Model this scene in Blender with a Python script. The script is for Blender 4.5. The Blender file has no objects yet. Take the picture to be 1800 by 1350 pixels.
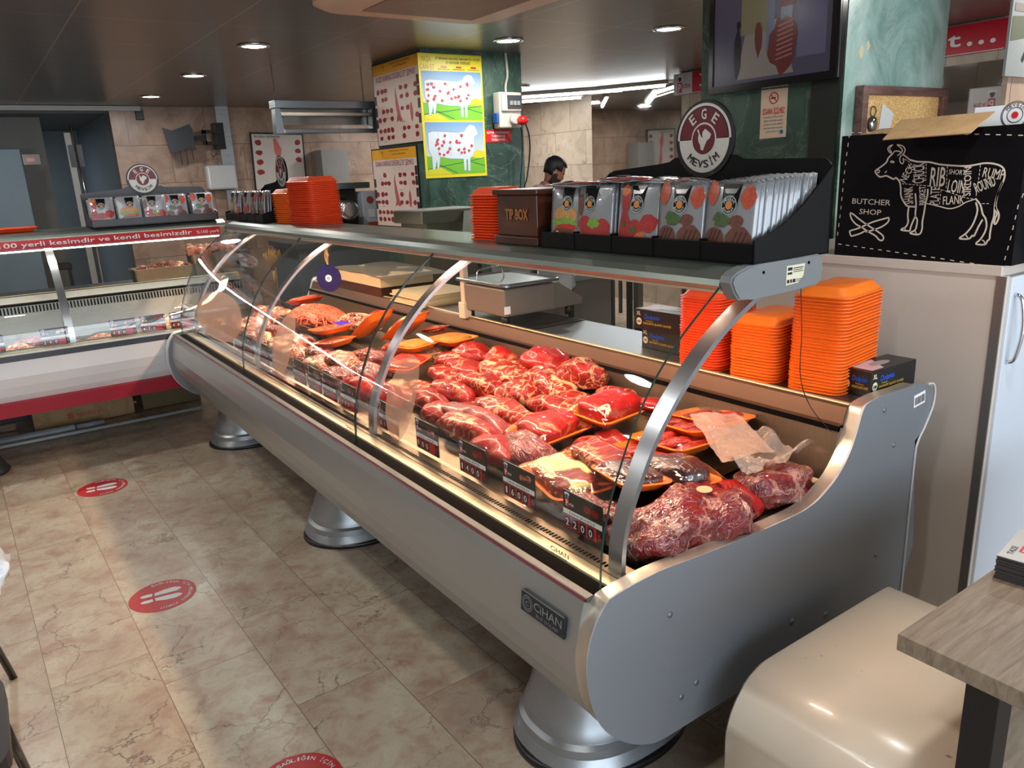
import bpy, bmesh, math, random
from mathutils import Vector, Matrix, Euler, noise
random.seed(7)
S = bpy.context.scene
C = S.collection
PI = math.pi

# ---------------------------------------------------------------- camera, light, exposure
def make_camera():
    a, b, c = [math.radians(v) for v in (34.404, 15.504, -2.650)]
    fw = Vector((math.sin(a)*math.cos(b), math.cos(a)*math.cos(b), -math.sin(b)))
    rt = Vector((math.cos(a), -math.sin(a), 0)); up = rt.cross(fw)
    r2 = math.cos(c)*rt + math.sin(c)*up; u2 = -math.sin(c)*rt + math.cos(c)*up
    cam = bpy.data.cameras.new('camera'); o = bpy.data.objects.new('camera', cam); C.objects.link(o)
    m = Matrix((r2, u2, -fw)).transposed().to_4x4(); m.translation = Vector((0, 0, 1.55)); o.matrix_world = m
    cam.sensor_width = 36; cam.lens = 36*1344.1/1800; cam.clip_start = .02
    S.camera = o
make_camera()
S.view_settings.view_transform = 'Standard'; S.view_settings.look = 'None'; S.view_settings.gamma = 1
S.view_settings.use_curve_mapping = False; S.view_settings.exposure = 0.36
S.cycles.transparent_max_bounces = 32; S.cycles.max_bounces = 8; S.cycles.sample_clamp_indirect = 4
S.cycles.caustics_reflective = False; S.cycles.caustics_refractive = False
w = bpy.data.worlds.new('daylight'); S.world = w; w.use_nodes = True
w.node_tree.nodes['Background'].inputs[0].default_value = (.72, .86, 1, 1)
w.node_tree.nodes['Background'].inputs[1].default_value = 1.5
def area(name, loc, rot, sx, sy, power, col=(1, 1, 1), shape='RECTANGLE', spread=None):
    l = bpy.data.lights.new(name, 'AREA'); l.shape = shape; l.size = sx; l.size_y = sy; l.energy = power; l.color = col
    if spread: l.spread = spread
    o = bpy.data.objects.new(name, l); C.objects.link(o); o.location = loc; o.rotation_euler = rot
    return o
CEIL = 2.4
WARM = (1, .62, .42)
area('shopfront_daylight', (.85, -2.9, 1.35), (PI/2, 0, 0), 7.3, 2.0, 150, (.80, .90, 1))
area('display_lamp_light', (1.40, 3.0, 1.262), (0, math.radians(8), 0), .05, 3.6, 34, (1, .68, .47))
area('corner_lamp_light', (.3, 5.36, 1.235), (math.radians(-8), 0, 0), 2.7, .04, 14, (1, .97, .86))
DOWN = [(1.72, 5.25), (1.70, 6.75), (1.68, 8.34), (3.96, 3.80), (3.20, 4.53), (5.70, 8.10), (5.05, 3.9),
        (5.0, 6.9), (4.5, 8.4), (-.3, 5.25), (1.72, 3.0), (.2, 2.6), (1.9, .6), (-.2, .4), (-1.6, 3.8), (3.9, 1.2)]
for x, y in DOWN:
    area('downlight_light', (x, y, CEIL-.03), (0, 0, 0), .15, .15, 9.5, (1, .97, .92), 'DISK')
area('added_passage_light', (-.2, 11.2, CEIL-.12), (0, 0, 0), .5, .5, 14, (.86, .94, 1))  # added lamp out of view, brightens the passage walls

# ---------------------------------------------------------------- object helpers
def thing(name, label, cat, loc=(0, 0, 0), rz=0, group=None):
    o = bpy.data.objects.new(name, None); C.objects.link(o); o.empty_display_size = .05
    o.location = loc; o.rotation_euler = (0, 0, rz); o['label'] = label; o['category'] = cat
    if group: o['group'] = group
    return o
def part(name, bm, mats, parent=None, smooth=False, angle=None, local=False, label=None):
    if isinstance(bm, bmesh.types.BMesh):
        bmesh.ops.recalc_face_normals(bm, faces=bm.faces)
        me = bpy.data.meshes.new(name); bm.to_mesh(me); bm.free()
    else:
        me = bm
    if not isinstance(mats, (list, tuple)): mats = [mats]
    if len(me.materials) == 0:
        for m in mats: me.materials.append(m)
    if smooth: me.shade_smooth()
    if angle is not None:
        me.set_sharp_from_angle(angle=math.radians(angle)) if smooth else None
    o = bpy.data.objects.new(name, me); C.objects.link(o)
    if parent is not None:
        if not local:
            p = parent; m = Matrix.Identity(4)
            while p is not None:
                m = p.matrix_basis @ m; p = p.parent
            me.transform(m.inverted())
        o.parent = parent
    if label: o['label'] = label
    return o
def tag(o, label, cat, group=None):
    o['label'] = label; o['category'] = cat
    if group: o['group'] = group
    return o
def solo(name, bm, mats, label, cat, group=None, **k):
    return tag(part(name, bm, mats, None, **k), label, cat, group)
def struct(name, bm, mats, parent=None, **k):
    o = part(name, bm, mats, parent, **k)
    if parent is None: o['kind'] = 'structure'
    return o
def copy_tree(o, parent=None):
    c = o.copy(); C.objects.link(c); c.parent = parent
    for ch in o.children: copy_tree(ch, c)
    return c
def place(proto, first, loc, rot=(0, 0, 0), label=None, group=None, scale=None):
    r = proto if first else copy_tree(proto)
    r.location = loc; r.rotation_euler = rot
    if scale: r.scale = (scale,)*3 if not isinstance(scale, tuple) else scale
    if label: r['label'] = label
    if group: r['group'] = group
    return r

# ---------------------------------------------------------------- mesh helpers
def NB(): return bmesh.new()
def box(bm, x0, x1, y0, y1, z0, z1, r=0, seg=2, mi=0, M=None):
    v = [bm.verts.new((x, y, z)) for x in (x0, x1) for y in (y0, y1) for z in (z0, z1)]
    f = [bm.faces.new([v[i] for i in q]) for q in ((0, 1, 3, 2), (4, 6, 7, 5), (0, 4, 5, 1), (2, 3, 7, 6), (0, 2, 6, 4), (1, 5, 7, 3))]
    for g in f: g.material_index = mi
    if r:
        e = list({e for g in f for e in g.edges})
        res = bmesh.ops.bevel(bm, geom=e, offset=r, segments=seg, affect='EDGES', profile=.5)
        for g in res['faces']: g.material_index = mi
        v = list({x for g in res['faces'] for x in g.verts} | {x for x in v if x.is_valid})
    if M is not None: bmesh.ops.transform(bm, matrix=M, verts=[x for x in v if x.is_valid])
    return v
def B(x0, x1, y0, y1, z0, z1, r=0, seg=2):
    bm = NB(); box(bm, x0, x1, y0, y1, z0, z1, r, seg); return bm
def sweep(bm, prof, s0, s1, A, closed=True, caps=True, mi=0):
    """profile points (d, z) carried along s by the mapping A(d, s, z)"""
    a = [bm.verts.new(A(d, s0, z)) for d, z in prof]; b = [bm.verts.new(A(d, s1, z)) for d, z in prof]
    n = len(prof)
    for i in range(n if closed else n-1):
        f = bm.faces.new((a[i], a[(i+1) % n], b[(i+1) % n], b[i])); f.material_index = mi
    if closed and caps:
        for l in (a, b):
            f = bm.faces.new(l); f.material_index = mi
def tube(bm, pts, r, seg=8, cap=True, mi=0):
    pts = [Vector(p) for p in pts]; rings = []
    rr = r if isinstance(r, (list, tuple)) else [r]*len(pts)
    t = (pts[1]-pts[0]).normalized(); u = t.orthogonal().normalized()
    for i, p in enumerate(pts):
        t2 = (pts[min(i+1, len(pts)-1)]-pts[max(i-1, 0)]).normalized()
        u = (u - t2*u.dot(t2)).normalized(); v = t2.cross(u)
        rings.append([bm.verts.new(p+(u*math.cos(2*PI*k/seg)+v*math.sin(2*PI*k/seg))*rr[i]) for k in range(seg)])
    for i in range(len(pts)-1):
        for k in range(seg):
            f = bm.faces.new((rings[i][k], rings[i][(k+1) % seg], rings[i+1][(k+1) % seg], rings[i+1][k])); f.material_index = mi; f.smooth = True
    if cap:
        for l in (rings[0], rings[-1]):
            f = bm.faces.new(l); f.material_index = mi
def lathe(bm, prof, c=(0, 0, 0), seg=32, sx=1, sy=1, cap=True, mi=0, axis='z'):
    """prof: (radius, height)"""
    rings = []
    for r, z in prof:
        ring = []
        for k in range(seg):
            q = 2*PI*k/seg; a, b = r*math.cos(q)*sx, r*math.sin(q)*sy
            p = {'z': (a, b, z), 'x': (z, a, b), 'y': (a, z, b)}[axis]
            ring.append(bm.verts.new((c[0]+p[0], c[1]+p[1], c[2]+p[2])))
        rings.append(ring)
    for i in range(len(rings)-1):
        for k in range(seg):
            f = bm.faces.new((rings[i][k], rings[i][(k+1) % seg], rings[i+1][(k+1) % seg], rings[i+1][k])); f.smooth = True; f.material_index = mi
    if cap:
        for l in (rings[0], rings[-1]):
            f = bm.faces.new(l); f.material_index = mi
def prism(bm, pts, t0, t1, A, mi=0):
    """flat outline pts (u, v) given thickness t0..t1 by the mapping A(u, v, t)"""
    a = [bm.verts.new(A(u, v, t0)) for u, v in pts]; b = [bm.verts.new(A(u, v, t1)) for u, v in pts]
    n = len(pts)
    for i in range(n):
        f = bm.faces.new((a[i], a[(i+1) % n], b[(i+1) % n], b[i])); f.material_index = mi
    for l in (a, b):
        f = bm.faces.new(l); f.material_index = mi
def rrect(u0, u1, v0, v1, r, n=4):
    out = []
    for cx, cy, a0 in ((u1-r, v1-r, 0), (u0+r, v1-r, 90), (u0+r, v0+r, 180), (u1-r, v0+r, 270)):
        for k in range(n+1):
            a = math.radians(a0+90*k/n); out.append((cx+r*math.cos(a), cy+r*math.sin(a)))
    return out
def disc(cx, cy, r, n=32, ry=None):
    return [(cx+r*math.cos(2*PI*k/n), cy+(ry or r)*math.sin(2*PI*k/n)) for k in range(n)]
def spline(pts, n=6):
    """smooth curve through points (tuples of any size)"""
    out = []
    P = [pts[0]]+list(pts)+[pts[-1]]
    for i in range(1, len(P)-2):
        for k in range(n):
            t = k/n; a, b, c, d = P[i-1], P[i], P[i+1], P[i+2]
            out.append(tuple(.5*((2*b[j])+(-a[j]+c[j])*t+(2*a[j]-5*b[j]+4*c[j]-d[j])*t*t+(-a[j]+3*b[j]-3*c[j]+d[j])*t**3) for j in range(len(b))))
    out.append(tuple(pts[-1])); return out
# frames for things lying on a plane: mapping (u, v, t) -> world; u right, v up as seen from the front, t towards the viewer
def F(o, u, v):
    o, u, v = Vector(o), Vector(u).normalized(), Vector(v).normalized(); n = u.cross(v)
    return lambda a, b, t=0: o+u*a+v*b+n*t
_glyph = {}
def glyph(s, bold=False):
    """mesh of a string: height ~0.72 for capitals, origin left baseline"""
    if s in _glyph: return _glyph[s]
    cu = bpy.data.curves.new('t', 'FONT'); cu.body = s; cu.size = 1; cu.resolution_u = 2
    o = bpy.data.objects.new('t', cu); C.objects.link(o)
    dg = bpy.context.evaluated_depsgraph_get(); me = bpy.data.meshes.new_from_object(o.evaluated_get(dg))
    vs = [(v.co.x, v.co.y) for v in me.vertices]; fs = [tuple(p.vertices) for p in me.polygons]
    bpy.data.objects.remove(o); bpy.data.curves.remove(cu); bpy.data.meshes.remove(me)
    w = (min(v[0] for v in vs), max(v[0] for v in vs)) if vs else (0, .3)
    _glyph[s] = (vs, fs, w); return _glyph[s]
def text(bm, s, A, u, v, h, width=None, t=.0006, align='l', mi=0, rot=0, bold=0, shear=0):
    """flat lettering; h is the capital height, width squeezes the whole string to a width"""
    vs, fs, (w0, w1) = glyph(s)
    k = h/.73; kx = k if width is None else width/max(w1-w0, 1e-6)
    off = {'l': 0, 'c': -(w1-w0)*kx/2, 'r': -(w1-w0)*kx}[align]
    cr, sr = math.cos(rot), math.sin(rot)
    for q, (dx, dy) in enumerate([(0, 0)] if not bold else [(0, 0), (bold, 0), (0, bold), (bold, bold)]):
        vv = []; t += .00012 if q else 0
        for a, b in vs:
            p, q = (a-w0)*kx+off+dx*h+b*k*shear, b*k+dy*h
            vv.append(bm.verts.new(A(u+p*cr-q*sr, v+p*sr+q*cr, t)))
        for f in fs:
            try:
                g = bm.faces.new([vv[i] for i in f]); g.material_index = mi
            except ValueError: pass
def arctext(bm, s, A, cu, cv, r, h, a0, a1, inward=False, t=.0006, mi=0, bold=0, wf=.8):
    """letters spread between the angles a0..a1 (degrees) round a centre"""
    n = len(s)
    for i, ch in enumerate(s):
        if ch == ' ': continue
        a = math.radians(a0+(a1-a0)*(i+.5)/n)
        rot = a-PI/2 if not inward else a+PI/2
        rr = r if not inward else r+h
        w = h*wf*(.35 if ch in 'iI1İ!.' else 1)
        text(bm, ch, A, cu+rr*math.cos(a)-(w/2)*math.cos(rot), cv+rr*math.sin(a)-(w/2)*math.sin(rot), h, w, t, 'l', mi, rot, bold)

# ---------------------------------------------------------------- materials
class NT:
    def __init__(s, name):
        s.m = bpy.data.materials.new(name); s.m.use_nodes = True; s.t = s.m.node_tree; s.p = s.t.nodes['Principled BSDF']
        s.out = s.t.nodes['Material Output']
    def n(s, typ, ins=None, **k):
        o = s.t.nodes.new(typ)
        for a, b in k.items(): setattr(o, a, b)
        for a, b in (ins or {}).items(): s.set(o.inputs[a], b)
        return o
    def set(s, inp, b):
        if isinstance(b, bpy.types.NodeSocket): s.t.links.new(b, inp)
        elif isinstance(b, bpy.types.Node): s.t.links.new(b.outputs[0], inp)
        else:
            if isinstance(b, (tuple, list)) and len(b) == 3 and inp.type == 'RGBA': b = (*b, 1)
            inp.default_value = b
    def coord(s, scale=(1, 1, 1), rot=(0, 0, 0), loc=(0, 0, 0), kind='Object'):
        c = s.n('ShaderNodeTexCoord'); return s.n('ShaderNodeMapping', {0: c.outputs[kind], 1: loc, 2: rot, 3: scale}).outputs[0]
    def noise(s, v, scale, detail=4, rough=.5, dist=0):
        o = s.n('ShaderNodeTexNoise', {'Vector': v, 'Scale': scale, 'Detail': detail, 'Roughness': rough, 'Distortion': dist}); return o.outputs[0]
    def ramp(s, f, stops, interp='LINEAR'):
        r = s.n('ShaderNodeValToRGB', {0: f}); e = r.color_ramp; e.interpolation = interp
        while len(e.elements) < len(stops): e.elements.new(.5)
        for q, (p, c) in zip(e.elements, stops):
            q.position = p; q.color = (*c, 1) if len(c) == 3 else c
        return r.outputs[0]
    def mix(s, f, a, b, mode='MIX'):
        m = s.n('ShaderNodeMix', data_type='RGBA', blend_type=mode)
        s.set(m.inputs[0], f); s.set(m.inputs[6], a); s.set(m.inputs[7], b); return m.outputs[2]
    def math(s, op, a, b=0):
        m = s.n('ShaderNodeMath', operation=op); s.set(m.inputs[0], a); s.set(m.inputs[1], b); return m.outputs[0]
    def bump(s, h, strength=.3, dist=.01):
        s.set(s.p.inputs['Normal'], s.n('ShaderNodeBump', {'Height': h, 'Strength': strength, 'Distance': dist}).outputs[0])
    def P(s, **k):
        for a, b in k.items():
            s.set(s.p.inputs[{'col': 'Base Color', 'rough': 'Roughness', 'metal': 'Metallic', 'spec': 'Specular IOR Level', 'coat': 'Coat Weight',
                              'coatr': 'Coat Roughness', 'em': 'Emission Color', 'es': 'Emission Strength', 'sss': 'Subsurface Weight', 'alpha': 'Alpha', 'trans': 'Transmission Weight'}[a]], b)
        return s.m
def lin(h):
    """sRGB 0-255 triple to linear"""
    return tuple(((c/255)/12.92 if c/255 <= .04045 else ((c/255+.055)/1.055)**2.4) for c in h)
def rgb(*h): return lin(h)
_mats = {}
def flat(name, col, rough=.5, metal=0, coat=0, var=.08, scale=6, bump=0, es=0):
    if name in _mats: return _mats[name]
    m = NT(name); v = m.coord(); n = m.noise(v, scale, 3)
    c = m.mix(n, tuple(x*(1-var) for x in col), tuple(min(1, x*(1+var)) for x in col))
    m.P(col=c, rough=rough, metal=metal, coat=coat)
    if bump: m.bump(m.noise(v, 60, 2), bump, .002)
    if es: m.P(em=col, es=es)
    _mats[name] = m.m; return m.m
def brushed(name, col, rough=.3, axis=(1, 60, 1), metal=1, amt=.15):
    m = NT(name); n = m.noise(m.coord(axis), 8, 3)
    m.P(col=m.mix(n, tuple(x*(1-amt) for x in col), tuple(min(1, x*(1+amt)) for x in col)), metal=metal,
        rough=m.n('ShaderNodeMapRange', {0: n, 3: rough*.7, 4: rough*1.4}).outputs[0])
    m.bump(n, .05, .002); return m.m
def glassy(name, tint=(1, 1, 1), refl=.08, rough=.02, bump=0, bscale=30, haze=0, hcol=(1, 1, 1), ior=1.45):
    m = NT(name); t = m.t
    tr = m.n('ShaderNodeBsdfTransparent', {0: tint}); gl = m.n('ShaderNodeBsdfGlossy', {0: (1, 1, 1), 1: rough})
    lw = m.n('ShaderNodeLayerWeight', {0: .5}); fr = m.n('ShaderNodeMath', {0: m.math('MULTIPLY', m.math('POWER', lw.outputs[1], 5), .9), 1: .03}, operation='ADD')
    if bump:
        b = m.n('ShaderNodeBump', {'Height': m.noise(m.coord(), bscale, 3, .6, .6), 'Strength': bump, 'Distance': .02}).outputs[0]
        m.set(gl.inputs['Normal'], b); m.set(lw.inputs['Normal'], b)
    x = m.n('ShaderNodeMixShader', {0: m.math('MINIMUM', m.math('ADD', fr.outputs[0], refl), .9), 1: tr.outputs[0], 2: gl.outputs[0]})
    if haze:
        d = m.n('ShaderNodeBsdfDiffuse', {0: hcol}); x = m.n('ShaderNodeMixShader', {0: haze, 1: x.outputs[0], 2: d.outputs[0]})
    m.set(m.out.inputs[0], x.outputs[0]); return m.m
def lamp(name, col, strength):
    m = NT(name); return m.P(col=(.8, .8, .8), em=col, es=strength)
# ---------------------------------------------------------------- setting materials
def m_floor():
    m = NT('floor_marble'); v = m.coord(rot=(0, 0, math.radians(90-1.3)), loc=(.02, .0, 0))
    br = m.n('ShaderNodeTexBrick', {'Vector': v, 'Color1': (.2, .2, .2), 'Color2': (.8, .8, .8), 'Mortar': (0, 0, 0), 'Scale': 1, 'Mortar Size': .0012, 'Mortar Smooth': .3, 'Bias': 0, 'Brick Width': .60, 'Row Height': .300}, offset=.37)
    w = m.coord()
    # every slab gets its own patch of stone
    off = m.n('ShaderNodeVectorMath', {0: w, 1: m.n('ShaderNodeVectorMath', {0: br.outputs[0], 1: (7.3, 3.1, 9.7)}, operation='MULTIPLY').outputs[0]}, operation='ADD').outputs[0]
    n1 = m.noise(off, 2.6, 6, .6, .3); n2 = m.noise(off, 11, 6, .65, .4)
    base = m.ramp(n1, [(.28, rgb(162, 140, 126)), (.5, rgb(188, 173, 152)), (.72, rgb(204, 196, 174))])
    base = m.mix(m.ramp(n2, [(.45, (0, 0, 0)), (.75, (1, 1, 1))]), base, rgb(158, 118, 100))
    base = m.mix(m.math('MULTIPLY', br.outputs[0], .28), base, rgb(140, 124, 104))
    wv = m.n('ShaderNodeMix', {'Factor': .22}, data_type='RGBA'); m.set(wv.inputs[6], off); nn = m.n('ShaderNodeTexNoise', {'Vector': off, 'Scale': 3, 'Detail': 6, 'Roughness': .65}); m.set(wv.inputs[7], nn.outputs[1])
    def veins(sc, wdt):
        vo = m.n('ShaderNodeTexVoronoi', {'Vector': wv.outputs[2], 'Scale': sc}, feature='DISTANCE_TO_EDGE')
        return m.ramp(vo.outputs[0], [(0, (1, 1, 1)), (wdt, (0, 0, 0))])
    f = m.math('MULTIPLY', veins(5.5, .015), m.ramp(m.noise(off, 3.5, 3), [(.45, (0, 0, 0)), (.6, (1, 1, 1))]))
    base = m.mix(m.math('MULTIPLY', f, .8), base, rgb(84, 56, 46))
    f = m.math('MULTIPLY', veins(19, .028), m.ramp(m.noise(off, 5, 3), [(.5, (0, 0, 0)), (.68, (1, 1, 1))]))
    base = m.mix(m.math('MULTIPLY', f, .55), base, rgb(96, 62, 52))
    base = m.mix(br.outputs[1], base, rgb(96, 80, 66))
    m.P(col=base, rough=m.n('ShaderNodeMapRange', {0: n2, 3: .18, 4: .42}).outputs[0]); m.bump(br.outputs[1], -.15, .002)
    return m.m
def m_stonewall(name, a, b, c, vertical_axis_x=True, bw=.80, rh=.40, warm=0):
    m = NT(name); w = m.coord()
    v = m.coord(rot=(PI/2, 0, 0) if vertical_axis_x else (PI/2, 0, PI/2))
    sx = m.n('ShaderNodeSeparateXYZ', {0: w}); cm = m.n('ShaderNodeCombineXYZ', {0: sx.outputs[0 if vertical_axis_x else 1], 1: sx.outputs[2], 2: 0}).outputs[0]
    br = m.n('ShaderNodeTexBrick', {'Vector': cm, 'Color1': (.1, .1, .1), 'Color2': (.9, .9, .9), 'Mortar': (0, 0, 0), 'Scale': 1, 'Mortar Size': .003, 'Mortar Smooth': .2, 'Bias': 0, 'Brick Width': bw, 'Row Height': rh}, offset=.5)
    off = m.n('ShaderNodeVectorMath', {0: w, 1: m.n('ShaderNodeVectorMath', {0: br.outputs[0], 1: (5.3, 4.1, 3.7)}, operation='MULTIPLY').outputs[0]}, operation='ADD').outputs[0]
    n1 = m.noise(off, 3, 6, .6, .6)
    col = m.ramp(n1, [(.3, a), (.5, b), (.72, c)])
    nn = m.n('ShaderNodeTexNoise', {'Vector': off, 'Scale': 4, 'Detail': 5})
    wv = m.n('ShaderNodeMix', {'Factor': .3}, data_type='RGBA'); m.set(wv.inputs[6], off); m.set(wv.inputs[7], nn.outputs[1])
    vo = m.n('ShaderNodeTexVoronoi', {'Vector': wv.outputs[2], 'Scale': 5}, feature='DISTANCE_TO_EDGE')
    f = m.math('MULTIPLY', m.ramp(vo.outputs[0], [(0, (1, 1, 1)), (.03, (0, 0, 0))]), m.ramp(m.noise(off, 2.5, 3), [(.42, (0, 0, 0)), (.6, (1, 1, 1))]))
    col = m.mix(m.math('MULTIPLY', f, .55), col, tuple(x*.35 for x in a))
    col = m.mix(br.outputs[1], col, tuple(x*.45 for x in a))
    m.P(col=col, rough=.35); return m.m
def m_ceiling():
    m = NT('ceiling_panels'); v = m.coord(loc=(.112, -.05, 0))
    br = m.n('ShaderNodeTexBrick', {'Vector': v, 'Color1': (.3, .3, .3), 'Color2': (.7, .7, .7), 'Mortar': (1, 1, 1), 'Scale': 1, 'Mortar Size': .0035, 'Mortar Smooth': .1, 'Bias': 0, 'Brick Width': .74, 'Row Height': .77}, offset=0)
    n = m.noise(m.coord((1, 12, 1)), 5, 3)
    col = m.mix(n, rgb(114, 110, 106), rgb(126, 121, 115))
    col = m.mix(m.math('MULTIPLY', br.outputs[1], .8), col, rgb(196, 184, 170))
    m.P(col=col, rough=.30, metal=.55); m.bump(br.outputs[1], -.3, .003); return m.m
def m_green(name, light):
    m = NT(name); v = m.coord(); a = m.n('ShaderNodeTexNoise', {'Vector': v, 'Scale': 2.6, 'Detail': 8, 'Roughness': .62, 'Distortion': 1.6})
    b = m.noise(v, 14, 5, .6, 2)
    if light: st = [(.32, rgb(116, 150, 136)), (.5, rgb(166, 194, 182)), (.7, rgb(206, 222, 214))]  # daylight on the column front is put into these paler greens
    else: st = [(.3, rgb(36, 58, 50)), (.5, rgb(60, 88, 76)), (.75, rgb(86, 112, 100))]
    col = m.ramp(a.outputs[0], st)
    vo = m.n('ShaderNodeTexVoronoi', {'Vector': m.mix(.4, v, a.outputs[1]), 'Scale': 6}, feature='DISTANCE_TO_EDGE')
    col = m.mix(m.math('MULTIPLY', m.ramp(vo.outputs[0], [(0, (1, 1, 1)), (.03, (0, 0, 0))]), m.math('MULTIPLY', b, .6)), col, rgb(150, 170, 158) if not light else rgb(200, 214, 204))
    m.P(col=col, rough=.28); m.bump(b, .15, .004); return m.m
def m_wood(name, c0, c1, c2, axis=(1, 14, 14), scale=3, rough=.45, rings=True):
    m = NT(name); v = m.coord(axis); n = m.noise(v, scale, 6, .6, .8); n2 = m.noise(m.coord(tuple(4*x for x in axis)), scale*2, 3)
    col = m.ramp(n, [(.3, c0), (.5, c1), (.7, c2)])
    col = m.mix(m.math('MULTIPLY', n2, .35), col, tuple(x*.5 for x in c0))
    m.P(col=col, rough=rough); m.bump(n2, .12, .001); return m.m
FLOOR = m_floor(); CEILM = m_ceiling()
PINK = m_stonewall('pink_marble_slabs', rgb(140, 112, 98), rgb(168, 142, 124), rgb(186, 164, 144), True)
CREAM = m_stonewall('cream_marble_slabs', rgb(152, 136, 120), rgb(176, 160, 142), rgb(188, 174, 158), False, .6, .4)
GREEN = m_green('dark_green_marble', False); GREEN_LIT = m_green('daylit_green_marble', True)
COLD = flat('cold_room_panel', rgb(112, 122, 128), .45); COLDD = flat('cold_room_ceiling', rgb(96, 102, 104), .6)
ALU = brushed('aluminium', rgb(186, 188, 190), .3, (1, 1, 30)); ALUY = flat('canopy_grey_green', rgb(146, 156, 148), .30, .75, var=.03)
STEEL = brushed('stainless_steel', rgb(182, 180, 176), .24, (2, 40, 2)); STEELX = brushed('stainless_steel_sheet', rgb(150, 155, 158), .33, (40, 2, 2))
BLACK = flat('black_plastic', rgb(22, 21, 22), .4); BLACKG = flat('black_gloss', rgb(14, 14, 16), .18)
WHITE = flat('white_plastic', rgb(222, 222, 218), .35); OFFW = flat('offwhite_enamel', rgb(206, 200, 190), .4)
RED = flat('red_print', rgb(190, 26, 44), .35); WHITEP = flat('white_print', rgb(236, 234, 232), .5)
MAROON = flat('maroon_print', rgb(104, 22, 36), .4); CHROME = brushed('chrome', rgb(210, 212, 215), .12, (1, 1, 1), 1, .02)
GREYP = flat('grey_plastic', rgb(118, 121, 124), .45); DGREY = flat('dark_grey_metal', rgb(58, 62, 66), .4, .3)
KRAFT = m_wood('brown_cardboard', rgb(168, 134, 92), rgb(186, 152, 108), rgb(196, 164, 120), (3, 3, 3), 4, .8)

# ---------------------------------------------------------------- the room
struct('floor', B(-3.2, 6.6, -3.0, 12.3, -.06, 0), FLOOR)
struct('ceiling', B(-3.2, 6.6, -3.0, 9.52, CEIL, CEIL+.06), CEILM)
struct('wall_back', B(1.45, 6.6, 9.36, 9.5, 0, CEIL), PINK)
struct('wall_right', B(6.40, 6.5, 5.5, 9.36, 0, CEIL), CREAM)
struct('wall_side', B(5.92, 6.40, -3.0, 5.5, 0, CEIL), CREAM)
struct('wall_left', B(-3.3, -3.2, -3.0, 12.3, 0, CEIL+.06), flat('plain_wall', rgb(196, 186, 172), .6))
bm = NB(); box(bm, -3.2, -2.9, -3.1, -3.0, 0, CEIL); box(bm, 4.6, 6.5, -3.1, -3.0, 0, CEIL); box(bm, -2.9, 4.6, -3.1, -3.0, 2.3, CEIL)
struct('wall_front', bm, flat('plain_wall', rgb(196, 186, 172), .6))
# shopfront window behind the viewer, open to the daylight
wf = bpy.data.objects.new('window_front', None); C.objects.link(wf); wf['kind'] = 'structure'
bm = NB()
for x in (-2.9, -1.3, .3, 1.85, 3.2, 4.55): box(bm, x, x+.05, -3.08, -3.02, 0, 2.3)
for z in (0, 2.25): box(bm, -2.9, 4.6, -3.08, -3.02, z, z+.05)
struct('window_frame', bm, ALU, wf)
struct('window_pane', B(-2.9, 4.6, -3.055, -3.05, .05, 2.25), glassy('shop_window_glass'), wf)
# corridor to the cold room at the far left
struct('wall_corridor', B(1.45, 1.55, 9.5, 12.3, 0, CEIL), flat('corridor_panel', rgb(126, 140, 150), .4, var=.04))
struct('wall_corridor_end', B(-3.2, 1.55, 12.2, 12.3, 0, CEIL), COLD)
struct('ceiling_corridor', B(-3.2, 1.5, 9.52, 12.3, CEIL-.06, CEIL), COLDD)
struct('trim_1', B(-3.2, 1.75, 9.30, 9.36, CEIL-.05, CEIL-.005), flat('pale_trim', rgb(190, 190, 184), .4))
struct('trim_2', B(2.52, 2.66, 9.30, 9.36, 0, CEIL), ALU)
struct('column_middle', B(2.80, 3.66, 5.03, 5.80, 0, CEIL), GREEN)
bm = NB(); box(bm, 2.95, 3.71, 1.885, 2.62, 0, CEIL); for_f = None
co = struct('column_right', bm, [GREEN, GREEN_LIT])
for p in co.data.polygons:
    if p.normal.y < -.5: p.material_index = 1  # front face takes the marble copy coloured as daylit
struct('trim_3', B(2.935, 2.95, 1.90, 2.02, 0, CEIL), flat('dark_stone_strip', rgb(30, 38, 34), .3))
struct('column_far_right', B(3.965, 4.6, 1.55, 1.57, 0, CEIL), PINK)
# mirror panels on the right wall
mi = NT('mirror_glass'); MIRROR = mi.P(col=(.62, .62, .60), metal=1, rough=.03)
solo('wall_mirror', B(6.385, 6.40, 5.55, 7.37, .9, CEIL-.02), MIRROR, 'tall frameless mirror on the far right wall left of the red banner', 'mirror')
solo('wall_mirror', B(5.905, 5.92, 1.9, 3.6, .9, 2.13), MIRROR, 'mirror panel under the right end of the red banner behind the right green column', 'mirror')

# ---------------------------------------------------------------- ceiling fittings
LAMPW = lamp('downlight_lens_light', (1, .98, .92), 12)
def downlight():
    t = thing('ceiling_downlight', 'round recessed ceiling downlight', 'ceiling light', (0, 0, 0))
    bm = NB(); lathe(bm, [(.078, -.004), (.082, -.012), (.10, -.010), (.105, -.002), (.078, .0)], seg=32, cap=False)
    part('trim_ring', bm, CHROME, t)
    bm = NB(); lathe(bm, [(0.001, -.006), (.078, -.006), (.078, -.002), (.001, -.002)], seg=32, cap=False); part('lens', bm, LAMPW, t, label='lit white lens')
    return t
dl = downlight()
DLAB = ['round lit downlight in the ceiling above the left display stand, nearest on that side', 'round lit downlight in the left ceiling row, middle of three', 'round lit downlight closest to the pink marble wall',
        'largest round lit downlight, right of the centre of the ceiling', 'round lit downlight between the ceiling cassette and the green column', 'round lit downlight in front of the fluorescent tubes',
        'round lit downlight just left of the hung television', 'lit downlight above the mirror near the fluorescent tubes', 'lit downlight behind the green column at the far wall',
        'lit downlight at the left edge of the picture']
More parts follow.
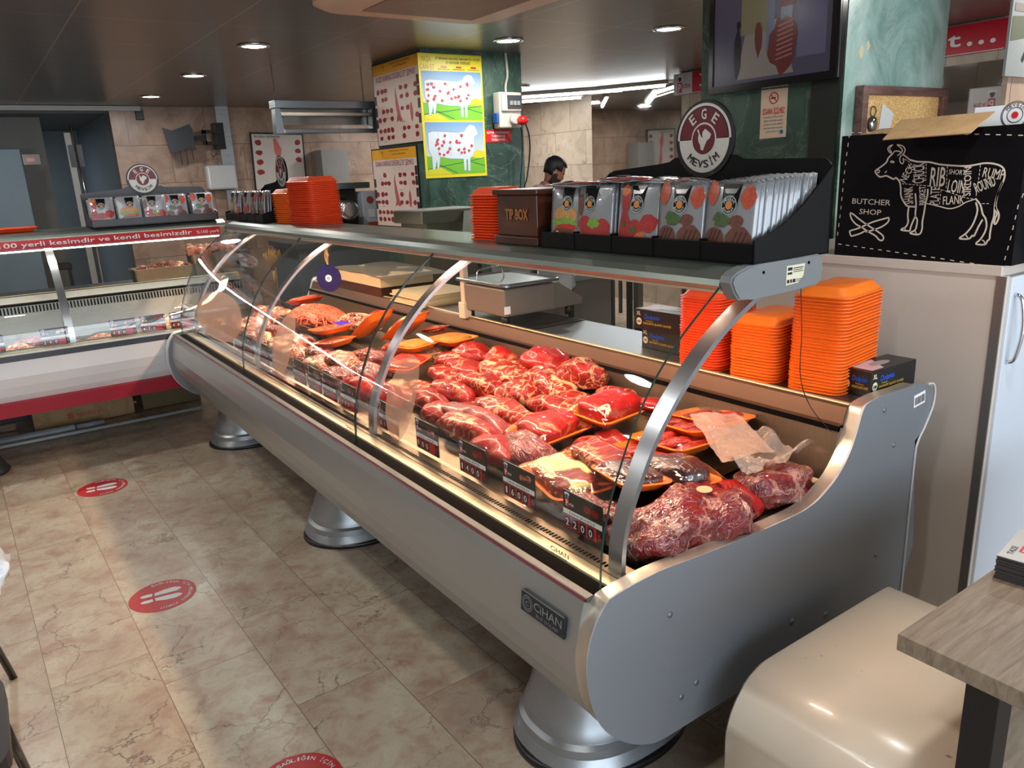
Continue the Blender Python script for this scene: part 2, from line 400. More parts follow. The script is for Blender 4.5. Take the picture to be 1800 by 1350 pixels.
for i, (x, y) in enumerate(DOWN):
    place(dl, i == 0, (x, y, CEIL), label=DLAB[i] if i < len(DLAB) else 'lit ceiling downlight out of the picture near the shop front', group='ceiling downlights')
t = thing('added_passage_light', 'unseen square ceiling lamp added to brighten the passage at the far left', 'ceiling light', (-.2, 11.2, CEIL-.06)); part('housing', B(-.46, .06, 10.94, 11.46, CEIL-.09, CEIL-.06), OFFW, t); part('lens', B(-.44, .04, 10.96, 11.44, CEIL-.10, CEIL-.09), lamp('added_passage_lens_light', (.9, .96, 1), 3), t)
# cassette air conditioner
t = thing('ceiling_air_conditioner', 'cream ceiling cassette air conditioner with brown grille above the display', 'air conditioner', (2.12, 3.46, CEIL))
CASS = flat('cassette_cream', rgb(226, 196, 170), .45)
def cassette():
    import itertools
    cx, cy = 2.12, 3.46; h = .54
    bm = NB(); pr = rrect(-h, h, -h, h, .16, 8)
    r0 = pr; r1 = [(u*.93, v*.93) for u, v in pr]; r2 = [(u*.60, v*.60) for u, v in rrect(-h, h, -h, h, .05, 8)]
    rings = [[bm.verts.new((cx+u, cy+v, z)) for u, v in r] for r, z in ((r0, CEIL), (r0, CEIL-.018), (r1, CEIL-.04), (r2, CEIL-.052), (r2, CEIL-.046))]
    for a, b in zip(rings, rings[1:]):
        for i in range(len(a)): bm.faces.new((a[i], a[(i+1) % len(a)], b[(i+1) % len(a)], b[i]))
    bm.faces.new(rings[-1]); part('cover', bm, CASS, t)
    bm = NB()
    for k in range(46):
        u = -.32+k*.0142; box(bm, cx-.32, cx+.32, cy+u, cy+u+.006, CEIL-.056, CEIL-.046)
    g = part('grille', bm, flat('grille_brown', rgb(150, 118, 96), .5), t, label='brown slatted intake grille')
    for k in range(4):
        R = Matrix.Translation((cx, cy, 0)) @ Matrix.Rotation(k*PI/2, 4, 'Z')
        bm = NB(); v = box(bm, -.32, .32, .39, .47, -.012, 0, .006); bmesh.ops.transform(bm, matrix=R @ Matrix.Translation((0, 0, CEIL-.043)) @ Matrix.Rotation(.35, 4, 'X') @ Matrix.Translation((0, 0, 0)), verts=bm.verts)
        part('air_flap', bm, CASS, t)
cassette()
# fluorescent battens at the far right
TUBE = lamp('fluorescent_tube_light', (.92, .98, 1), 14)
for i, (p, q) in enumerate((((5.1, 7.75), (6.15, 6.55)), ((5.95, 6.75), (6.3, 6.05)), ((5.3, 8.4), (6.2, 7.3)))):
    d = Vector((q[0]-p[0], q[1]-p[1], 0)); L = d.length
    t = thing('fluorescent_light', ['long lit fluorescent tube on the ceiling before the mirror', 'short lit fluorescent tube against the mirror top', 'lit fluorescent tube farthest back by the marble wall'][i], 'ceiling light', (p[0], p[1], CEIL), 0, 'fluorescent tubes')
    A = Matrix.Translation((p[0], p[1], CEIL)) @ Matrix.Rotation(math.atan2(d.y, d.x), 4, 'Z')
    bm = NB(); box(bm, 0, L, -.03, .03, -.035, 0, .004); bmesh.ops.transform(bm, matrix=A, verts=bm.verts); part('housing', bm, OFFW, t)
    bm = NB(); tube(bm, [(.03, 0, -.05), (L-.03, 0, -.05)], .013, 10); bmesh.ops.transform(bm, matrix=A, verts=bm.verts); part('tube', bm, TUBE, t, label='lit white tube')
    if i < 2: area('tube_light', ((p[0]+q[0])/2, (p[1]+q[1])/2, CEIL-.09), (0, 0, math.atan2(d.y, d.x)), L, .03, 12, (.92, .98, 1))
# ---------------------------------------------------------------- display cases
PAINT = flat('case_grey_beige_paint', rgb(164, 165, 162), .32, .55, var=.03); PAINTW = flat('case_white_enamel', rgb(206, 206, 208), .28, var=.03)
ENDP = flat('case_end_dark_grey', rgb(122, 126, 132), .48, .25, var=.05, scale=3, bump=.1); BAND = brushed('case_end_band', rgb(206, 196, 180), .34, (3, 3, 1), .7)
TUBS = brushed('tub_steel', rgb(140, 124, 104), .34, (2, 30, 2), .85); TUBL = brushed('tub_steel_grey', rgb(112, 112, 106), .32, (2, 30, 2), .85); GOLD = flat('lip_strip', rgb(196, 178, 138), .35, .3, var=.04)
DARKG = flat('dark_gap', rgb(8, 6, 5), .8); DARKG.node_tree.nodes['Principled BSDF'].inputs['Specular IOR Level'].default_value = .05; GLASS = glassy('case_glass', (.985, .99, .985), .015); GEDGE = flat('glass_edge', rgb(30, 52, 46), .15)
FRAME = flat('frame_aluminium', rgb(178, 184, 190), .28, .9, var=.04)
OUT = [(2.145,.905),(2.118,.927),(2.072,.930),(1.99,.931),(1.901,.933),(1.828,.926),(1.81,.914),(1.8,.889),(1.783,.845),(1.756,.798),(1.715,.755),(1.671,.728),(1.628,.709),(1.586,.700),(1.542,.697),(1.452,.697),(1.335,.699),(1.192,.705),(1.061,.712),(.988,.710),(.94,.702),(.917,.689),(.894,.66),(.876,.619),(.867,.573),(.869,.522),(.879,.471),(.901,.418),(.937,.371),(.987,.328),(1.04,.300),(1.085,.290),(1.205,.29),(1.411,.291),(2.078,.30),(2.078,.732),(2.091,.77),(2.137,.829),(2.152,.875)]
OUT = [(x-.867, z) for x, z in spline([(x, z) for x, z in OUT if (x, z) not in ((2.118,.927),(.988,.710))], 3)[:-1]]
GL = [(x-.867, z) for x, z in [(.938,.688),(.941,.76),(.950,.82),(.966,.88),(.981,.922),(1.027,1.023),(1.085,1.114),(1.155,1.190),(1.214,1.239),(1.290,1.297)]]
BAR = [(x-.867, z) for x, z in [(1.012,.690),(1.016,.76),(1.030,.82),(1.058,.885),(1.100,.965),(1.150,1.035),(1.210,1.10),(1.275,1.158),(1.345,1.207),(1.42,1.248),(1.47,1.268)]]
def strip(pts, th):
    """a curve given thickness th towards larger d"""
    a = spline(pts, 4); b = []
    for i, p in enumerate(a):
        q0, q1 = a[max(i-1, 0)], a[min(i+1, len(a)-1)]; dx, dz = q1[0]-q0[0], q1[1]-q0[1]; l = math.hypot(dx, dz)
        b.append((p[0]+dz/l*th, p[1]-dx/l*th))
    return a, b
def band_strip(bm, a, b, s0, s1, A):
    n = len(a); V = [[bm.verts.new(A(p[0], s, p[1])) for p in r] for s in (s0, s1) for r in (a, b)]
    for i in range(n-1):
        for P, Q in ((V[0], V[2]), (V[1], V[3])): bm.faces.new((P[i], P[i+1], Q[i+1], Q[i])).smooth = True
        for P, Q in ((V[0], V[1]), (V[2], V[3])): bm.faces.new((P[i], P[i+1], Q[i+1], Q[i])).material_index = 1
    for i in (0, n-1): bm.faces.new((V[0][i], V[1][i], V[3][i], V[2][i])).material_index = 1
def end_panel(parent, A, s, t, out):
    """shaped end panel between s (inner) and t (outer)"""
    bm = NB(); n = len(out); sm = []
    for i in range(n):
        p, q = out[i], out[(i+1) % n]; sm.append(p)
    d = t-s; e = .010*(1 if d > 0 else -1)
    rings = []
    for ss, k in ((s, 0), (t-e, 0), (t, -.006)):
        cx, cz = .5, .62; r = []
        for i, p in enumerate(sm):
            a, b = sm[i-1], sm[(i+1) % n]; dx, dz = b[0]-a[0], b[1]-a[1]; l = math.hypot(dx, dz) or 1
            r.append(bm.verts.new(A(p[0]-dz/l*k, ss, p[1]+dx/l*k)))
        rings.append(r)
    for a, b in zip(rings, rings[1:]):
        for i in range(n):
            f = bm.faces.new((a[i], a[(i+1) % n], b[(i+1) % n], b[i])); f.material_index = 2 if a is rings[1] else 0
    f = bm.faces.new(rings[0]); f.material_index = 1
    f = bm.faces.new(rings[-1]); f.material_index = 1
    return part('end_panel', bm, [BAND, ENDP, flat('pale_edge', rgb(196, 204, 212), .3)], parent, smooth=True, angle=35)
def build_case(A, s0, s1, name, label, cat, paint, seams, bars, ends, base, red=False, canopy_s=None, deckz=(.655, .70)):
    t = thing(name, label, cat, base)
    body = [(.028,.689),(.018,.66),(.009,.619),(0,.573),(.002,.522),(.012,.471),(.034,.418),(.07,.371),(.12,.328),(.22,.300),(1.20,.302),(1.20,.640),(.135,.640),(.120,.655),(.105,.66),(.100,.672),(.034,.685)]
    bm = NB(); sweep(bm, body, s0, s1, A); part('body', bm, paint, t)
    bm = NB(); sweep(bm, [(.0165,.660),(.0265,.692),(.048,.701),(.052,.690),(.034,.680),(.024,.658)] if red else [(.031,.6955),(.0292,.693),(.0265,.6905),(.0285,.688),(.034,.690)], s0, s1, A); part('stripe', bm, flat('dark_red_stripe', rgb(110, 16, 36), .35) if not red else flat('navy_strip', rgb(16, 20, 34), .3), t, label='thin dark red stripe' if not red else 'dark navy strip below the glass')
    bm = NB(); sweep(bm, [(.029,.692),(.035,.6955),(.052,.697),(.052,.68),(.034,.685)], s0, s1, A); part('front_lip', bm, flat('lip_grey', rgb(92, 92, 88), .4, .4) if not red else DARKG, t)
    bm = NB(); sweep(bm, [(.052,.690),(.052,.672),(.103,.672),(.103,.688)], s0, s1, A); part('dark_channel', bm, DARKG, t)
    bm = NB(); sweep(bm, [(.103,.676),(.103,.690),(.105,.6935),(.124,.695),(.134,.6965),(.134,.676)], s0, s1, A); part('lit_strip', bm, GOLD, t, label='ribbed pale yellow strip')
    bm = NB(); L = abs(s1-s0); n = int(L/.0125)
    sweep(bm, [(.134,.699),(.185,.700),(.19,.66),(.134,.66)], s0, s1, A)
    part('air_vent', bm, TUBS, t)
    bm = NB()
    for k in range(n):
        s = s0+(s1-s0)*(k+.5)/n; sweep(bm, [(.146,.7008),(.160,.7008),(.160,.6985),(.146,.6985)], s-.003, s+.003, A)
    part('vent_slots', bm, DARKG, t)
    bm = NB(); sweep(bm, [(.185,.70),(.19,deckz[0]),(.86,deckz[1]),(.875,.72),(.893,.80),(.905,.866),(.93,.870),(.935,.60),(.185,.60)], s0, s1, A)
    part('tub', bm, TUBS if not red else TUBL, t)
    bm = NB(); sweep(bm, [(.902,.866),(.898,.857),(.908,.850),(.915,.870)], s0, s1, A); part('rear_vent', bm, DARKG, t)
    if red:
        bm = NB(); k = 0
        while s0-.02*k > s1: sweep(bm, [(.8935,.808),(.9045,.850),(.9,.850),(.889,.808)], s0-.02*k, s0-.02*k-.010, A); k += 1
        part('vent_slots', bm, DARKG, t)
    bm = NB(); sweep(bm, [(.905,.868),(.918,.872),(.935,.913),(.945,.920),(.96,.918),(.96,.86),(.92,.86)], s0, s1, A); part('rear_rail', bm, flat('rail_copper', rgb(104, 76, 58), .4, .6) if not red else TUBL, t)
    bm = NB(); sweep(bm, [(.940,.914),(.945,.9215),(.960,.9205),(.960,.914)], s0, s1, A); part('rail_strip', bm, GOLD, t, label='thin pale yellow strip')
    bm = NB(); sweep(bm, [(.958,.912),(1.262,.912),(1.268,.90),(1.262,.870),(.958,.870)], s0, s1, A); part('worktop', bm, STEELX, t, label='stainless steel rear worktop')
    c0, c1 = canopy_s or (s0, s1)
    bm = NB(); sweep(bm, [(.416,1.296),(.420,1.309),(.436,1.322),(.470,1.331),(.50,1.333),(.715,1.333),(.725,1.320),(.715,1.305),(.60,1.303),(.47,1.285),(.425,1.286)], c0, c1, A)
    part('canopy', bm, ALUY, t, label='grey aluminium canopy')
    bm = NB(); sweep(bm, [(.428,1.2855),(.47,1.2845),(.60,1.300),(.60,1.294),(.47,1.276),(.428,1.279)], c0, c1, A); part('canopy_underside', bm, flat('canopy_under', rgb(214, 186, 160), .4), t)
    bm = NB(); sweep(bm, [(.525,1.291),(.525,1.280),(.542,1.280),(.542,1.295)], c0+.1*(1 if c1 > c0 else -1), c1-.1*(1 if c1 > c0 else -1), A); part('lamp_strip', bm, lamp('display_lamp_lens_light', (1, .9, .7) if not red else (1, .98, .9), 5), t, label='lit lamp strip')
    for i in range(len(seams)-1):
        a, b = strip(GL, .006); bm = NB(); g = .0025*(1 if s1 > s0 else -1); band_strip(bm, a, b, seams[i]+g, seams[i+1]-g, A)
        part('glass_pane', bm, [GLASS, GEDGE], t, smooth=True, angle=40)
    for s in bars:
        a, b = strip(BAR, .012); bm = NB(); band_strip(bm, a, b, s, s+.042, A); part('curved_bracket', bm, FRAME, t, smooth=True, angle=40)
    for k_, (s, u) in enumerate(ends): end_panel(t, A, s, u, OUT if not k_ or red else [(x+(-.020 if x < .3 else 0), z+(.004 if z > .6 else -.015)) for x, z in OUT])
    return t
AM = lambda d, s, z: Vector((.867+d, s, z))
AL = lambda d, s, z: Vector((s, 4.95+d, z))
MAIN = build_case(AM, 1.08, 4.90, 'refrigerated_display_case', 'long grey refrigerated meat display case with curved glass and dark grey end panel', 'display case', PAINT,
                  [1.08, 2.32, 3.60, 4.86], [1.095, 2.33, 3.61, 4.80], [(1.08, 1.035), (4.88, 4.925)], (1.5, 3, 0))
bm = NB(); cap = [(1.282,1.305),(1.288,1.318),(1.303,1.326),(1.335,1.334),(1.374,1.336),(1.476,1.336),(1.585,1.337),(1.600,1.325),(1.604,1.303),(1.597,1.275),(1.585,1.266),(1.466,1.264),(1.35,1.262),(1.308,1.266),(1.294,1.283)]
prism(bm, cap, 1.045, 1.078, lambda u, v, t: Vector((u, t, v))); bmesh.ops.bevel(bm, geom=[e for e in bm.edges if abs(e.verts[0].co.y-1.045) < 1e-4 and abs(e.verts[1].co.y-1.045) < 1e-4], offset=.004, segments=2, affect='EDGES')
ecap = part('canopy_end_cap', bm, flat('end_cap_grey', rgb(112, 116, 118), .42, bump=.1), MAIN)
for x, z in ((1.385, 1.317), (1.545, 1.322)):
    bm = NB(); lathe(bm, [(.0035, 1.0435), (.0035, 1.046)], (x, 0, z), 10, axis='y'); part('screw', bm, DARKG, ecap)
bm = NB(); A1 = F((1.465, 1.0448, 1.279), (1, 0, 0), (0, 0, 1)); prism(bm, [(0, 0), (.045, .002), (.062, .016), (.066, .043), (0, .043)], .0, .0006, lambda a, b, t: A1(a, b, t)); st = part('rating_sticker', bm, flat('paper_cream', rgb(206, 200, 176), .6), ecap, label='torn cream paper sticker')
bm = NB()
for a, b, w, h in ((.004, .032, .016, .007), (.004, .023, .016, .005), (.003, .004, .008, .008), (.014, .004, .006, .008), (.023, .004, .010, .008), (.024, .035, .036, .002), (.024, .031, .034, .0015), (.024, .027, .036, .0015), (.036, .009, .020, .0015), (.036, .005, .016, .0015)):
    prism(bm, [(a, b), (a+w, b), (a+w, b+h), (a, b+h)], .0006, .001, lambda p, q, t: A1(p, q, t))
part('print', bm, BLACK, st)
# bolts, barcode, badge
for x, z in ((1.10, .60), (1.19, .385), (1.55, .40), (1.97, .78), (1.93, .46), (1.905, .895), (1.14, .37), (1.70, .36)):
    bm = NB(); lathe(bm, [(.008, 1.0355), (.0075, 1.0335), (.001, 1.0325)], (x, 0, z), 12, axis='y'); part('bolt', bm, flat('bolt_grey', rgb(120, 123, 126), .4, .5), MAIN)
bm = NB(); A2 = F((2.055, 1.0345, .868), (1, 0, .10), (-.1, 0, 1)); prism(bm, [(0, 0), (.058, 0), (.058, .036), (0, .036)], 0, .0006, lambda a, b, t: A2(a, b, t)); st = part('barcode_sticker', bm, WHITEP, MAIN, label='white barcode sticker')
bm = NB(); random.seed(3); u = .004
while u < .052:
    w = random.uniform(.0008, .003); prism(bm, [(u, .006), (u+w, .006), (u+w, .028), (u, .028)], .0006, .001, lambda a, b, t: A2(a, b, t)); u += w+random.uniform(.001, .0025)
part('print', bm, BLACK, st)
A3 = F((.8675, 1.250, .610), (0, -1, 0), (0, 0, 1)); A3 = F((.869, 1.270, .592), (0, -1, 0), (.10, 0, 1))
bm = NB(); prism(bm, rrect(0, .155, 0, .052, .004), -.004, .004, lambda a, b, t: A3(a, b, t)); bd = part('maker_badge', bm, flat('badge_dark', rgb(28, 38, 46), .35), MAIN, label='dark maker badge')
bm = NB(); text(bm, 'CiHAN', A3, .048, .022, .020, .098, .0046, bold=.04); text(bm, 'BUZ DOLABI', A3, .058, .008, .008, .076, .0046)
for r in (.019, .014): arct = [bm.verts.new(A3(.024+r*math.cos(a*PI/12), .026+r*math.sin(a*PI/12), .0046)) for a in range(24)]; arc2 = [bm.verts.new(A3(.024+(r-.002)*math.cos(a*PI/12), .026+(r-.002)*math.sin(a*PI/12), .0046)) for a in range(24)]; [bm.faces.new((arct[i], arct[(i+1) % 24], arc2[(i+1) % 24], arc2[i])) for i in range(24)]
text(bm, 'C', A3, .018, .020, .012, .012, .0046)
part('lettering', bm, flat('badge_silver', rgb(150, 162, 170), .3, .6), bd)
bm = NB()
for q in ((0, 0, .155, .002), (0, .050, .155, .002)): prism(bm, [(q[0]+.002, q[1]), (q[2]-.002, q[1]), (q[2]-.002, q[1]+q[3]), (q[0]+.002, q[1]+q[3])], .004, .0046, lambda a, b, t: A3(a, b, t))
part('border', bm, flat('badge_silver', rgb(150, 162, 170), .3, .6), bd)
bm = NB(); sweep(bm, [(.192,.672),(.192,.6885),(.860,.7477),(.860,.715)], 1.31, 4.82, AM); part('display_shelf', bm, TUBS, MAIN)
# maker's name printed inside on the glass
for y0 in (1.255, 2.41, 3.70):
    bm = NB(); A4 = F((.9425, y0, .715), (0, -1, 0), (.06, 0, 1)); text(bm, 'CiHAN', A4, 0, .008, .011, .065, -.001, bold=.05); text(bm, 'END. BUZDOLABI', A4, .004, .000, .005, .055, -.001)
    part('glass_print', bm, BLACK, MAIN, label='black maker name printed on the glass')
# the flared legs
def flared_leg(cx, cy, par, mat, base_mat):
    P = [(1.10, .0), (1.12, .022), (1.06, .045), (1.045, .05), (1.04, .075), (.985, .085), (.98, .09), (.975, .108), (.955, .118), (.93, .16), (.86, .25), (.78, .36), (.71, .46)]
    bm = NB(); rings = []
    for f, z in P:
        k = max(0, (z-.1)/.36); rx, ry = .235*f*(1-.15*k), .185*f*(1-.12*k)
        rings.append([bm.verts.new((cx+.05*k+rx*math.copysign(abs(math.cos(a))**.8, math.cos(a)), cy+ry*math.copysign(abs(math.sin(a))**.85, math.sin(a)), z)) for a in [2*PI*i/56 for i in range(56)]])
    for a, b in zip(rings, rings[1:]):
        for i in range(56):
            f = bm.faces.new((a[i], a[(i+1) % 56], b[(i+1) % 56], b[i])); f.smooth = True
    bm.faces.new(rings[0]); bm.faces.new(rings[-1])
    lg = part('leg', bm, mat, par, smooth=True, angle=25)
    bm = NB(); lathe(bm, [(1.0, 0), (1.0, .014), (.97, .018)], (cx, cy, .0), 48, .235*1.18, .185*1.18); part('foot', bm, BLACK, lg, label='black rubber foot')
LEGM = brushed('leg_silver', rgb(158, 162, 166), .36, (2, 2, 2), .75, .06)
for cy in (1.44, 3.10, 4.74): flared_leg(1.25, cy, MAIN, LEGM, BLACK)
# post holding the canopy from the worktop, lamp wires, power cord
bm = NB(); box(bm, 1.795, 1.825, 2.975, 3.005, .91, 1.26, .004); box(bm, 1.785, 1.835, 2.965, 3.015, .91, .985, .004); box(bm, 1.56, 1.825, 2.978, 3.002, 1.26, 1.30)
part('canopy_post', bm, flat('post_cream', rgb(214, 200, 176), .4), MAIN)
bm = NB(); cord = spline([(2.12, 1.034, .925), (2.155, 1.033, .915), (2.160, 1.033, .86), (2.125, 1.033, .80), (2.094, 1.033, .76), (2.085, 1.033, .70), (2.085, 1.033, .40), (2.085, 1.033, .12), (2.12, 1.05, .02)], 6)
tube(bm, cord, .0035, 6); part('power_cord', bm, flat('cord_grey', rgb(190, 192, 192), .4), MAIN)
bm = NB(); tube(bm, spline([(1.585, 1.09, 1.265), (1.60, 1.09, 1.15), (1.62, 1.10, 1.03), (1.70, 1.12, .93), (1.77, 1.10, .85), (1.80, 1.10, .845)], 8), .0012, 5); part('wire', bm, BLACK, MAIN)
# trim rows visible through the left panes: lamp cable
LEFT = build_case(AL, 1.60, -1.35, 'refrigerated_display_case', 'white refrigerated display case with red stripe and red banner at the left', 'display case', PAINTW,
                  [1.50, .35, -.80, -1.33], [.36, -.79], [(-1.35, -1.395)], (.2, 5.5, 0), red=True, canopy_s=(1.42, -1.35), deckz=(.62, .66))
bm = NB(); sweep(bm, [(-.002,.430),(.004,.352),(.10,.330),(.15,.330),(.15,.36),(.04,.44)], 1.60, -1.35, AL); part('red_band', bm, flat('case_red', rgb(150, 16, 40), .35), LEFT, label='dark red lower band')
bm = NB()
AB = F((-1.35, 5.333, 1.238), (1, 0, 0), (0, .25, 1))
prism(bm, [(0, 0), (2.72, 0), (2.72, .052), (0, .052)], 0, .004, lambda a, b, t: AB(a, b, t)); bn = part('banner', bm, RED, LEFT, label='red banner along the canopy with white writing')
bm = NB(); text(bm, '%100 yerli kesimdir ve kendi besimizdir', AB, 1.42, .014, .028, 1.12, .0046, bold=.04); text(bm, '%100 yerli', AB, 2.57, .014, .020, .14, .0046)
part('lettering', bm, WHITEP, bn)
bm = NB(); tube(bm, [(-1.33, 5.338, 1.228), (1.36, 5.338, 1.228)], .0040, 8); part('front_lamp', bm, lamp('front_lamp_light', (1, 1, .90), 6), LEFT, label='lit white tube below the banner')
bm = NB()
for cx in (-.17,): lathe(bm, [(.11, 0), (.12, .02), (.10, .05), (.07, .12), (.06, .33)], (cx, 5.16, 0), 32)
part('leg', bm, DGREY, LEFT, smooth=True, angle=30)
bm = NB(); box(bm, 1.12, 1.15, 5.0, 5.03, 0, .32, .003); part('support', bm, ALU, LEFT)
# ---------------------------------------------------------------- meat and its materials
def m_meat(name, red, dark, fat, fatamt=.5, vein=.7, scale=9, coat=.35, rough=.42, patch=0, plastic=0):
    m = NT(name); inf = m.n('ShaderNodeObjectInfo'); c = m.n('ShaderNodeTexCoord')
    rv = m.n('ShaderNodeVectorMath', {0: c.outputs['Object'], 1: m.n('ShaderNodeCombineXYZ', {0: m.math('MULTIPLY', inf.outputs['Random'], 37), 1: m.math('MULTIPLY', inf.outputs['Random'], 17), 2: 0}).outputs[0]}, operation='ADD').outputs[0]
    sv = m.n('ShaderNodeMapping', {0: rv, 3: (1, .45, 1)}).outputs[0]
    n1 = m.noise(sv, scale*2, 5, .6, 1); n2 = m.noise(sv, scale*7, 4, .6, .5)
    col = m.mix(m.ramp(n1, [(.32, (0, 0, 0)), (.68, (1, 1, 1))]), dark, red)
    col = m.mix(m.math('MULTIPLY', n2, .35), col, tuple(x*.5 for x in dark))
    nn = m.n('ShaderNodeTexNoise', {'Vector': sv, 'Scale': scale, 'Detail': 4})
    wv = m.n('ShaderNodeMix', {'Factor': .35}, data_type='RGBA'); m.set(wv.inputs[6], sv); m.set(wv.inputs[7], nn.outputs[1])
    vo = m.n('ShaderNodeTexVoronoi', {'Vector': wv.outputs[2], 'Scale': scale*1.3}, feature='DISTANCE_TO_EDGE')
    f = m.math('MULTIPLY', m.ramp(vo.outputs[0], [(0, (1, 1, 1)), (.05, (0, 0, 0))]), m.ramp(m.noise(sv, scale*.8, 3), [(.62-fatamt*.35, (0, 0, 0)), (.74-fatamt*.3, (1, 1, 1))]))
    col = m.mix(m.math('MULTIPLY', f, vein), col, fat)
    if patch:
        col = m.mix(m.ramp(m.noise(rv, scale*1.1, 4, .55, 1.2), [(.66-patch*.2, (0, 0, 0)), (.71-patch*.2, (1, 1, 1))]), col, fat)
    m.P(col=col, rough=rough, coat=coat, coatr=.04); m.set(m.p.inputs['Specular IOR Level'], .3)
    h = m.math('ADD', m.math('MULTIPLY', n2, .5), n1)
    if plastic:
        h = m.n('ShaderNodeTexNoise', {'Vector': m.n('ShaderNodeMapping', {0: rv, 3: (1, 3, 1)}).outputs[0], 'Scale': 22, 'Detail': 3, 'Distortion': 2}).outputs[0]
        nb = m.n('ShaderNodeBump', {'Height': h, 'Strength': plastic, 'Distance': .012}); m.set(m.p.inputs['Coat Normal'], nb.outputs[0]); m.set(m.p.inputs['Normal'], nb.outputs[0])
    else: m.bump(h, .8, .012)
    return m.m
FATC = rgb(226, 168, 122)
MEAT = {'red': m_meat('meat_red', rgb(186, 26, 18), rgb(130, 14, 12), FATC, .35, .85, 6),
        'roast': m_meat('meat_roast', rgb(174, 32, 22), rgb(112, 15, 13), FATC, .75, .85, 8, patch=.12),
        'fatty': m_meat('meat_marbled', rgb(172, 32, 24), rgb(114, 17, 14), FATC, 1, .95, 11, patch=.5),
        'silver': m_meat('meat_silverskin', rgb(160, 44, 44), rgb(120, 84, 84), FATC, .5, .8, 6, patch=.1),
        'bag': m_meat('meat_vacuum_bag', rgb(150, 38, 36), rgb(90, 24, 28), rgb(216, 160, 136), .6, .6, 7, coat=1, rough=.22, patch=.15, plastic=.9),
        'net': m_meat('meat_netted', rgb(170, 110, 74), rgb(110, 62, 40), rgb(226, 190, 140), 1, .95, 16, patch=.1),
        'tbone': m_meat('meat_tbone', rgb(156, 50, 44), rgb(110, 30, 30), rgb(246, 220, 150), .7, .8, 7, patch=.75),
        'sliced': m_meat('meat_sliced', rgb(196, 44, 40), rgb(120, 18, 20), rgb(236, 130, 110), 1, .8, 15),
        'chop': m_meat('meat_chops', rgb(190, 84, 58), rgb(120, 44, 34), rgb(250, 222, 170), 1, .9, 12, coat=1, patch=.55, plastic=.7),
        'dark': m_meat('meat_dark', rgb(84, 30, 28), rgb(40, 16, 18), rgb(230, 190, 130), .35, .8, 5, coat=1, plastic=.4),
        'mince': m_meat('meat_mince', rgb(226, 110, 66), rgb(190, 70, 44), rgb(250, 190, 140), .8, .5, 20, coat=.4),
        'crumb': m_meat('meat_breadcrumbs', rgb(222, 150, 52), rgb(150, 80, 26), rgb(240, 200, 110), .8, .6, 40, coat=.1, rough=.7)}
def m_orange():
    m = NT('orange_foam'); n = m.noise(m.coord(), 20, 2); m.P(col=m.mix(n, rgb(250, 112, 26), rgb(255, 132, 40)), rough=.42, coat=.15); return m.m
ORANGE = m_orange()
def m_redorange():
    m = NT('red_orange_foam'); n = m.noise(m.coord(), 20, 2); m.P(col=m.mix(n, rgb(240, 74, 26), rgb(250, 88, 36)), rough=.42, coat=.15); return m.m
REDO = m_redorange()
FILM = glassy('cling_film', (.97, .97, .97), .02, .05, bump=.35, bscale=18)

def superlump(L, W, H, seed, p=2.2, flat_=.25, rough_=.10, nu=34, nv=18):
    """rounded boxy lump, resting on z = 0, long axis x"""
    bm = NB(); rings = []; o = Vector((seed*7.13, seed*3.7, seed*1.9))
    sg = lambda v, e: math.copysign(abs(v)**e, v); e = 2/p
    for j in range(1, nv):
        t = -PI/2+PI*j/nv; ring = []
        for i in range(nu):
            a = 2*PI*i/nu
            v = Vector((L*sg(math.cos(t), e)*sg(math.cos(a), e), W*sg(math.cos(t), e)*sg(math.sin(a), e), H*sg(math.sin(t), e)))
            n = noise.noise(Vector((v.x*11, v.y*16, v.z*16))+o)*rough_*1.35+noise.noise(Vector((v.x*30, v.y*38, v.z*38))+o)*rough_*.7
            n2 = noise.noise(Vector((v.x*4, 0, 0))+o)*.22
            v = Vector((v.x*(1+n*.5), v.y*(1+n*1.6+n2), v.z*(1+n*1.6)))
            if v.z < -H*flat_: v.z = -H*flat_-(abs(v.z)-H*flat_)*.25
            v.z += H*flat_+.002; ring.append(bm.verts.new(v))
        rings.append(ring)
    zmin = min(v.co.z for r in rings for v in r)
    for r in rings:
        for v in r: v.co.z -= zmin
    for a, b in zip(rings, rings[1:]):
        for i in range(nu): bm.faces.new((a[i], a[(i+1) % nu], b[(i+1) % nu], b[i])).smooth = True
    bm.faces.new(rings[0]); bm.faces.new(rings[-1]).smooth = True
    return bm
def deck(x): return .690+.0886*(x-1.057)
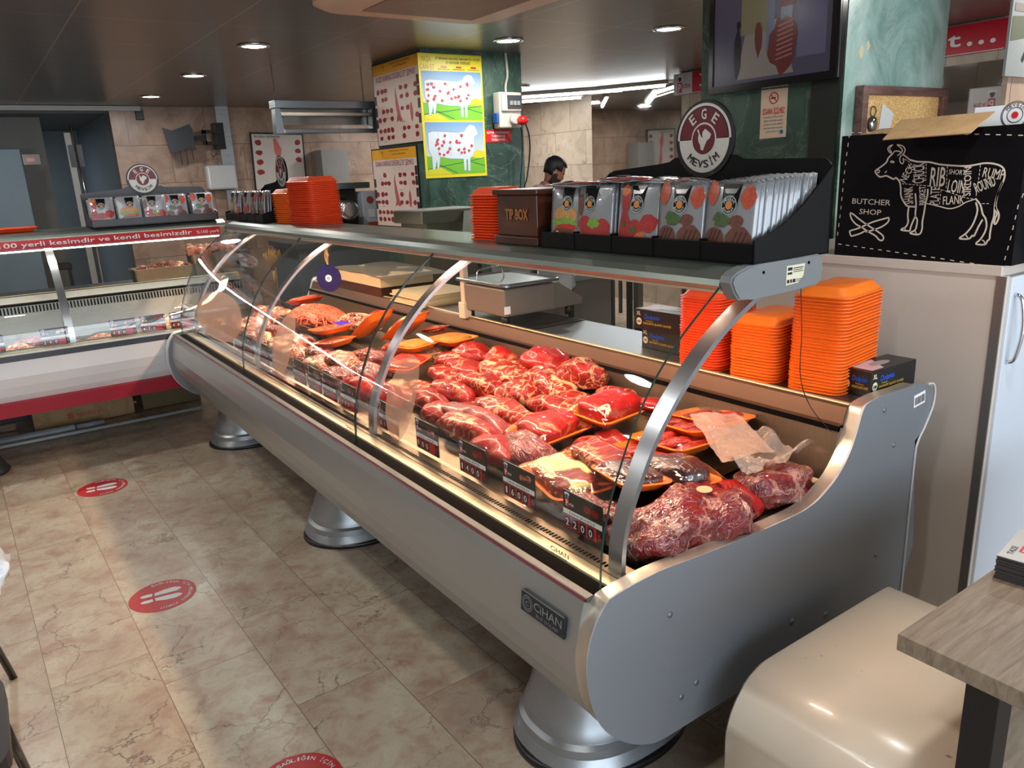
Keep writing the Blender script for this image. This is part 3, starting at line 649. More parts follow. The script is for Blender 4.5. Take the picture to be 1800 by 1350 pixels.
LUMPS = [  # x, y, centre z, half length, half height, heading, kind, label
    (1.655, 2.700, .812, .095, .046, -40, 'red', 'smooth bright red beef ball at the back left of the beef heap'),
    (1.672, 2.505, .812, .100, .046, -80, 'red', 'round red beef ball with one white vein against the back wall'),
    (1.575, 2.731, .785, .096, .040, -66, 'roast', 'red beef piece in front of the smooth beef ball at the heap back left'),
    (1.545, 2.590, .785, .115, .040, -94, 'roast', 'red beef lump with thin white veins behind the frosted oval patch'),
    (1.464, 2.625, .772, .117, .036, -97, 'roast', 'small beef lump right beside the frosted oval patch top'),
    (1.600, 2.380, .800, .160, .058, -95, 'fatty', 'large beef cut with a broad white fat streak, centre back of the heap'),
    (1.476, 2.375, .776, .150, .044, -84, 'roast', 'pale red beef cut with orange fat edge, mid heap'),
    (1.365, 2.385, .766, .132, .042, -89, 'roast', 'beef roast with a wavy white fat line left of the heap centre'),
    (1.275, 2.391, .757, .104, .038, -93, 'roast', 'mauve beef piece touching the frosted oval patch'),
    (1.180, 2.260, .748, .075, .036, -94, 'roast', 'small round rolled beef piece above the 900 price tag'),
    (1.268, 2.085, .755, .190, .040, -86, 'silver', 'long beef tenderloin with grey silver skin across the front of the heap'),
    (1.165, 2.010, .747, .155, .042, -84, 'roast', 'long red fillet lying right behind the 900 and 1400 price tags'),
    (1.700, 2.250, .850, .110, .050, -75, 'red', 'highest red beef cut of the heap reflecting a ceiling light'),
    (1.705, 2.030, .838, .118, .054, -94, 'fatty', 'marbled beef knob at the back right of the heap'),
    (1.610, 2.130, .805, .130, .050, -91, 'fatty', 'marbled beef cut with scattered fat in the middle right of the heap'),
    (1.500, 2.160, .782, .085, .042, -64, 'fatty', 'curled beef cut with white fat swirls in the heap centre'),
    (1.690, 1.850, .800, .080, .034, -79, 'roast', 'brown edged beef end behind the striploin tray'),
    (1.600, 1.960, .788, .080, .026, -70, 'roast', 'small flat red beef slice between marbled cut and striploin tray'),
    (1.505, 1.970, .778, .115, .032, -84, 'roast', 'flat red beef slab left of the striploin tray'),
    (1.375, 2.060, .766, .155, .040, -84, 'roast', 'long beef slab with a ragged cream fat edge behind the tenderloin'),
    (1.480, 1.640, .760, .070, .030, -88, 'red', 'red beef cut showing between the two striploin trays and the rightmost trays'),
    (1.100, 1.400, .731, .140, .034, -97, 'bag', 'vacuum packed meat lying along the ribbed strip between the 1600 and 2200 tags'),
    (1.180, 1.745, .749, .125, .052, -97, 'bag', 'dark vacuum packed cut under the left end of the front striploin tray'),
    (1.120, 1.820, .745, .130, .042, -98, 'red', 'red beef cut in film directly behind the 1400 price tag'),
    (1.262, 1.158, .715, .185, .070, -4, 'bag', 'biggest dark vacuum packed cut with a round sticker against the end panel'),
    (1.600, 1.150, .725, .120, .052, -2, 'bag', 'red vacuum packed cut with a round sticker at the rear of the end panel'),
    (1.460, 1.185, .700, .090, .045, -60, 'red', 'red meat pack in the corner between the two big vacuum packs'),
    (1.115, 1.270, .730, .060, .036, -74, 'bag', 'small vacuum packed piece behind the 2200 price tag'),
    (1.120, 2.560, .748, .085, .048, -88, 'red', 'tied red beef ball behind the frosted oval patch, left of it'),
    (1.120, 2.790, .744, .110, .048, -80, 'red', 'red beef roll with white string marks behind the 880 price tag'),
    (1.130, 3.010, .742, .105, .046, -86, 'bag', 'shiny wrapped red cut just right of the middle frosted patch'),
    (1.270, 2.900, .760, .110, .040, -96, 'bag', 'flat shiny wrapped cut behind the tied beef roll'),
    (1.260, 3.160, .755, .120, .042, -90, 'chop', 'wrapped pale chops behind the middle price tags'),
    (1.150, 3.290, .742, .110, .042, -90, 'chop', 'wrapped chops close behind the frosted patch in the middle pane'),
    (1.140, 3.560, .742, .120, .046, -86, 'chop', 'glossy pack of chops left of the middle frosted patch'),
    (1.250, 3.420, .752, .120, .042, -92, 'bag', 'flat glossy pack behind the middle frosted patch'),
    (1.150, 3.830, .742, .120, .046, -92, 'chop', 'glossy pack of chops right of the third curved bracket'),
    (1.260, 3.780, .754, .130, .050, -88, 'chop', 'crumpled glossy pack of chops below the minced meat pan'),
    (1.150, 4.110, .742, .125, .046, -90, 'chop', 'glossy pack of chops at the right edge of the leftmost pane'),
    (1.260, 4.120, .756, .120, .050, -85, 'bag', 'mauve wrapped cut left of the minced meat pan'),
    (1.160, 4.420, .742, .130, .046, -90, 'chop', 'pack of chops behind the leftmost large frosted patch'),
    (1.280, 4.450, .756, .130, .050, -94, 'chop', 'brown chops pack behind the leftmost large frosted patch'),
    (1.180, 4.680, .744, .110, .046, -90, 'bag', 'dark pack at the far end of the case'),
    (1.440, 4.500, .766, .120, .048, -75, 'chop', 'yellow skinned poultry pack near the far end'),
    (1.430, 4.730, .766, .100, .052, -60, 'chop', 'curled sausage coil pack at the far back of the case'),
    (1.640, 2.900, .795, .150, .046, -14, 'net', 'netted brown roast beneath the two breadcrumb trays'),
    (1.520, 3.120, .780, .120, .040, -80, 'roast', 'ribbed mutton cut left of the breadcrumb trays'),
    (1.380, 3.120, .768, .120, .042, -88, 'bag', 'dark wrapped cut left of the lowest breadcrumb tray'),
]
# the two near lumps rest on the lower deck beside the end panel
for i, (x, y, z, L, H, ang, kind, lab) in enumerate(LUMPS):
    if x < 1.20: x += .045
    W = max(H*1.35, .046)
    if kind == 'chop': W *= 1.15
    bm = superlump(L, W, H*1.05, i+1, 2.6 if kind in ('bag', 'chop') else 2.15, .5, .21 if kind in ('fatty', 'chop') else .16)
    base = z-H*.72
    if base < deck(x)+.012: base = deck(x) if y > 1.21 else .659+.067*(x-1.057)
    o = solo('beef_cut' if kind not in ('chop', 'bag') else 'packed_meat', bm, MEAT[kind], lab, 'meat', 'meat cuts in the display case')
    o.location = (x, y, base); o.rotation_euler = (random.uniform(-.06, .06), random.uniform(-.05, .05), math.radians(ang))
    if i in (24, 25):
        bm = NB(); cx = {24: .075, 25: -.045}[i]; 
        hz = {24: .118, 25: .086}[i]
        prism(bm, disc(cx, -.005 if i == 24 else .02, .019, 20), 0, .001, lambda u, v, t: Vector((u, v, hz+t+.0)))
        part('round_sticker', bm, flat('sticker_kraft', rgb(190, 160, 120), .6), o, local=True, label='round brown sticker')
# ---------------------------------------------------------------- trays
def tray_bm(L=.25, W=.18, H=.026):
    bm = NB(); prof = [(.030, .0), (.026, .002), (.010, H-.006), (.006, H-.003), (0, H-.002), (0, H), (.009, H), (.013, H-.004), (.029, .005), (.033, .0035)]
    rings = []
    for ins, z in prof:
        rings.append([bm.verts.new((u, v, z)) for u, v in rrect(-L/2+ins, L/2-ins, -W/2+ins, W/2-ins, max(.035-ins*.5, .012), 5)])
    n = len(rings[0])
    for a, b in zip(rings, rings[1:]):
        for i in range(n): bm.faces.new((a[i], a[(i+1) % n], b[(i+1) % n], b[i])).smooth = True
    bm.faces.new(rings[0]); bm.faces.new(rings[-1]); return bm
def film_bm(L, W, H, bulge):
    bm = NB(); n = 14; g = []
    for i in range(n+1):
        r = []
        for j in range(n+1):
            u, v = -1+2*i/n, -1+2*j/n; z = H+bulge*((1-u**4)*(1-v**4))**.8+.0015*noise.noise(Vector((u*3, v*3, bulge*99)))
            r.append(bm.verts.new((u*L/2*.985, v*W/2*.985, z+.001)))
        g.append(r)
    for i in range(n):
        for j in range(n): bm.faces.new((g[i][j], g[i+1][j], g[i+1][j+1], g[i][j+1])).smooth = True
    return bm
def meat_tray(x, y, z, ang, L, W, kind, lab, tilt=(0, 0), bulge=.028, film=True, col=ORANGE, seed=0, name='meat_tray', marks=None):
    t = thing(name, lab, 'meat tray', (0, 0, 0), 0, 'wrapped trays in the display case')
    part('tray', tray_bm(L, W), col, t, smooth=True, angle=50, local=True)
    if kind == 'sliced':
        for k in range(5):
            bm = superlump(L*.15, W*.34, .012+.004*(k % 2), seed+k, 2.2, .4, .25, 22, 10)
            m = part('meat_slice', bm, MEAT[kind], t, local=True); m.location = (-L*.30+L*.15*k, random.uniform(-.01, .01), .006); m.rotation_euler = (0, -.25, random.uniform(-.5, .5))
    elif kind == 'skewer':
        for k in range(6):
            bm = superlump(L*.36, .011, .010, seed+k, 2.4, .5, .2, 20, 8); m = part('kebab_strip', bm, MEAT['chop'], t, local=True); m.location = (-.005, -W*.30+W*.12*k, .008); m.rotation_euler = (0, 0, random.uniform(-.05, .05))
    elif kind == 'meatball':
        for k in range(3):
            bm = superlump(L*.12, W*.36, .030, seed+k, 2.1, .4, .08, 22, 12); m = part('meat_patty', bm, MEAT['roast'], t, local=True); m.location = (-L*.28+L*.28*k, 0, .006)
    else:
        bm = superlump(L*.42, W*.40, (.026+bulge)*.52, seed, 3.2, .9, .11); m = part('meat', bm, MEAT[kind], t, local=True); m.location = (0, 0, .004)
        if marks:
            for pts, r in marks:
                bm = NB(); P = [(u*L, v*W, .0245+bulge*.93*((1-(u*2.3)**4)*(1-(v*2.3)**4))**.5 if abs(u) < .42 and abs(v) < .42 else .02) for u, v in spline(pts, 8)]
                tube(bm, P, [r]*len(P), 6); 
                for vv in bm.verts: pass
                part('fat_edge', bm, flat('fat_cream', rgb(250, 214, 160), .35, coat=.8), t, local=True, label='cream fat edge')
    if film: part('film', film_bm(L, W, .026, bulge), FILM, t, smooth=True, local=True, label='clear cling film')
    t.location = (x, y, z); t.rotation_euler = (tilt[0], tilt[1], math.radians(ang)); return t
TR = [
 (1.560, 1.735, .790, 4, .235, .185, 'red', 'orange tray of striploin with a pale fat knob, farther of the two striploin trays', (.06, -.04), .038, True, [([(-.36, -.36), (-.28, -.28), (-.34, -.18), (-.22, -.22), (-.30, -.34)], .007)]),
 (1.365, 1.800, .752, 3, .235, .185, 'red', 'orange tray of striploin with an S shaped fat edge, nearer of the two striploin trays', (.04, -.05), .036, True, [([(-.40, .22), (-.20, .20), (-.02, .14), (.04, .0), (-.10, -.04), (.0, -.16), (.02, -.30), (-.2, -.38), (-.38, -.36)], .0034)]),
 (1.185, 1.500, .735, -101, .255, .185, 'tbone', 'orange tray of yellow fatted steak with bones behind the 1600 and 2200 tags', (.03, .05), .022, True, None),
 (1.300, 1.485, .745, -103, .250, .160, 'roast', 'orange tray of dark red shoulder meat between striploin and bone steak trays', (.03, .03), .040, True, None),
 (1.440, 1.455, .748, -98, .250, .150, 'sliced', 'narrow orange tray of sliced beef just behind the near curved bracket', (.02, -.06), .006, True, None),
 (1.545, 1.450, .768, -97, .250, .160, 'sliced', 'orange tray of thin beef slices, second from the back wall', (.02, -.10), .006, True, None),
 (1.635, 1.470, .790, -103, .250, .150, 'sliced', 'orange tray of beef slices half hidden by the frosted plastic', (.0, -.12), .006, True, None),
 (1.695, 1.440, .806, -101, .260, .150, 'sliced', 'orange tray of beef chunks nearest to the steel back wall', (.0, -.14), .006, True, None),
 (1.385, 1.285, .748, -100, .220, .150, 'dark', 'orange tray of blackish vacuum meat in front of the sliced beef', (-.02, -.10), .042, True, [([(-.38, .28), (-.1, .34), (.2, .30), (.34, .20)], .003)]),
 (1.262, 1.330, .772, -103, .200, .150, 'dark', 'smallest orange tray with a marrow bone ring on the big vacuum pack', (-.10, -.05), .016, True, [([(-.1, .28), (.22, .30), (.34, .0), (.24, -.26), (-.05, -.28)], .0036)]),
]
for i, (x, y, z, a, L, W, k, lab, tl, b, fl, mk) in enumerate(TR): meat_tray(x, y, z, a, L, W, k, lab, tl, b, fl, ORANGE, i*11+3, marks=mk)
DK = flat('brown_film_tray', rgb(110, 30, 26), .25, coat=.8)
meat_tray(1.665, 1.640, .800, -84, .15, .10, 'red', 'small dark red tray tucked behind the sliced beef trays', (0, -.1), .016, True, DK, 77)
meat_tray(1.500, 2.930, .822, -80, .190, .165, 'crumb', 'orange tray of breadcrumbed meat, left of the breadcrumb pair', (.03, -.05), .006, False, ORANGE, 81)
meat_tray(1.650, 2.860, .836, -86, .230, .160, 'crumb', 'orange tray of breadcrumbed meat, right of the breadcrumb pair', (.03, -.05), .006, False, ORANGE, 82)
meat_tray(1.390, 2.800, .785, 30, .200, .160, 'roast', 'bright orange tray below the breadcrumb trays beside the frosted patch', (.02, -.1), .004, True, REDO, 83)
meat_tray(1.385, 3.590, .822, -94, .240, .180, 'skewer', 'orange tray of brown kebab strips with a violet label', (.06, -.12), .006, True, ORANGE, 84)
meat_tray(1.330, 3.430, .790, -78, .210, .160, 'skewer', 'orange tray with a few kebab strips under the violet label tray', (.06, -.12), .004, True, ORANGE, 85)
meat_tray(1.520, 3.370, .855, -80, .230, .180, 'meatball', 'propped orange tray with three big meat patties', (.1, -.62), .012, True, ORANGE, 86)
meat_tray(1.590, 3.160, .860, -84, .240, .180, 'tbone', 'propped orange tray of pale fatty meat right of the patties', (.1, -.55), .022, True, ORANGE, 87)
meat_tray(1.690, 3.080, .842, -90, .150, .110, 'roast', 'small orange tray at the back wall behind the curved bracket', (0, -.2), .004, True, REDO, 88)
meat_tray(1.600, 4.520, .835, -91, .230, .190, 'mince', 'orange tray of minced meat tilted at the far back left', (.05, -.15), .012, True, REDO, 89)
# violet label
tag(part('violet_label', B(-.03, .03, -.045, .045, 0, .0012), flat('violet', rgb(70, 30, 190), .3), None), 'violet label on the kebab strip tray', 'label').location = (1.418, 3.525, .872)
# pan of minced meat: a steel pan, heaped strands
PANST = brushed('pan_steel', rgb(150, 140, 120), .3, (3, 3, 20))
def gastro(name, lab, x0, x1, y0, y1, z0, z1, cat='pan', mat=PANST):
    t = thing(name, lab, cat, ((x0+x1)/2, (y0+y1)/2, z0)); bm = NB(); L, W, H = x1-x0, y1-y0, z1-z0
    rings = [[bm.verts.new(((x0+x1)/2+u, (y0+y1)/2+v, z0+z)) for u, v in rrect(-L/2+i, L/2-i, -W/2+i, W/2-i, .03, 4)] for i, z in ((.022, 0), (.012, H-.004), (.0, H-.002), (.0, H), (.014, H), (.024, .003))]
    n = len(rings[0])
    for a, b in zip(rings, rings[1:]):
        for i in range(n): bm.faces.new((a[i], a[(i+1) % n], b[(i+1) % n], b[i]))
    bm.faces.new(rings[0]); bm.faces.new(rings[-1]); part('pan_shell', bm, mat, t); return t
gastro('steel_pan', 'long dark steel pan under the heap of minced meat', 1.37, 1.66, 3.66, 4.40, .765, .805)
def mince(cx, cy, z0, rx, ry, h, n, mat, lab, seed, rr=.0045):
    random.seed(seed); bm = NB()
    core = [(0.001, h*.86), (.35, h*.80), (.62, h*.55), (.85, h*.22), (.98, 0)]
    lathe(bm, core, (cx, cy, z0), 28, rx, ry)
    for k in range(n):
        a = random.uniform(0, 2*PI); q = math.sqrt(random.random())*.9; d = random.uniform(0, PI); P = []
        for s in range(6):
            u = q*math.cos(a)+(s-2.5)*.07*math.cos(d); v = q*math.sin(a)+(s-2.5)*.07*math.sin(d); d += random.uniform(-.5, .5)
            r = min(u*u+v*v, 1.0); P.append((cx+u*rx, cy+v*ry, z0+h*(1-r)**.7+rr*.6+random.uniform(-.002, .004)))
        tube(bm, P, rr, 6)
    o = solo('minced_meat', bm, mat, lab, 'minced meat'); o['kind'] = 'stuff'; return o
mince(1.515, 4.10, .800, .145, .30, .075, 420, MEAT['mince'], 'heap of orange minced meat strands in the steel pan', 5)
mince(1.600, 3.74, .800, .10, .20, .06, 170, MEAT['chop'], 'heap of pale sliced meat strips behind the kebab trays', 6)
# frosted plastic sheet and crumpled bag in the near corner
def sheet(name, pts, lab, cat, mat, n=12, amp=.012, seed=0):
    a, b, c, d = [Vector(p) for p in pts]; bm = NB(); g = []
    for i in range(n+1):
        r = []
        for j in range(n+1):
            u, v = i/n, j/n; p = (a*(1-u)+b*u)*(1-v)+(d*(1-u)+c*u)*v
            p.z += amp*(noise.noise(p*14+Vector((seed, 0, 0)))+.5*abs(noise.noise(p*38))); r.append(bm.verts.new(p))
        g.append(r)
    for i in range(n):
        for j in range(n): bm.faces.new((g[i][j], g[i+1][j], g[i+1][j+1], g[i][j+1]))
    r = bmesh.ops.solidify(bm, geom=bm.faces[:], thickness=.0008)
    return solo(name, bm, mat, lab, cat)
FROST = glassy('frosted_plastic', (.95, .9, .86), .03, .25, haze=.30, hcol=rgb(244, 210, 190)); CLEARB = glassy('clear_bag', (.96, .93, .9), .06, .08, bump=1, bscale=60, haze=.22, hcol=rgb(236, 216, 200))
sheet('plastic_sheet', [(1.60, 1.44, .852), (1.46, 1.20, .815), (1.62, 1.16, .815), (1.70, 1.36, .86)], 'frosted plastic sheet lying over the corner of the sliced beef trays', 'plastic sheet', FROST, seed=1)
sheet('plastic_bag', [(1.55, 1.33, .80), (1.46, 1.14, .80), (1.70, 1.10, .80), (1.72, 1.38, .83)], 'crumpled clear plastic bag in the rear near corner of the case', 'bag', CLEARB, 22, .06, 4)

# ---------------------------------------------------------------- price tags
TAGW, TAGH = .142, .100
TBLK = flat('tag_black', rgb(26, 24, 22), .35); TRED = flat('tag_red', rgb(206, 30, 40), .35); TWH = flat('tag_white', rgb(250, 248, 244), .4); TBLU = flat('tag_blue', rgb(44, 54, 110), .4)
def logo(bm_w, bm_r, bm_b, A, u, v, s, t=.0008):
    """cap and face over a red tile with the letter P, aşa beside it (plain emblem)"""
    prism(bm_w, disc(u+.5*s, v+1.42*s, .42*s, 14, .2*s), t, t+.0003, lambda a, b, c: A(a, b, c)); prism(bm_w, [(u+.22*s, v+1.0*s), (u+.78*s, v+1.0*s), (u+.70*s, v+1.4*s), (u+.30*s, v+1.4*s)], t, t+.0003, lambda a, b, c: A(a, b, c))
    prism(bm_b, disc(u+.5*s, v+1.18*s, .2*s, 12), t+.0004, t+.0007, lambda a, b, c: A(a, b, c))
    prism(bm_r, [(u+.22*s, v), (u+.78*s, v), (u+.78*s, v+.92*s), (u+.22*s, v+.92*s)], t, t+.0003, lambda a, b, c: A(a, b, c))
    text(bm_w, 'P', A, u+.33*s, v+.1*s, .7*s, .36*s, t+.0006, bold=.03); text(bm_w, 'aşa', A, u+.84*s, v+.28*s, .36*s, .8*s, t+.0006)
def price_tag(title, price, pic, lab):
    t = thing('price_tag', lab, 'price tag', (0, 0, 0), 0, 'price tags along the glass')
    A = F((0, 0, 0), (0, -1, 0), (0, 0, 1)); W, H = TAGW, TAGH
    bm = NB(); prism(bm, rrect(-W/2, W/2, 0, H, .002, 2), -.0035, 0, lambda a, b, c: A(a, b, c)); part('plate', bm, TBLK, t, local=True)
    w, r, b = NB(), NB(), NB()
    prism(w, [(-W/2, .040), (W/2, .040), (W/2, .053), (-W/2, .053)], .0004, .0009, lambda a, b, c: A(a, b, c))
    prism(r, [(-W/2+.002, .004), (W/2-.020, .004), (W/2-.020, .037), (-W/2+.002, .037)], .0004, .0009, lambda a, b, c: A(a, b, c))
    logo(w, r, b, A, -W/2+.004, .060, .023)
    text(r, '₺', A, W/2-.015, .012, .018, .011, .0009, bold=.05)
    part('red_frame', r, TRED, t, local=True, label='red number frame'); part('blue_print', b, TBLU, t, local=True)
    k = NB(); text(k, title, A, 0, .0430, .0072, min(.10, .0078*len(title)), .0012, 'c')
    n = len(price); x0 = -W/2+.005
    for i, ch in enumerate(price):
        prism(k, [(x0+i*.0285, .006), (x0+i*.0285+.022, .006), (x0+i*.0285+.022, .035), (x0+i*.0285, .035)], .0009, .0013, lambda a, b, c: A(a, b, c))
        text(w, ch, A, x0+i*.0285+.011, .011, .019, .0115 if ch != '1' else .006, .0018, 'c', bold=.03)
    part('title_print', k, flat('tag_ink', rgb(16, 16, 18), .4), t, local=True); part('white_print', w, TWH, t, local=True, label='white strip, emblem and numerals')
    bm = NB(); random.seed(hash(title) % 1000 if False else len(title)*7+len(price)+pic)
    for q in range(2): prism(bm, disc(.020+q*.026, .076+random.uniform(-.004, .004), .013, 16, .010), .0004, .0012, lambda a, b, c: A(a, b, c))
    part('food_picture', bm, MEAT[('roast', 'fatty', 'red', 'chop')[pic % 4]], t, local=True, label='printed meat picture')
    return t
TG = [(1.285, 'DANA BONFİLE', '2200', 0, 'price tag reading DANA BONFİLE 2200, nearest to the end panel'), (1.545, 'DANA ANTRİKOT', '1600', 1, 'price tag reading DANA ANTRİKOT 1600'),
      (1.775, 'DANA BİFTEK', '1400', 2, 'price tag reading 1400 with two round steaks pictured'), (2.045, 'DANA KUŞBAŞI', '900', 3, 'price tag reading 900 right of the frosted patch'),
      (2.320, 'DANA KIYMA', '800', 0, 'price tag reading 800 just right of the second curved bracket'), (2.660, 'DANA ROSTO', '880', 1, 'price tag reading 880 left of the second curved bracket'),
      (2.850, 'KUZU PİRZOLA', '950', 2, 'price tag reading 950 with red number frame'), (3.010, 'KUZU KOL', '820', 3, 'price tag reading 820 in the middle pane'), (3.190, 'KUZU BUT', '890', 0, 'price tag reading 890 below the middle frosted patch'),
      (3.480, 'KÖFTE', '750', 1, 'price tag reading 750 left of the middle frosted patch'), (3.680, 'SUCUK', '700', 2, 'price tag reading 700 by the third curved bracket'), (3.930, 'KANAT', '220', 3, 'price tag reading 220 in the leftmost pane'),
      (4.110, 'TAVUK BUT', '180', 0, 'price tag reading 180 in the leftmost pane'), (4.300, 'BAGET', '190', 1, 'price tag reading 190 in the leftmost pane'), (4.500, 'BONFİLE', '260', 2, 'price tag reading 260 in the leftmost pane'), (4.680, 'CİĞER', '240', 3, 'price tag reading 240, farthest along the long case')]
for y, ti, pr, pc, lab in TG:
    t = price_tag(ti, pr, pc, lab); t.location = (1.064, y, .703)
part('price_rail', B(1.066, 1.069, 1.10, 4.85, .700, .808), glassy('rail_glass', (.97, .98, .97), .02), MAIN, label='clear rail carrying the price tags')
LT = [(.30, '200', 'price tag reading 200 standing alone near the left pane seam'), (.66, '450', 'price tag in the left case just right of the pane seam, leftmost of its row'), (.83, '470', 'price tag in the left case, second of the row right of the seam'), (1.00, '480', 'price tag in the left case nearest to the corner'),
      (-.02, '520', 'price tag in the left case second from the left picture edge'), (-.20, '540', 'price tag in the left case at the left picture edge')]
for x, pr, lab in LT:
    t = price_tag('ŞARKÜTERİ' if x > .5 else 'SAKATAT', pr, int(abs(x)*10), lab); t.location = (x, 5.095, .70); t.rotation_euler = (0, 0, PI/2)
# frosted oval stickers on the curved glass
GLs = spline(GL, 10)
def gl_at(z):
    for (d0, z0), (d1, z1) in zip(GLs, GLs[1:]):
        if z0 <= z <= z1: return .867+d0+(d1-d0)*(z-z0)/(z1-z0)
    return .867+GLs[-1][0]
STK = glassy('frosted_sticker', (.9, .85, .8), .02, .35, haze=.46, hcol=rgb(230, 176, 146))
for i, (yc, zc, ry, rz, lab) in enumerate(((2.02, .905, .088, .125, 'tall frosted oval sticker on the nearest glass pane'), (3.08, .905, .110, .125, 'frosted oval sticker on the middle glass pane'), (4.08, .900, .42, .115, 'wide frosted oval sticker on the leftmost glass pane'))):
    bm = NB(); ring = []; N = 28; R = 6; g = []
    for k in range(R+1):
        g.append([bm.verts.new(Vector((gl_at(zc+rz*k/R*math.sin(a))-.0012, yc+ry*k/R*math.cos(a), zc+rz*k/R*math.sin(a)))) for a in [2*PI*j/N for j in range(N)]] if k else [bm.verts.new(Vector((gl_at(zc)-.0012, yc, zc)))])
    for j in range(N): bm.faces.new((g[0][0], g[1][j], g[1][(j+1) % N]))
    for k in range(1, R):
        for j in range(N): bm.faces.new((g[k][j], g[k+1][j], g[k+1][(j+1) % N], g[k][(j+1) % N]))
    solo('frosted_sticker', bm, STK, lab, 'sticker', 'frosted oval stickers', smooth=True)
# ---------------------------------------------------------------- stacks of trays
def stack(n, base, ang, pitch, col, lab, grp, lean=(0, 0), L=.25, W=.18, flip=True, top=None):
    me = None
    for k in range(n):
        if me is None:
            o = solo('foam_tray', tray_bm(L, W), col, lab, 'tray', grp, smooth=True, angle=50); me = o.data
        else:
            o = bpy.data.objects.new('foam_tray', me); C.objects.link(o); tag(o, lab, 'tray', grp)
        o.location = (base[0]+lean[0]*k+random.uniform(-.0012, .0012), base[1]+lean[1]*k+random.uniform(-.0012, .0012), base[2]+pitch*k+(.026 if flip else 0))
        o.rotation_euler = (PI if flip else 0, 0, math.radians(ang)+random.uniform(-.012, .012))
        if k == n-1 and top: o['label'] = top
random.seed(11)
stack(30, (1.985, 1.245, .9135), 8, .0093, ORANGE, 'orange foam tray in the tallest stack beside the glove box', 'trays in the tall stack', (0, -.0002), .255, .165, top='topmost orange foam tray of the tallest stack beside the glove box')
stack(19, (1.965, 1.440, .9135), 8, .0093, ORANGE, 'orange foam tray in the lower middle stack behind the canopy end', 'trays in the middle stack', (0, 0), .25, .165, top='topmost orange foam tray of the lower middle stack')
stack(27, (1.935, 1.630, .9135), 4, .0088, REDO, 'red orange foam tray in the stack behind the curved bracket', 'trays in the left worktop stack', (0, 0), .22, .165, top='topmost red orange foam tray of the stack behind the curved bracket')
stack(24, (1.520, 3.98, 1.334), -84, .0092, REDO, 'red orange foam tray in the high stack at the left of the canopy', 'trays in the canopy stack', (-.0002, 0), .47*.6, .19, top='topmost red orange foam tray of the high stack on the canopy')
stack(15, (1.520, 4.28, 1.334), -84, .0110, ORANGE, 'orange foam tray in the leaning stack left of the high canopy stack', 'trays in the leaning stack', (-.0003, .0016), .20, .18, top='topmost orange foam tray of the leaning stack on the canopy')
stack(17, (1.480, 2.195, 1.334), -84, .0090, REDO, 'red orange foam tray in the stack left of the wooden tip box', 'trays beside the tip box', (0, 0), .17, .15, top='topmost orange foam tray of the stack left of the tip box')
solo('foam_tray', tray_bm(.26, .18), REDO, 'single orange foam tray lying on the left case', 'tray', smooth=True, angle=50).location = (.22, 5.50, 1.334)
# pieces lower in the heap that fill the gaps between the cuts
random.seed(21)
for k, (x, y, kd) in enumerate(((1.34, 2.22, 'roast'), (1.43, 2.21, 'fatty'), (1.60, 2.55, 'roast'), (1.41, 2.52, 'roast'), (1.24, 2.23, 'roast'), (1.32, 1.93, 'red'), (1.52, 1.86, 'roast'), (1.62, 1.98, 'fatty'), (1.36, 2.60, 'fatty'), (1.28, 2.55, 'roast'), (1.57, 2.28, 'fatty'), (1.43, 1.93, 'fatty'), (1.25, 1.62, 'bag'), (1.40, 1.62, 'roast'), (1.38, 2.98, 'bag'), (1.30, 2.72, 'chop'), (1.40, 3.30, 'chop'), (1.36, 3.85, 'bag'), (1.37, 4.25, 'chop'))):
    bm = superlump(.10, .052, .030, 500+k, 2.2, .5, .15, 24, 12); o = solo('beef_cut', bm, MEAT[kd], 'meat piece low in the heap between bigger cuts of the display case', 'meat', 'low pieces of the meat heap'); o.location = (x, y, deck(x)); o.rotation_euler = (0, 0, random.uniform(1.2, 2.0))
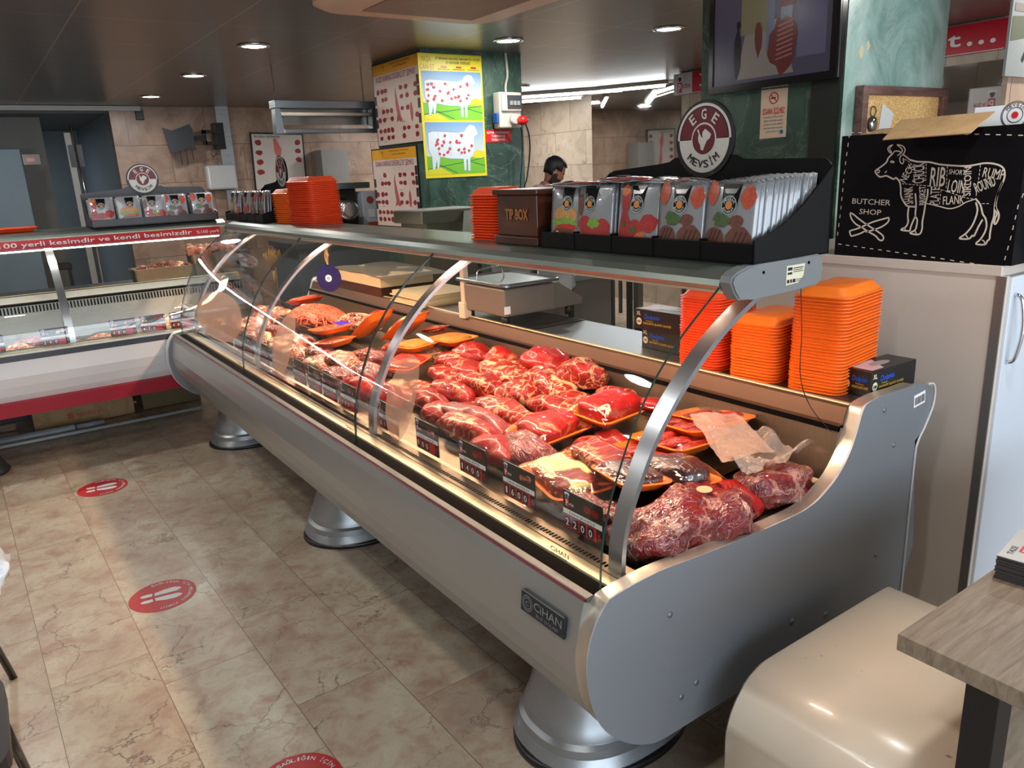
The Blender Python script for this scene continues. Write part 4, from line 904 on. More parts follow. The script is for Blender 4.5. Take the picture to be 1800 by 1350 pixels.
# ---------------------------------------------------------------- drawing on the black box (outline of a cow with its cuts)
COW = [
  [(-1.2674, 1.531), (-1.286, 1.5449), (-1.2938, 1.5452), (-1.2986, 1.5372), (-1.2961, 1.5255), (-1.289, 1.5203), (-1.2858, 1.5275), (-1.2881, 1.5368)] ,
  [(-1.3071, 1.5448), (-1.2945, 1.5535), (-1.2939, 1.5617), (-1.3024, 1.5703), (-1.3111, 1.5766), (-1.2939, 1.5725), (-1.2849, 1.5622), (-1.2867, 1.5515), (-1.2938, 1.5452)] ,
  [(-1.3259, 1.5555), (-1.3334, 1.5669), (-1.3243, 1.5773), (-1.3363, 1.572), (-1.3385, 1.5638), (-1.3312, 1.5551), (-1.3226, 1.5507)] ,
  [(-1.3226, 1.5507), (-1.3154, 1.5584), (-1.3011, 1.5564), (-1.2944, 1.5518)] ,
  [(-1.3226, 1.5507), (-1.3351, 1.5386), (-1.3405, 1.5254), (-1.3583, 1.5125), (-1.3716, 1.5033), (-1.3726, 1.4975), (-1.3576, 1.4835), (-1.3377, 1.4865), (-1.3245, 1.4812), (-1.3115, 1.4758), (-1.3054, 1.4801), (-1.2928, 1.4671), (-1.2874, 1.4469), (-1.2848, 1.4267), (-1.273, 1.4065), (-1.2615, 1.3958), (-1.237, 1.394)] ,
  [(-1.3686, 1.5025), (-1.3631, 1.5041), (-1.3591, 1.5006), (-1.3624, 1.4956), (-1.3663, 1.4984)] ,
  [(-1.3421, 1.4951), (-1.3361, 1.5007)] ,
  [(-1.3277, 1.5276), (-1.3218, 1.5297), (-1.3153, 1.5262), (-1.3213, 1.5247), (-1.3277, 1.5276)] ,
  [(-1.2674, 1.531), (-1.2428, 1.5246), (-1.209, 1.5225), (-1.1788, 1.515), (-1.143, 1.5107), (-1.1052, 1.508), (-1.081, 1.5103), (-1.0574, 1.5141), (-1.0337, 1.5124), (-1.0125, 1.5051), (-1.0019, 1.4928), (-1.0, 1.4717), (-1.0062, 1.4506), (-1.0113, 1.4324), (-1.0154, 1.4048), (-1.0144, 1.3708), (-1.0179, 1.3489), (-1.0194, 1.3238), (-1.0191, 1.308), (-1.0244, 1.3014), (-1.0293, 1.2917), (-1.0537, 1.2921), (-1.043, 1.3054), (-1.0332, 1.3264), (-1.0309, 1.3454), (-1.036, 1.3641), (-1.0449, 1.3765), (-1.0538, 1.4014), (-1.0693, 1.4186)] ,
  [(-1.0032, 1.4627), (-1.0095, 1.4416), (-1.0128, 1.4202), (-1.0129, 1.3956), (-1.0038, 1.3803), (-1.002, 1.3649), (-1.0075, 1.3492), (-1.0117, 1.3522), (-1.0108, 1.3647), (-1.0078, 1.3771), (-1.0144, 1.3956)] ,
  [(-1.0691, 1.417), (-1.0943, 1.4075), (-1.1118, 1.3962), (-1.1366, 1.3895), (-1.1665, 1.3957), (-1.1936, 1.402), (-1.2045, 1.4036)] ,
  [(-1.0666, 1.4076), (-1.0599, 1.3888), (-1.062, 1.3667), (-1.07, 1.3411), (-1.0847, 1.3197), (-1.0992, 1.3078), (-1.0957, 1.3047), (-1.0738, 1.3057), (-1.0656, 1.3157), (-1.0608, 1.3142), (-1.0528, 1.3384), (-1.0432, 1.3608)] ,
  [(-1.0846, 1.3181), (-1.079, 1.3103), (-1.0738, 1.3057)] ,
  [(-1.0383, 1.304), (-1.0317, 1.2995), (-1.0294, 1.2923)] ,
  [(-1.2054, 1.4462), (-1.2045, 1.4266), (-1.2079, 1.4036), (-1.2096, 1.377), (-1.2121, 1.3503), (-1.2108, 1.3302), (-1.2155, 1.3148), (-1.229, 1.312), (-1.2469, 1.3161), (-1.232, 1.3244), (-1.2282, 1.3398), (-1.2282, 1.3566), (-1.2352, 1.3682), (-1.2358, 1.4), (-1.2415, 1.4333)] ,
  [(-1.2577, 1.3931), (-1.2583, 1.3695), (-1.2553, 1.3492), (-1.2609, 1.3337), (-1.276, 1.3246), (-1.2545, 1.3219), (-1.2476, 1.3239), (-1.2453, 1.3359), (-1.2385, 1.3564), (-1.2345, 1.3682)] ,
  [(-1.266, 1.3318), (-1.2599, 1.3235)] ,
  [(-1.2319, 1.3234), (-1.2265, 1.3144)] ,
  [(-1.4481, 1.3733), (-1.4427, 1.3553), (-1.4255, 1.3377), (-1.4031, 1.3276), (-1.3788, 1.3141), (-1.3609, 1.3058), (-1.3509, 1.2991), (-1.3447, 1.2923), (-1.335, 1.2892), (-1.3297, 1.293), (-1.3307, 1.3035), (-1.3526, 1.3186), (-1.3724, 1.3285), (-1.3966, 1.3421), (-1.4212, 1.3576), (-1.4358, 1.3681), (-1.4481, 1.3733)] ,
  [(-1.3173, 1.3608), (-1.318, 1.3476), (-1.3352, 1.3332), (-1.3568, 1.3237), (-1.3865, 1.3145), (-1.3906, 1.3172), (-1.4093, 1.3076), (-1.4285, 1.3014), (-1.4383, 1.2992), (-1.443, 1.3081), (-1.4436, 1.3154), (-1.4184, 1.3235), (-1.3921, 1.3351), (-1.3663, 1.3464), (-1.3407, 1.354), (-1.3173, 1.3608)] ,
]
COWDASH = [
  [(-1.2171, 1.5195), (-1.2128, 1.4594)] ,
  [(-1.1556, 1.5095), (-1.1528, 1.4522), (-1.1549, 1.441)] ,
  [(-1.1019, 1.5063), (-1.1046, 1.4454), (-1.1118, 1.4249)] ,
  [(-1.0659, 1.5098), (-1.0658, 1.4822), (-1.068, 1.4201)] ,
  [(-1.2832, 1.5333), (-1.2628, 1.5194), (-1.2465, 1.4927), (-1.2571, 1.46)] ,
  [(-1.2628, 1.5194), (-1.2797, 1.4769)] ,
  [(-1.2853, 1.462), (-1.2432, 1.4581), (-1.2056, 1.4544), (-1.1682, 1.4443), (-1.1283, 1.4313), (-1.0956, 1.4201), (-1.0707, 1.417)] ,
  [(-1.0637, 1.4636), (-1.0351, 1.4739), (-1.0112, 1.4689)] ,
  [(-1.1664, 1.4427), (-1.167, 1.4006)] ,
  [(-1.0496, 1.4046), (-1.0242, 1.4048)] ,
]
BOXDASH = [
  [(-1.4678, 1.6217), (-1.3435, 1.6121)] ,
  [(-1.4695, 1.6184), (-1.4773, 1.516), (-1.4823, 1.3727), (-1.4891, 1.273)] ,
  [(-1.4828, 1.2715), (-1.3174, 1.2582), (-1.1678, 1.2462), (-0.9894, 1.2304)] ,
  [(-0.9563, 1.4022), (-0.9645, 1.3165), (-0.9737, 1.2473)] ,
  [(-1.3417, 1.6113), (-1.0781, 1.5923), (-0.9655, 1.5823)] ,
  [(-0.9473, 1.4322), (-0.9555, 1.3962)] ,
]
COWTXT = [
  ('RIB', -1.2014, 1.4527, 0.0604, 0.0427, -0.009),
  ('SHORT', -1.1501, 1.4872, 0.0152, 0.0462, -0.091),
  ('LOIN', -1.1496, 1.4362, 0.0398, 0.0479, -0.075),
  ('RUMP', -1.0578, 1.4774, 0.0288, 0.0555, -0.161),
  ('ROUND', -1.0678, 1.4326, 0.0326, 0.0544, 0.409),
  ('FLANK', -1.1572, 1.4006, 0.0262, 0.0586, 0.061),
  ('CHUCK', -1.2166, 1.4643, 0.0375, 0.0573, 1.670),
  ('SIRLOIN', -1.0824, 1.4264, 0.0218, 0.0796, 1.646),
  ('BRISKET', -1.2076, 1.4003, 0.0203, 0.0545, 1.668),
  ('SHANK', -1.2448, 1.4033, 0.0296, 0.0503, 1.702),
  ('PLATE', -1.1703, 1.4005, 0.0284, 0.0501, 1.585),
  ('NECK', -1.2749, 1.4635, 0.0237, 0.0541, 1.095),
  ('BUTCHER', -1.4437, 1.4020, 0.0185, 0.1274, -0.041),
  ('SHOP', -1.4164, 1.3702, 0.0178, 0.0726, -0.047),
]
def stroke(bm, pts, A, w, t, n=4, dashes=None):
    """drawn line of width w lying on a plane"""
    P = spline(pts, n) if n > 1 else pts
    if dashes:
        on, off = dashes; segs = []; acc = 0; cur = [P[0]]; draw = True
        for a, b in zip(P, P[1:]):
            L = math.dist(a, b); d = 0
            while L-d > 1e-9:
                lim = (on if draw else off)-acc; step = min(lim, L-d); d += step; acc += step; q = (a[0]+(b[0]-a[0])*d/L, a[1]+(b[1]-a[1])*d/L)
                if draw: cur.append(q)
                if acc >= (on if draw else off)-1e-9:
                    if draw and len(cur) > 1: segs.append(cur)
                    draw = not draw; acc = 0; cur = [q]
        for s in segs: stroke(bm, s, A, w, t, 1)
        return
    prev = None
    for i, p in enumerate(P):
        a, b = P[max(i-1, 0)], P[min(i+1, len(P)-1)]; dx, dy = b[0]-a[0], b[1]-a[1]; l = math.hypot(dx, dy) or 1
        l_ = bm.verts.new(A(p[0]-dy/l*w/2, p[1]+dx/l*w/2, t)); r_ = bm.verts.new(A(p[0]+dy/l*w/2, p[1]-dx/l*w/2, t))
        if prev: bm.faces.new((prev[0], l_, r_, prev[1]))
        prev = (l_, r_)
def blob(bm, pts, A, t, rings=3):
    cx = sum(p[0] for p in pts)/len(pts); cy = sum(p[1] for p in pts)/len(pts); R = []
    for k in range(rings):
        f = 1-k/rings; R.append([bm.verts.new(A(cx+(p[0]-cx)*f, cy+(p[1]-cy)*f, t)) for p in pts])
    c = bm.verts.new(A(cx, cy, t)); n = len(pts)
    for a, b in zip(R, R[1:]):
        for i in range(n): bm.faces.new((a[i], a[(i+1) % n], b[(i+1) % n], b[i]))
    for i in range(n): bm.faces.new((R[-1][i], R[-1][(i+1) % n], c))
def poly(bm, pts, A, t=.0005):
    bm.faces.new([bm.verts.new(A(u, v, t)) for u, v in pts])
def wobble(cx, cy, rx, ry, seed, n=14, amt=.18):
    random.seed(seed); return [(cx+rx*math.cos(2*PI*k/n)*(1+random.uniform(-amt, amt)), cy+ry*math.sin(2*PI*k/n)*(1+random.uniform(-amt, amt))) for k in range(n)]
# ---------------------------------------------------------------- cabinet, boxes and the column at the right
BEIGEP = flat('cabinet_side', rgb(206, 194, 182), .4, var=.03); DOORW = flat('cabinet_door_white', rgb(214, 222, 232), .3, var=.02)
t = thing('tall_cabinet', 'tall beige sided cabinet with a white door and chrome handle at the right', 'cabinet', (2.7, 1.3, 0))
bm = NB(); box(bm, 2.35, 3.05, .985, 1.80, .08, 1.205); box(bm, 2.37, 3.03, 1.01, 1.79, 0, .08); part('body', bm, BEIGEP, t)
part('top_board', B(2.345, 3.06, .975, 1.81, 1.205, 1.235, .002), BEIGEP, t)
part('edge_strip', B(2.346, 2.352, .962, .986, .06, 1.205), flat('strip_grey', rgb(120, 116, 112), .3, .4), t)
part('front_frame', B(2.352, 2.378, .966, .985, .06, 1.205), BEIGEP, t)
d = part('door', B(2.380, 3.04, .958, .984, .07, 1.20, .002), DOORW, t)
bm = NB(); tube(bm, spline([(2.405, .958, 1.150), (2.405, .938, 1.135), (2.410, .928, 1.05), (2.405, .938, .965), (2.405, .958, .95)], 6), .0055, 10); part('handle', bm, CHROME, d, label='chrome bow handle')
for z, lab in ((1.2355, 'white'), ):
    pass
# stacked wood-fronted boards and white trays right of the black box, on the cabinet
for i, (z0, z1, m, lab) in enumerate(((1.236, 1.262, DOORW, 'white drawer front lying on the cabinet, lowest'), (1.2635, 1.300, flat('pale_grey_board', rgb(176, 170, 164), .4), 'pale grey board on the white one beside the black box'), (1.3015, 1.345, m_wood('grey_oak', rgb(118, 98, 84), rgb(146, 124, 108), rgb(164, 142, 124)), 'grey oak board in the pile beside the black box'), (1.3465, 1.395, m_wood('grey_oak', rgb(118, 98, 84), rgb(146, 124, 108), rgb(164, 142, 124)) if False else bpy.data.materials.get('grey_oak'), 'upper grey oak board of the pile beside the black box'))):
    solo('board', B(2.372, 3.0, .945-.0*i, .968 if i == 0 else .975, z0, z1) if False else B(2.45, 3.0, .80, .94, z0, z1, .001), m, lab, 'board', 'boards beside the black box')
BK = flat('box_black', rgb(4, 4, 8), .6, var=.3); BK.node_tree.nodes['Principled BSDF'].inputs['Specular IOR Level'].default_value = .15
t = thing('printed_cardboard_box', 'black cardboard box with a white cow cuts drawing and the words BUTCHER SHOP', 'box', (2.6, 1.23, 1.236))
bm = NB(); 
for q in ((2.350, 2.354, .955, 1.495), (2.846, 2.850, .955, 1.495)): box(bm, *q, 1.236, 1.612)
for q in ((2.354, 2.846, .955, .959), (2.354, 2.846, 1.491, 1.495)): box(bm, *q, 1.236, 1.612)
box(bm, 2.354, 2.846, .959, 1.491, 1.236, 1.240); part('carton', bm, BK, t)
AX = F((2.3498, 0, 0), (0, -1, 0), (0, 0, 1)); bm = NB()
for l in COW: stroke(bm, l, AX, .0046 if len(l) > 9 else .003, .0006, 3)
for l in COWDASH: stroke(bm, l, AX, .0018, .0006, 3, (.007, .004))
for l in BOXDASH: stroke(bm, l, AX, .0026, .0006, 1, (.012, .016))
for s, u, v, h, w, r in COWTXT: text(bm, s, AX, u, v, h*.95, w, .0006, 'l', 0, r, .012 if len(s) < 7 else .02)
part('cow_drawing', bm, flat('chalk_print', rgb(206, 196, 180), .7), t, label='off-white drawing and lettering')
bm = NB(); a = [(2.352, 1.02, 1.612), (2.352, 1.44, 1.612), (2.262, 1.36, 1.640), (2.275, 1.00, 1.655)]
def plate(bm, pts, th):
    n = (Vector(pts[1])-Vector(pts[0])).cross(Vector(pts[3])-Vector(pts[0])).normalized()*th
    A_ = [bm.verts.new(Vector(p)) for p in pts]; B_ = [bm.verts.new(Vector(p)+n) for p in pts]; k = len(pts)
    for i in range(k): bm.faces.new((A_[i], A_[(i+1) % k], B_[(i+1) % k], B_[i]))
    bm.faces.new(A_); bm.faces.new(B_)
plate(bm, [(2.352, .985, 1.612), (2.352, 1.36, 1.612), (2.25, 1.385, 1.595), (2.27, .97, 1.625)] if False else [(2.365, 1.050, 1.648), (2.365, 1.315, 1.646), (2.250, 1.300, 1.590), (2.250, 1.056, 1.593)], .003)
part('flap', bm, KRAFT, t, label='brown open flap')
bm = NB(); plate(bm, [(2.37, 1.16, 1.613), (2.37, 1.45, 1.613), (2.46, 1.43, 1.630), (2.47, 1.18, 1.632)], .003); part('flap', bm, KRAFT, t, label='brown open flap')
t = thing('white_carton', 'white carton with a round emblem standing in the black box', 'box', (2.62, 1.03, 1.30))
part('carton', B(2.45, 2.84, .965, 1.145, 1.245, 1.668, .002), flat('carton_white', rgb(224, 228, 232), .5), t)
A5 = F((2.4495, 0, 0), (0, -1, 0), (0, 0, 1)); bm = NB()
for r in (.036, .033, .020): stroke(bm, [(-1.035+r*math.cos(k*PI/16), 1.640+r*math.sin(k*PI/16)) for k in range(33)], A5, .002, .0006, 1)
arctext(bm, 'MEVSiM', A5, -1.035, 1.640, .023, .008, 150, 30, False, .0006, 0, .03)
part('emblem', bm, flat('emblem_grey', rgb(70, 66, 68), .5), t)
bm = NB(); poly(bm, disc(-1.035, 1.640, .009, 16), A5, .001); part('emblem_dot', bm, TRED, t, label='red dot')
# cork board, keys, note
t = thing('cork_board', 'cork pin board in a brown frame on the daylit front of the right green column', 'notice board', (3.37, 1.86, 1.66))
FRM = m_wood('brown_frame', rgb(86, 56, 50), rgb(120, 86, 78), rgb(150, 116, 106), (1, 10, 10))
m = NT('cork'); v = m.coord(); n = m.n('ShaderNodeTexVoronoi', {'Vector': v, 'Scale': 160}); m.P(col=m.ramp(n.outputs[0], [(.1, rgb(150, 96, 46)), (.35, rgb(232, 176, 104)), (.8, rgb(250, 212, 146))]), rough=.9); CORK = m.m
part('cork_sheet', B(3.06, 3.67, 1.868, 1.876, 1.45, 1.80), CORK, t)
bm = NB()
for q in ((3.03, 3.07, 1.42, 1.82), (3.66, 3.70, 1.42, 1.82), (3.07, 3.66, 1.785, 1.82), (3.07, 3.66, 1.42, 1.455)): box(bm, q[0], q[1], 1.845, 1.884, q[2], q[3], .004)
part('frame', bm, FRM, t)
t = thing('key_ring', 'round silver key fob on a ring hanging on the cork board', 'keys', (3.135, 1.866, 1.68))
bm = NB(); tube(bm, [(3.135+.020*math.cos(k*PI/10), 1.862, 1.722+.020*math.sin(k*PI/10)) for k in range(21)], .002, 6); part('ring', bm, DGREY, t)
bm = NB(); lathe(bm, [(.001, 1.850), (.022, 1.852), (.026, 1.858), (.022, 1.864), (.001, 1.866)], (3.135, 0, 1.672), 20, axis='y'); part('fob', bm, CHROME, t)
bm = NB(); lathe(bm, [(.030, 1.856), (.033, 1.860), (.030, 1.864)], (3.135, 0, 1.672), 20, axis='y', cap=True); part('fob_case', bm, DGREY, t)
bm = NB(); A6 = F((3.18, 1.866, 1.60), (1, 0, 0), (0, 0, 1)); prism(bm, [(0, .0), (.08, .0), (.115, .115), (.025, .155), (.01, .06)], 0, .001, lambda a, b, c: A6(a, b, c)); solo('paper_note', bm, WHITEP, 'torn white paper note pinned on the cork board', 'note')
bm = NB()
for cx, cz, r, s in ((3.055, 1.95, .022, 1), (3.10, 1.975, .018, 2)): blob(bm, wobble(cx, cz, r*.7, r, s, 10, .3), lambda a, b, c: Vector((a, 1.8845, b)), 0)
solo('plaster_patch', bm, flat('plaster', rgb(226, 206, 164), .8), 'chipped plaster patches on the daylit front of the right green column above the cork board', 'wall patch')
# television hung from the ceiling
t = thing('television', 'black framed television with a cold store picture hanging at the top right', 'television', (2.90, 2.2, 2.1), 0)
bm = NB(); box(bm, 2.875, 2.915, 1.865, 2.505, 1.845, 2.36, .004); part('housing', bm, BLACKG, t)
AT = F((2.8745, 2.505, 1.845), (0, -1, 0), (0, 0, 1)); W, H = .64, .515
bm = NB()
for q in ((0, 0, W, .030), (0, H-.02, W, H), (0, .030, .024, H-.02), (W-.034, .030, W, H-.02)): prism(bm, [(q[0], q[1]), (q[2], q[1]), (q[2], q[3]), (q[0], q[3])], 0, .008, lambda a, b, c: AT(a, b, c))
part('bezel', bm, BLACKG, t)
def scr(n, col, e=.30): m = NT(n); return m.P(col=tuple(x*.2 for x in col), em=col, es=e, rough=.2)
sc = part('screen', NB() if False else (lambda b: (poly(b, [(.024, .03), (W-.034, .03), (W-.034, H-.02), (.024, H-.02)], AT, .001), b)[1])(NB()), scr('screen_grey', rgb(70, 66, 82), .3), t)
def pic(name, polys, col, tt, lab=None, e=.30):
    b = NB()
    for p in polys: poly(b, p, AT, tt)
    return part(name, b, scr('screen_'+name, col, e), sc, label=lab)
pic('picture_floor', [[(.15, .045), (.44, .045), (.36, .26), (.20, .26)]], rgb(122, 114, 106), .0014)
pic('picture_door', [[(.45, .10), (.58, .10), (.58, .49), (.45, .49)]], rgb(92, 88, 110), .0016)
pic('picture_back', [[(.17, .22), (.31, .22), (.31, .49), (.17, .49)]], rgb(112, 106, 78), .0018)
pic('picture_rail', [[(.30, .14), (.335, .14), (.345, .49), (.30, .49)], [(.365, .20), (.42, .20), (.43, .49), (.375, .49)]], rgb(96, 100, 120), .0020)
pic('picture_person', [wobble(.155, .15, .020, .10, 3, 12, .1), wobble(.157, .265, .011, .016, 4, 10, .05)], rgb(14, 14, 22), .0024)
pic('picture_carcass', [wobble(.385, .16, .070, .11, 7, 18, .2), wobble(.262, .20, .022, .07, 8, 12, .2), [(.36, .30), (.43, .30), (.47, .49), (.40, .49)]], rgb(92, 40, 40), .0024)
pic('picture_ribs', [[(.35+.002*k, .10+.018*k), (.43, .115+.018*k), (.43, .121+.018*k), (.35, .106+.018*k)] for k in range(8)], rgb(140, 92, 88), .0028)
pic('picture_lamp', [[(.19, .455), (.27, .465), (.27, .475), (.19, .465)]], rgb(230, 236, 240), .0028, None, 1.2)
# no smoking sign
t = thing('no_smoking_sign', 'cream no smoking notice headed SİGARA İÇİLMEZ on the dark green column', 'sign', (2.94, 2.18, 1.74))
AS = F((2.948, 2.275, 1.640), (0, -1, 0), (0, .0, 1))
bm = NB(); prism(bm, [(0, 0), (.135, .002), (.135, .200), (.0, .203)], 0, .001, lambda a, b, c: AS(a, b, c)); part('sheet', bm, flat('cream_sheet', rgb(226, 206, 178), .5), t)
bm = NB(); stroke(bm, [(.066+.022*math.cos(k*PI/16), .165+.022*math.sin(k*PI/16)) for k in range(33)], AS, .005, .0014, 1); stroke(bm, [(.050, .180), (.082, .150)], AS, .004, .0016, 1)
text(bm, 'SİGARA İÇİLMEZ', AS, .0675, .100, .024, .112, .0014, 'c', bold=.03); part('red_print', bm, TRED, t, label='red ring and headline')
bm = NB(); prism(bm, [(.052, .162), (.076, .162), (.076, .168), (.052, .168)], .001, .0013, lambda a, b, c: AS(a, b, c))
for k, s in enumerate(('BU ALANDA TÜTÜN VE TÜTÜN', 'ÜRÜNÜ TÜKETİLMESİ HALİNDE', '4207 SAYILI KANUN GEREĞİ', 'İDARİ PARA CEZASI UYGULANIR', 'ŞİKAYET HATTI ALO 171')): text(bm, s, AS, .0675, .084-.015*k, .007, .098 if k < 4 else .07, .0014, 'c')
part('black_print', bm, BLACK, t); bm = NB(); poly(bm, disc(.112, .024, .009, 16), AS, .0014); part('blue_dot', bm, flat('dot_blue', rgb(40, 110, 170), .4), t)
# red banner along the top of the right wall
t = thing('wall_banner', 'long red banner with white words İşi... et... high on the right wall', 'banner', (5.9, 4.0, 2.3))
part('board', B(5.885, 5.918, 2.60, 5.34, 2.195, 2.385), RED, t); part('logo_board', B(5.885, 5.918, 5.34, 5.575, 2.195, 2.385), flat('panel_pale', rgb(206, 206, 210), .4), t, label='pale logo panel')
AN = F((5.8845, 5.575, 2.195), (0, -1, 0), (0, 0, 1)); w_, r_, b_ = NB(), NB(), NB()
text(w_, 'İşimiz', AN, .33, .05, .105, .62, .0012, bold=.05); text(w_, 'gücümüz', AN, 1.08, .05, .085, .80, .0012, bold=.05); text(w_, 'et', AN, 2.48, .055, .095, .20, .0012, bold=.05)
for k in range(3): poly(w_, disc(2.745+.075*k, .062, .018, 14, .015), AN, .0012)
logo(w_, r_, b_, AN, .03, .015, .10); text(r_, 'aşa', AN, .115, .055, .05, .10, .0022)
prism(w_, [(.235, .001), (2.97, .001), (2.97, .005), (.235, .005)], 0, .0012, lambda a, b, c: AN(a, b, c))
part('white_print', w_, WHITEP, t, label='white lettering'); part('red_print', r_, RED, t); part('blue_print', b_, TBLU, t)
# hanging logo board whose mirror image shows beside the carton
t = thing('hanging_logo_board', 'pale hanging board with the Paşa emblem seen mirrored in the wall mirror', 'sign', (4.14, 3.5, 2.0))
part('board', B(4.13, 4.15, 3.33, 3.64, 1.865, 2.085), flat('panel_pale', rgb(206, 206, 210), .4), t)
AH = F((4.1505, 3.34, 1.865), (0, 1, 0), (0, 0, 1)); w_, r_, b_ = NB(), NB(), NB(); logo(w_, r_, b_, AH, .05, .025, .105); text(r_, 'aşa', AH, .145, .06, .045, .11, .0022)
part('white_print', w_, WHITEP, t); part('red_print', r_, RED, t); part('blue_print', b_, TBLU, t)
bm = NB(); tube(bm, [(4.14, 3.36, 2.085), (4.14, 3.36, CEIL)], .002, 5); part('wire', bm, DGREY, t); bm = NB(); tube(bm, [(4.14, 3.60, 2.085), (4.14, 3.60, CEIL)], .002, 5); part('wire', bm, DGREY, t)
# poster at the far right
t = thing('wall_poster', 'black and white photo poster at the top right edge of the picture', 'poster', (3.8, 1.53, 2.1))
part('sheet', B(3.50, 4.25, 1.535, 1.545, 1.83, 2.395), flat('poster_grey', rgb(140, 142, 140), .5), t)
AQ = F((3.50, 1.5345, 1.83), (1, 0, 0), (0, 0, 1))
bm = NB()
for i_, q in enumerate(((.0, .42, .06, .565), (.08, .30, .11, .565), (.0, .24, .4, .27), (.0, .33, .4, .345))): poly(bm, [(q[0]+.02, q[1]), (q[2]+.02, q[1]), (q[2]+.02, q[3]), (q[0]+.02, q[3])], AQ, .0005+.0002*i_)
part('stone_print', bm, flat('poster_stone', rgb(120, 112, 104), .6), t)
bm = NB(); poly(bm, [(.01, .13), (.30, .17), (.30, .24), (.01, .22)], AQ, .0007); part('grass_print', bm, flat('poster_grass', rgb(84, 88, 66), .7), t)
bm = NB(); poly(bm, wobble(.19, .30, .045, .12, 5, 16, .15), AQ, .0010); stroke(bm, [(.18, .2), (.165, .12), (.13, .06)], AQ, .02, .0012); stroke(bm, [(.20, .2), (.215, .12), (.19, .05)], AQ, .02, .0012); part('figure_print', bm, flat('poster_figure', rgb(40, 42, 52), .6), t)
for o in C.objects:
    if o.name == 'column_far_right': o.data.transform(Matrix.Translation((-.40, 0, 0)))
# ---------------------------------------------------------------- bench, table, leaflets
BN = NT('cream_bench_plastic'); v = BN.coord(); sp = BN.ramp(BN.noise(v, 55, 2, .5), [(.72, (0, 0, 0)), (.76, (1, 1, 1))]); spk = BN.math('MULTIPLY', sp, BN.ramp(BN.noise(v, 6, 2), [(.5, (0, 0, 0)), (.65, (1, 1, 1))]))
BN.P(col=BN.mix(BN.math('MULTIPLY', spk, .7), BN.mix(BN.noise(v, 4, 3), rgb(212, 198, 178), rgb(222, 210, 192)), rgb(90, 60, 44)), rough=.28, coat=.3); BNM = BN.m
t = thing('bench', 'cream plastic bench with a rounded end beside the end panel', 'bench', (1.5, .6, 0))
prof = [(1.175, 0), (1.175, .30)]+[(1.175+.15-.15*math.cos(a), .30+.15*math.sin(a)) for a in [k*PI/2/10 for k in range(1, 11)]]+[(1.75, .45)]+[(1.80+.05*math.sin(a), .40+.05*math.cos(a)) for a in [k*PI/2/6 for k in range(1, 7)]]+[(1.85, 0)]
inner = [(x+(.03 if x < 1.3 else -.03 if x > 1.7 else 0)*(1 if z < .42 else .6), z-(.03 if z > .3 else 0)) for x, z in prof]
inner[0] = (1.205, 0); inner[-1] = (1.82, 0)
bm = NB(); ya, yb = .945, .50; P_ = []
for y, ins in ((ya, .012), (ya-.012, 0), (yb+.012, 0), (yb, .012)):
    row = []
    for (x, z), (xi, zi) in zip(prof, inner):
        k = ins/.03; row.append(bm.verts.new((x+(xi-x)*k, y, z+(zi-z)*k)))
    P_.append(row)
q0 = [bm.verts.new((x, ya, z)) for x, z in inner]; q1 = [bm.verts.new((x, yb, z)) for x, z in inner]
R_ = [q0]+P_+[q1]
for a, b in zip(R_, R_[1:]):
    for i in range(len(a)-1): bm.faces.new((a[i], a[i+1], b[i+1], b[i])).smooth = True
for i in range(len(q0)-1): bm.faces.new((q0[i], q0[i+1], q1[i+1], q1[i]))
part('shell', bm, BNM, t, smooth=True, angle=50)
OAK = m_wood('table_oak', rgb(118, 102, 86), rgb(146, 130, 112), rgb(164, 148, 128), (2.2, 22, 8), 3, .5)
t = thing('table', 'wood topped table with a black square leg at the bottom right corner', 'table', (1.6, .1, 0))
part('table_top', B(1.185, 2.35, -.50, .585, .718, .750, .0015), OAK, t)
bm = NB(); box(bm, 1.192, 1.245, .42, .472, 0, .718, .002); part('leg', bm, BLACK, t); bm = NB(); box(bm, 1.192, 1.245, -.42, -.368, 0, .718, .002); part('leg', bm, BLACK, t)
bm = NB(); box(bm, 2.2, 2.255, .42, .475, 0, .718, .002); part('leg', bm, BLACK, t); bm = NB(); box(bm, 2.2, 2.255, -.42, -.365, 0, .718, .002); part('leg', bm, BLACK, t)
part('side_panel', B(1.245, 2.2, .435, .455, .05, .70), OAK, t)
LEAF = flat('leaflet_paper', rgb(196, 196, 192), .4)
lf = B(0, .15, 0, .10, 0, .0016)
me_ = None
for k in range(26):
    if me_ is None: o = solo('leaflet', lf, [LEAF], 'leaflet in the dark edged pile on the wooden table', 'leaflet', 'leaflets on the table'); me_ = o.data
    else: o = bpy.data.objects.new('leaflet', me_); C.objects.link(o); tag(o, 'leaflet in the dark edged pile on the wooden table', 'leaflet', 'leaflets on the table')
    o.location = (1.515+random.uniform(-.002, .002), .470+random.uniform(-.002, .002), .7505+.0018*k); o.rotation_euler = (0, 0, math.radians(8)+random.uniform(-.02, .02))
LM = flat('leaflet_edge', rgb(66, 62, 62), .5); me_.materials.clear(); me_.materials.append(LM)
t = thing('top_leaflet', 'topmost leaflet of the pile, white with red and black print', 'leaflet', (1.515, .470, .7975), math.radians(8))
part('sheet', B(0, .15, 0, .10, 0, .0012), LEAF, t, local=True)
AL_ = F((0, 0, .0014), (1, 0, 0), (0, 1, 0)); bm = NB(); text(bm, 'ET', AL_, .04, .05, .025, .03, 0, bold=.06); text(bm, 'MARKET', AL_, .04, .028, .012, .06, 0); part('red_print', bm, TRED, t, local=True)
bm = NB(); text(bm, 'TAZE', AL_, .02, .080, .010, .04, 0, bold=.04); part('black_print', bm, BLACK, t, local=True)
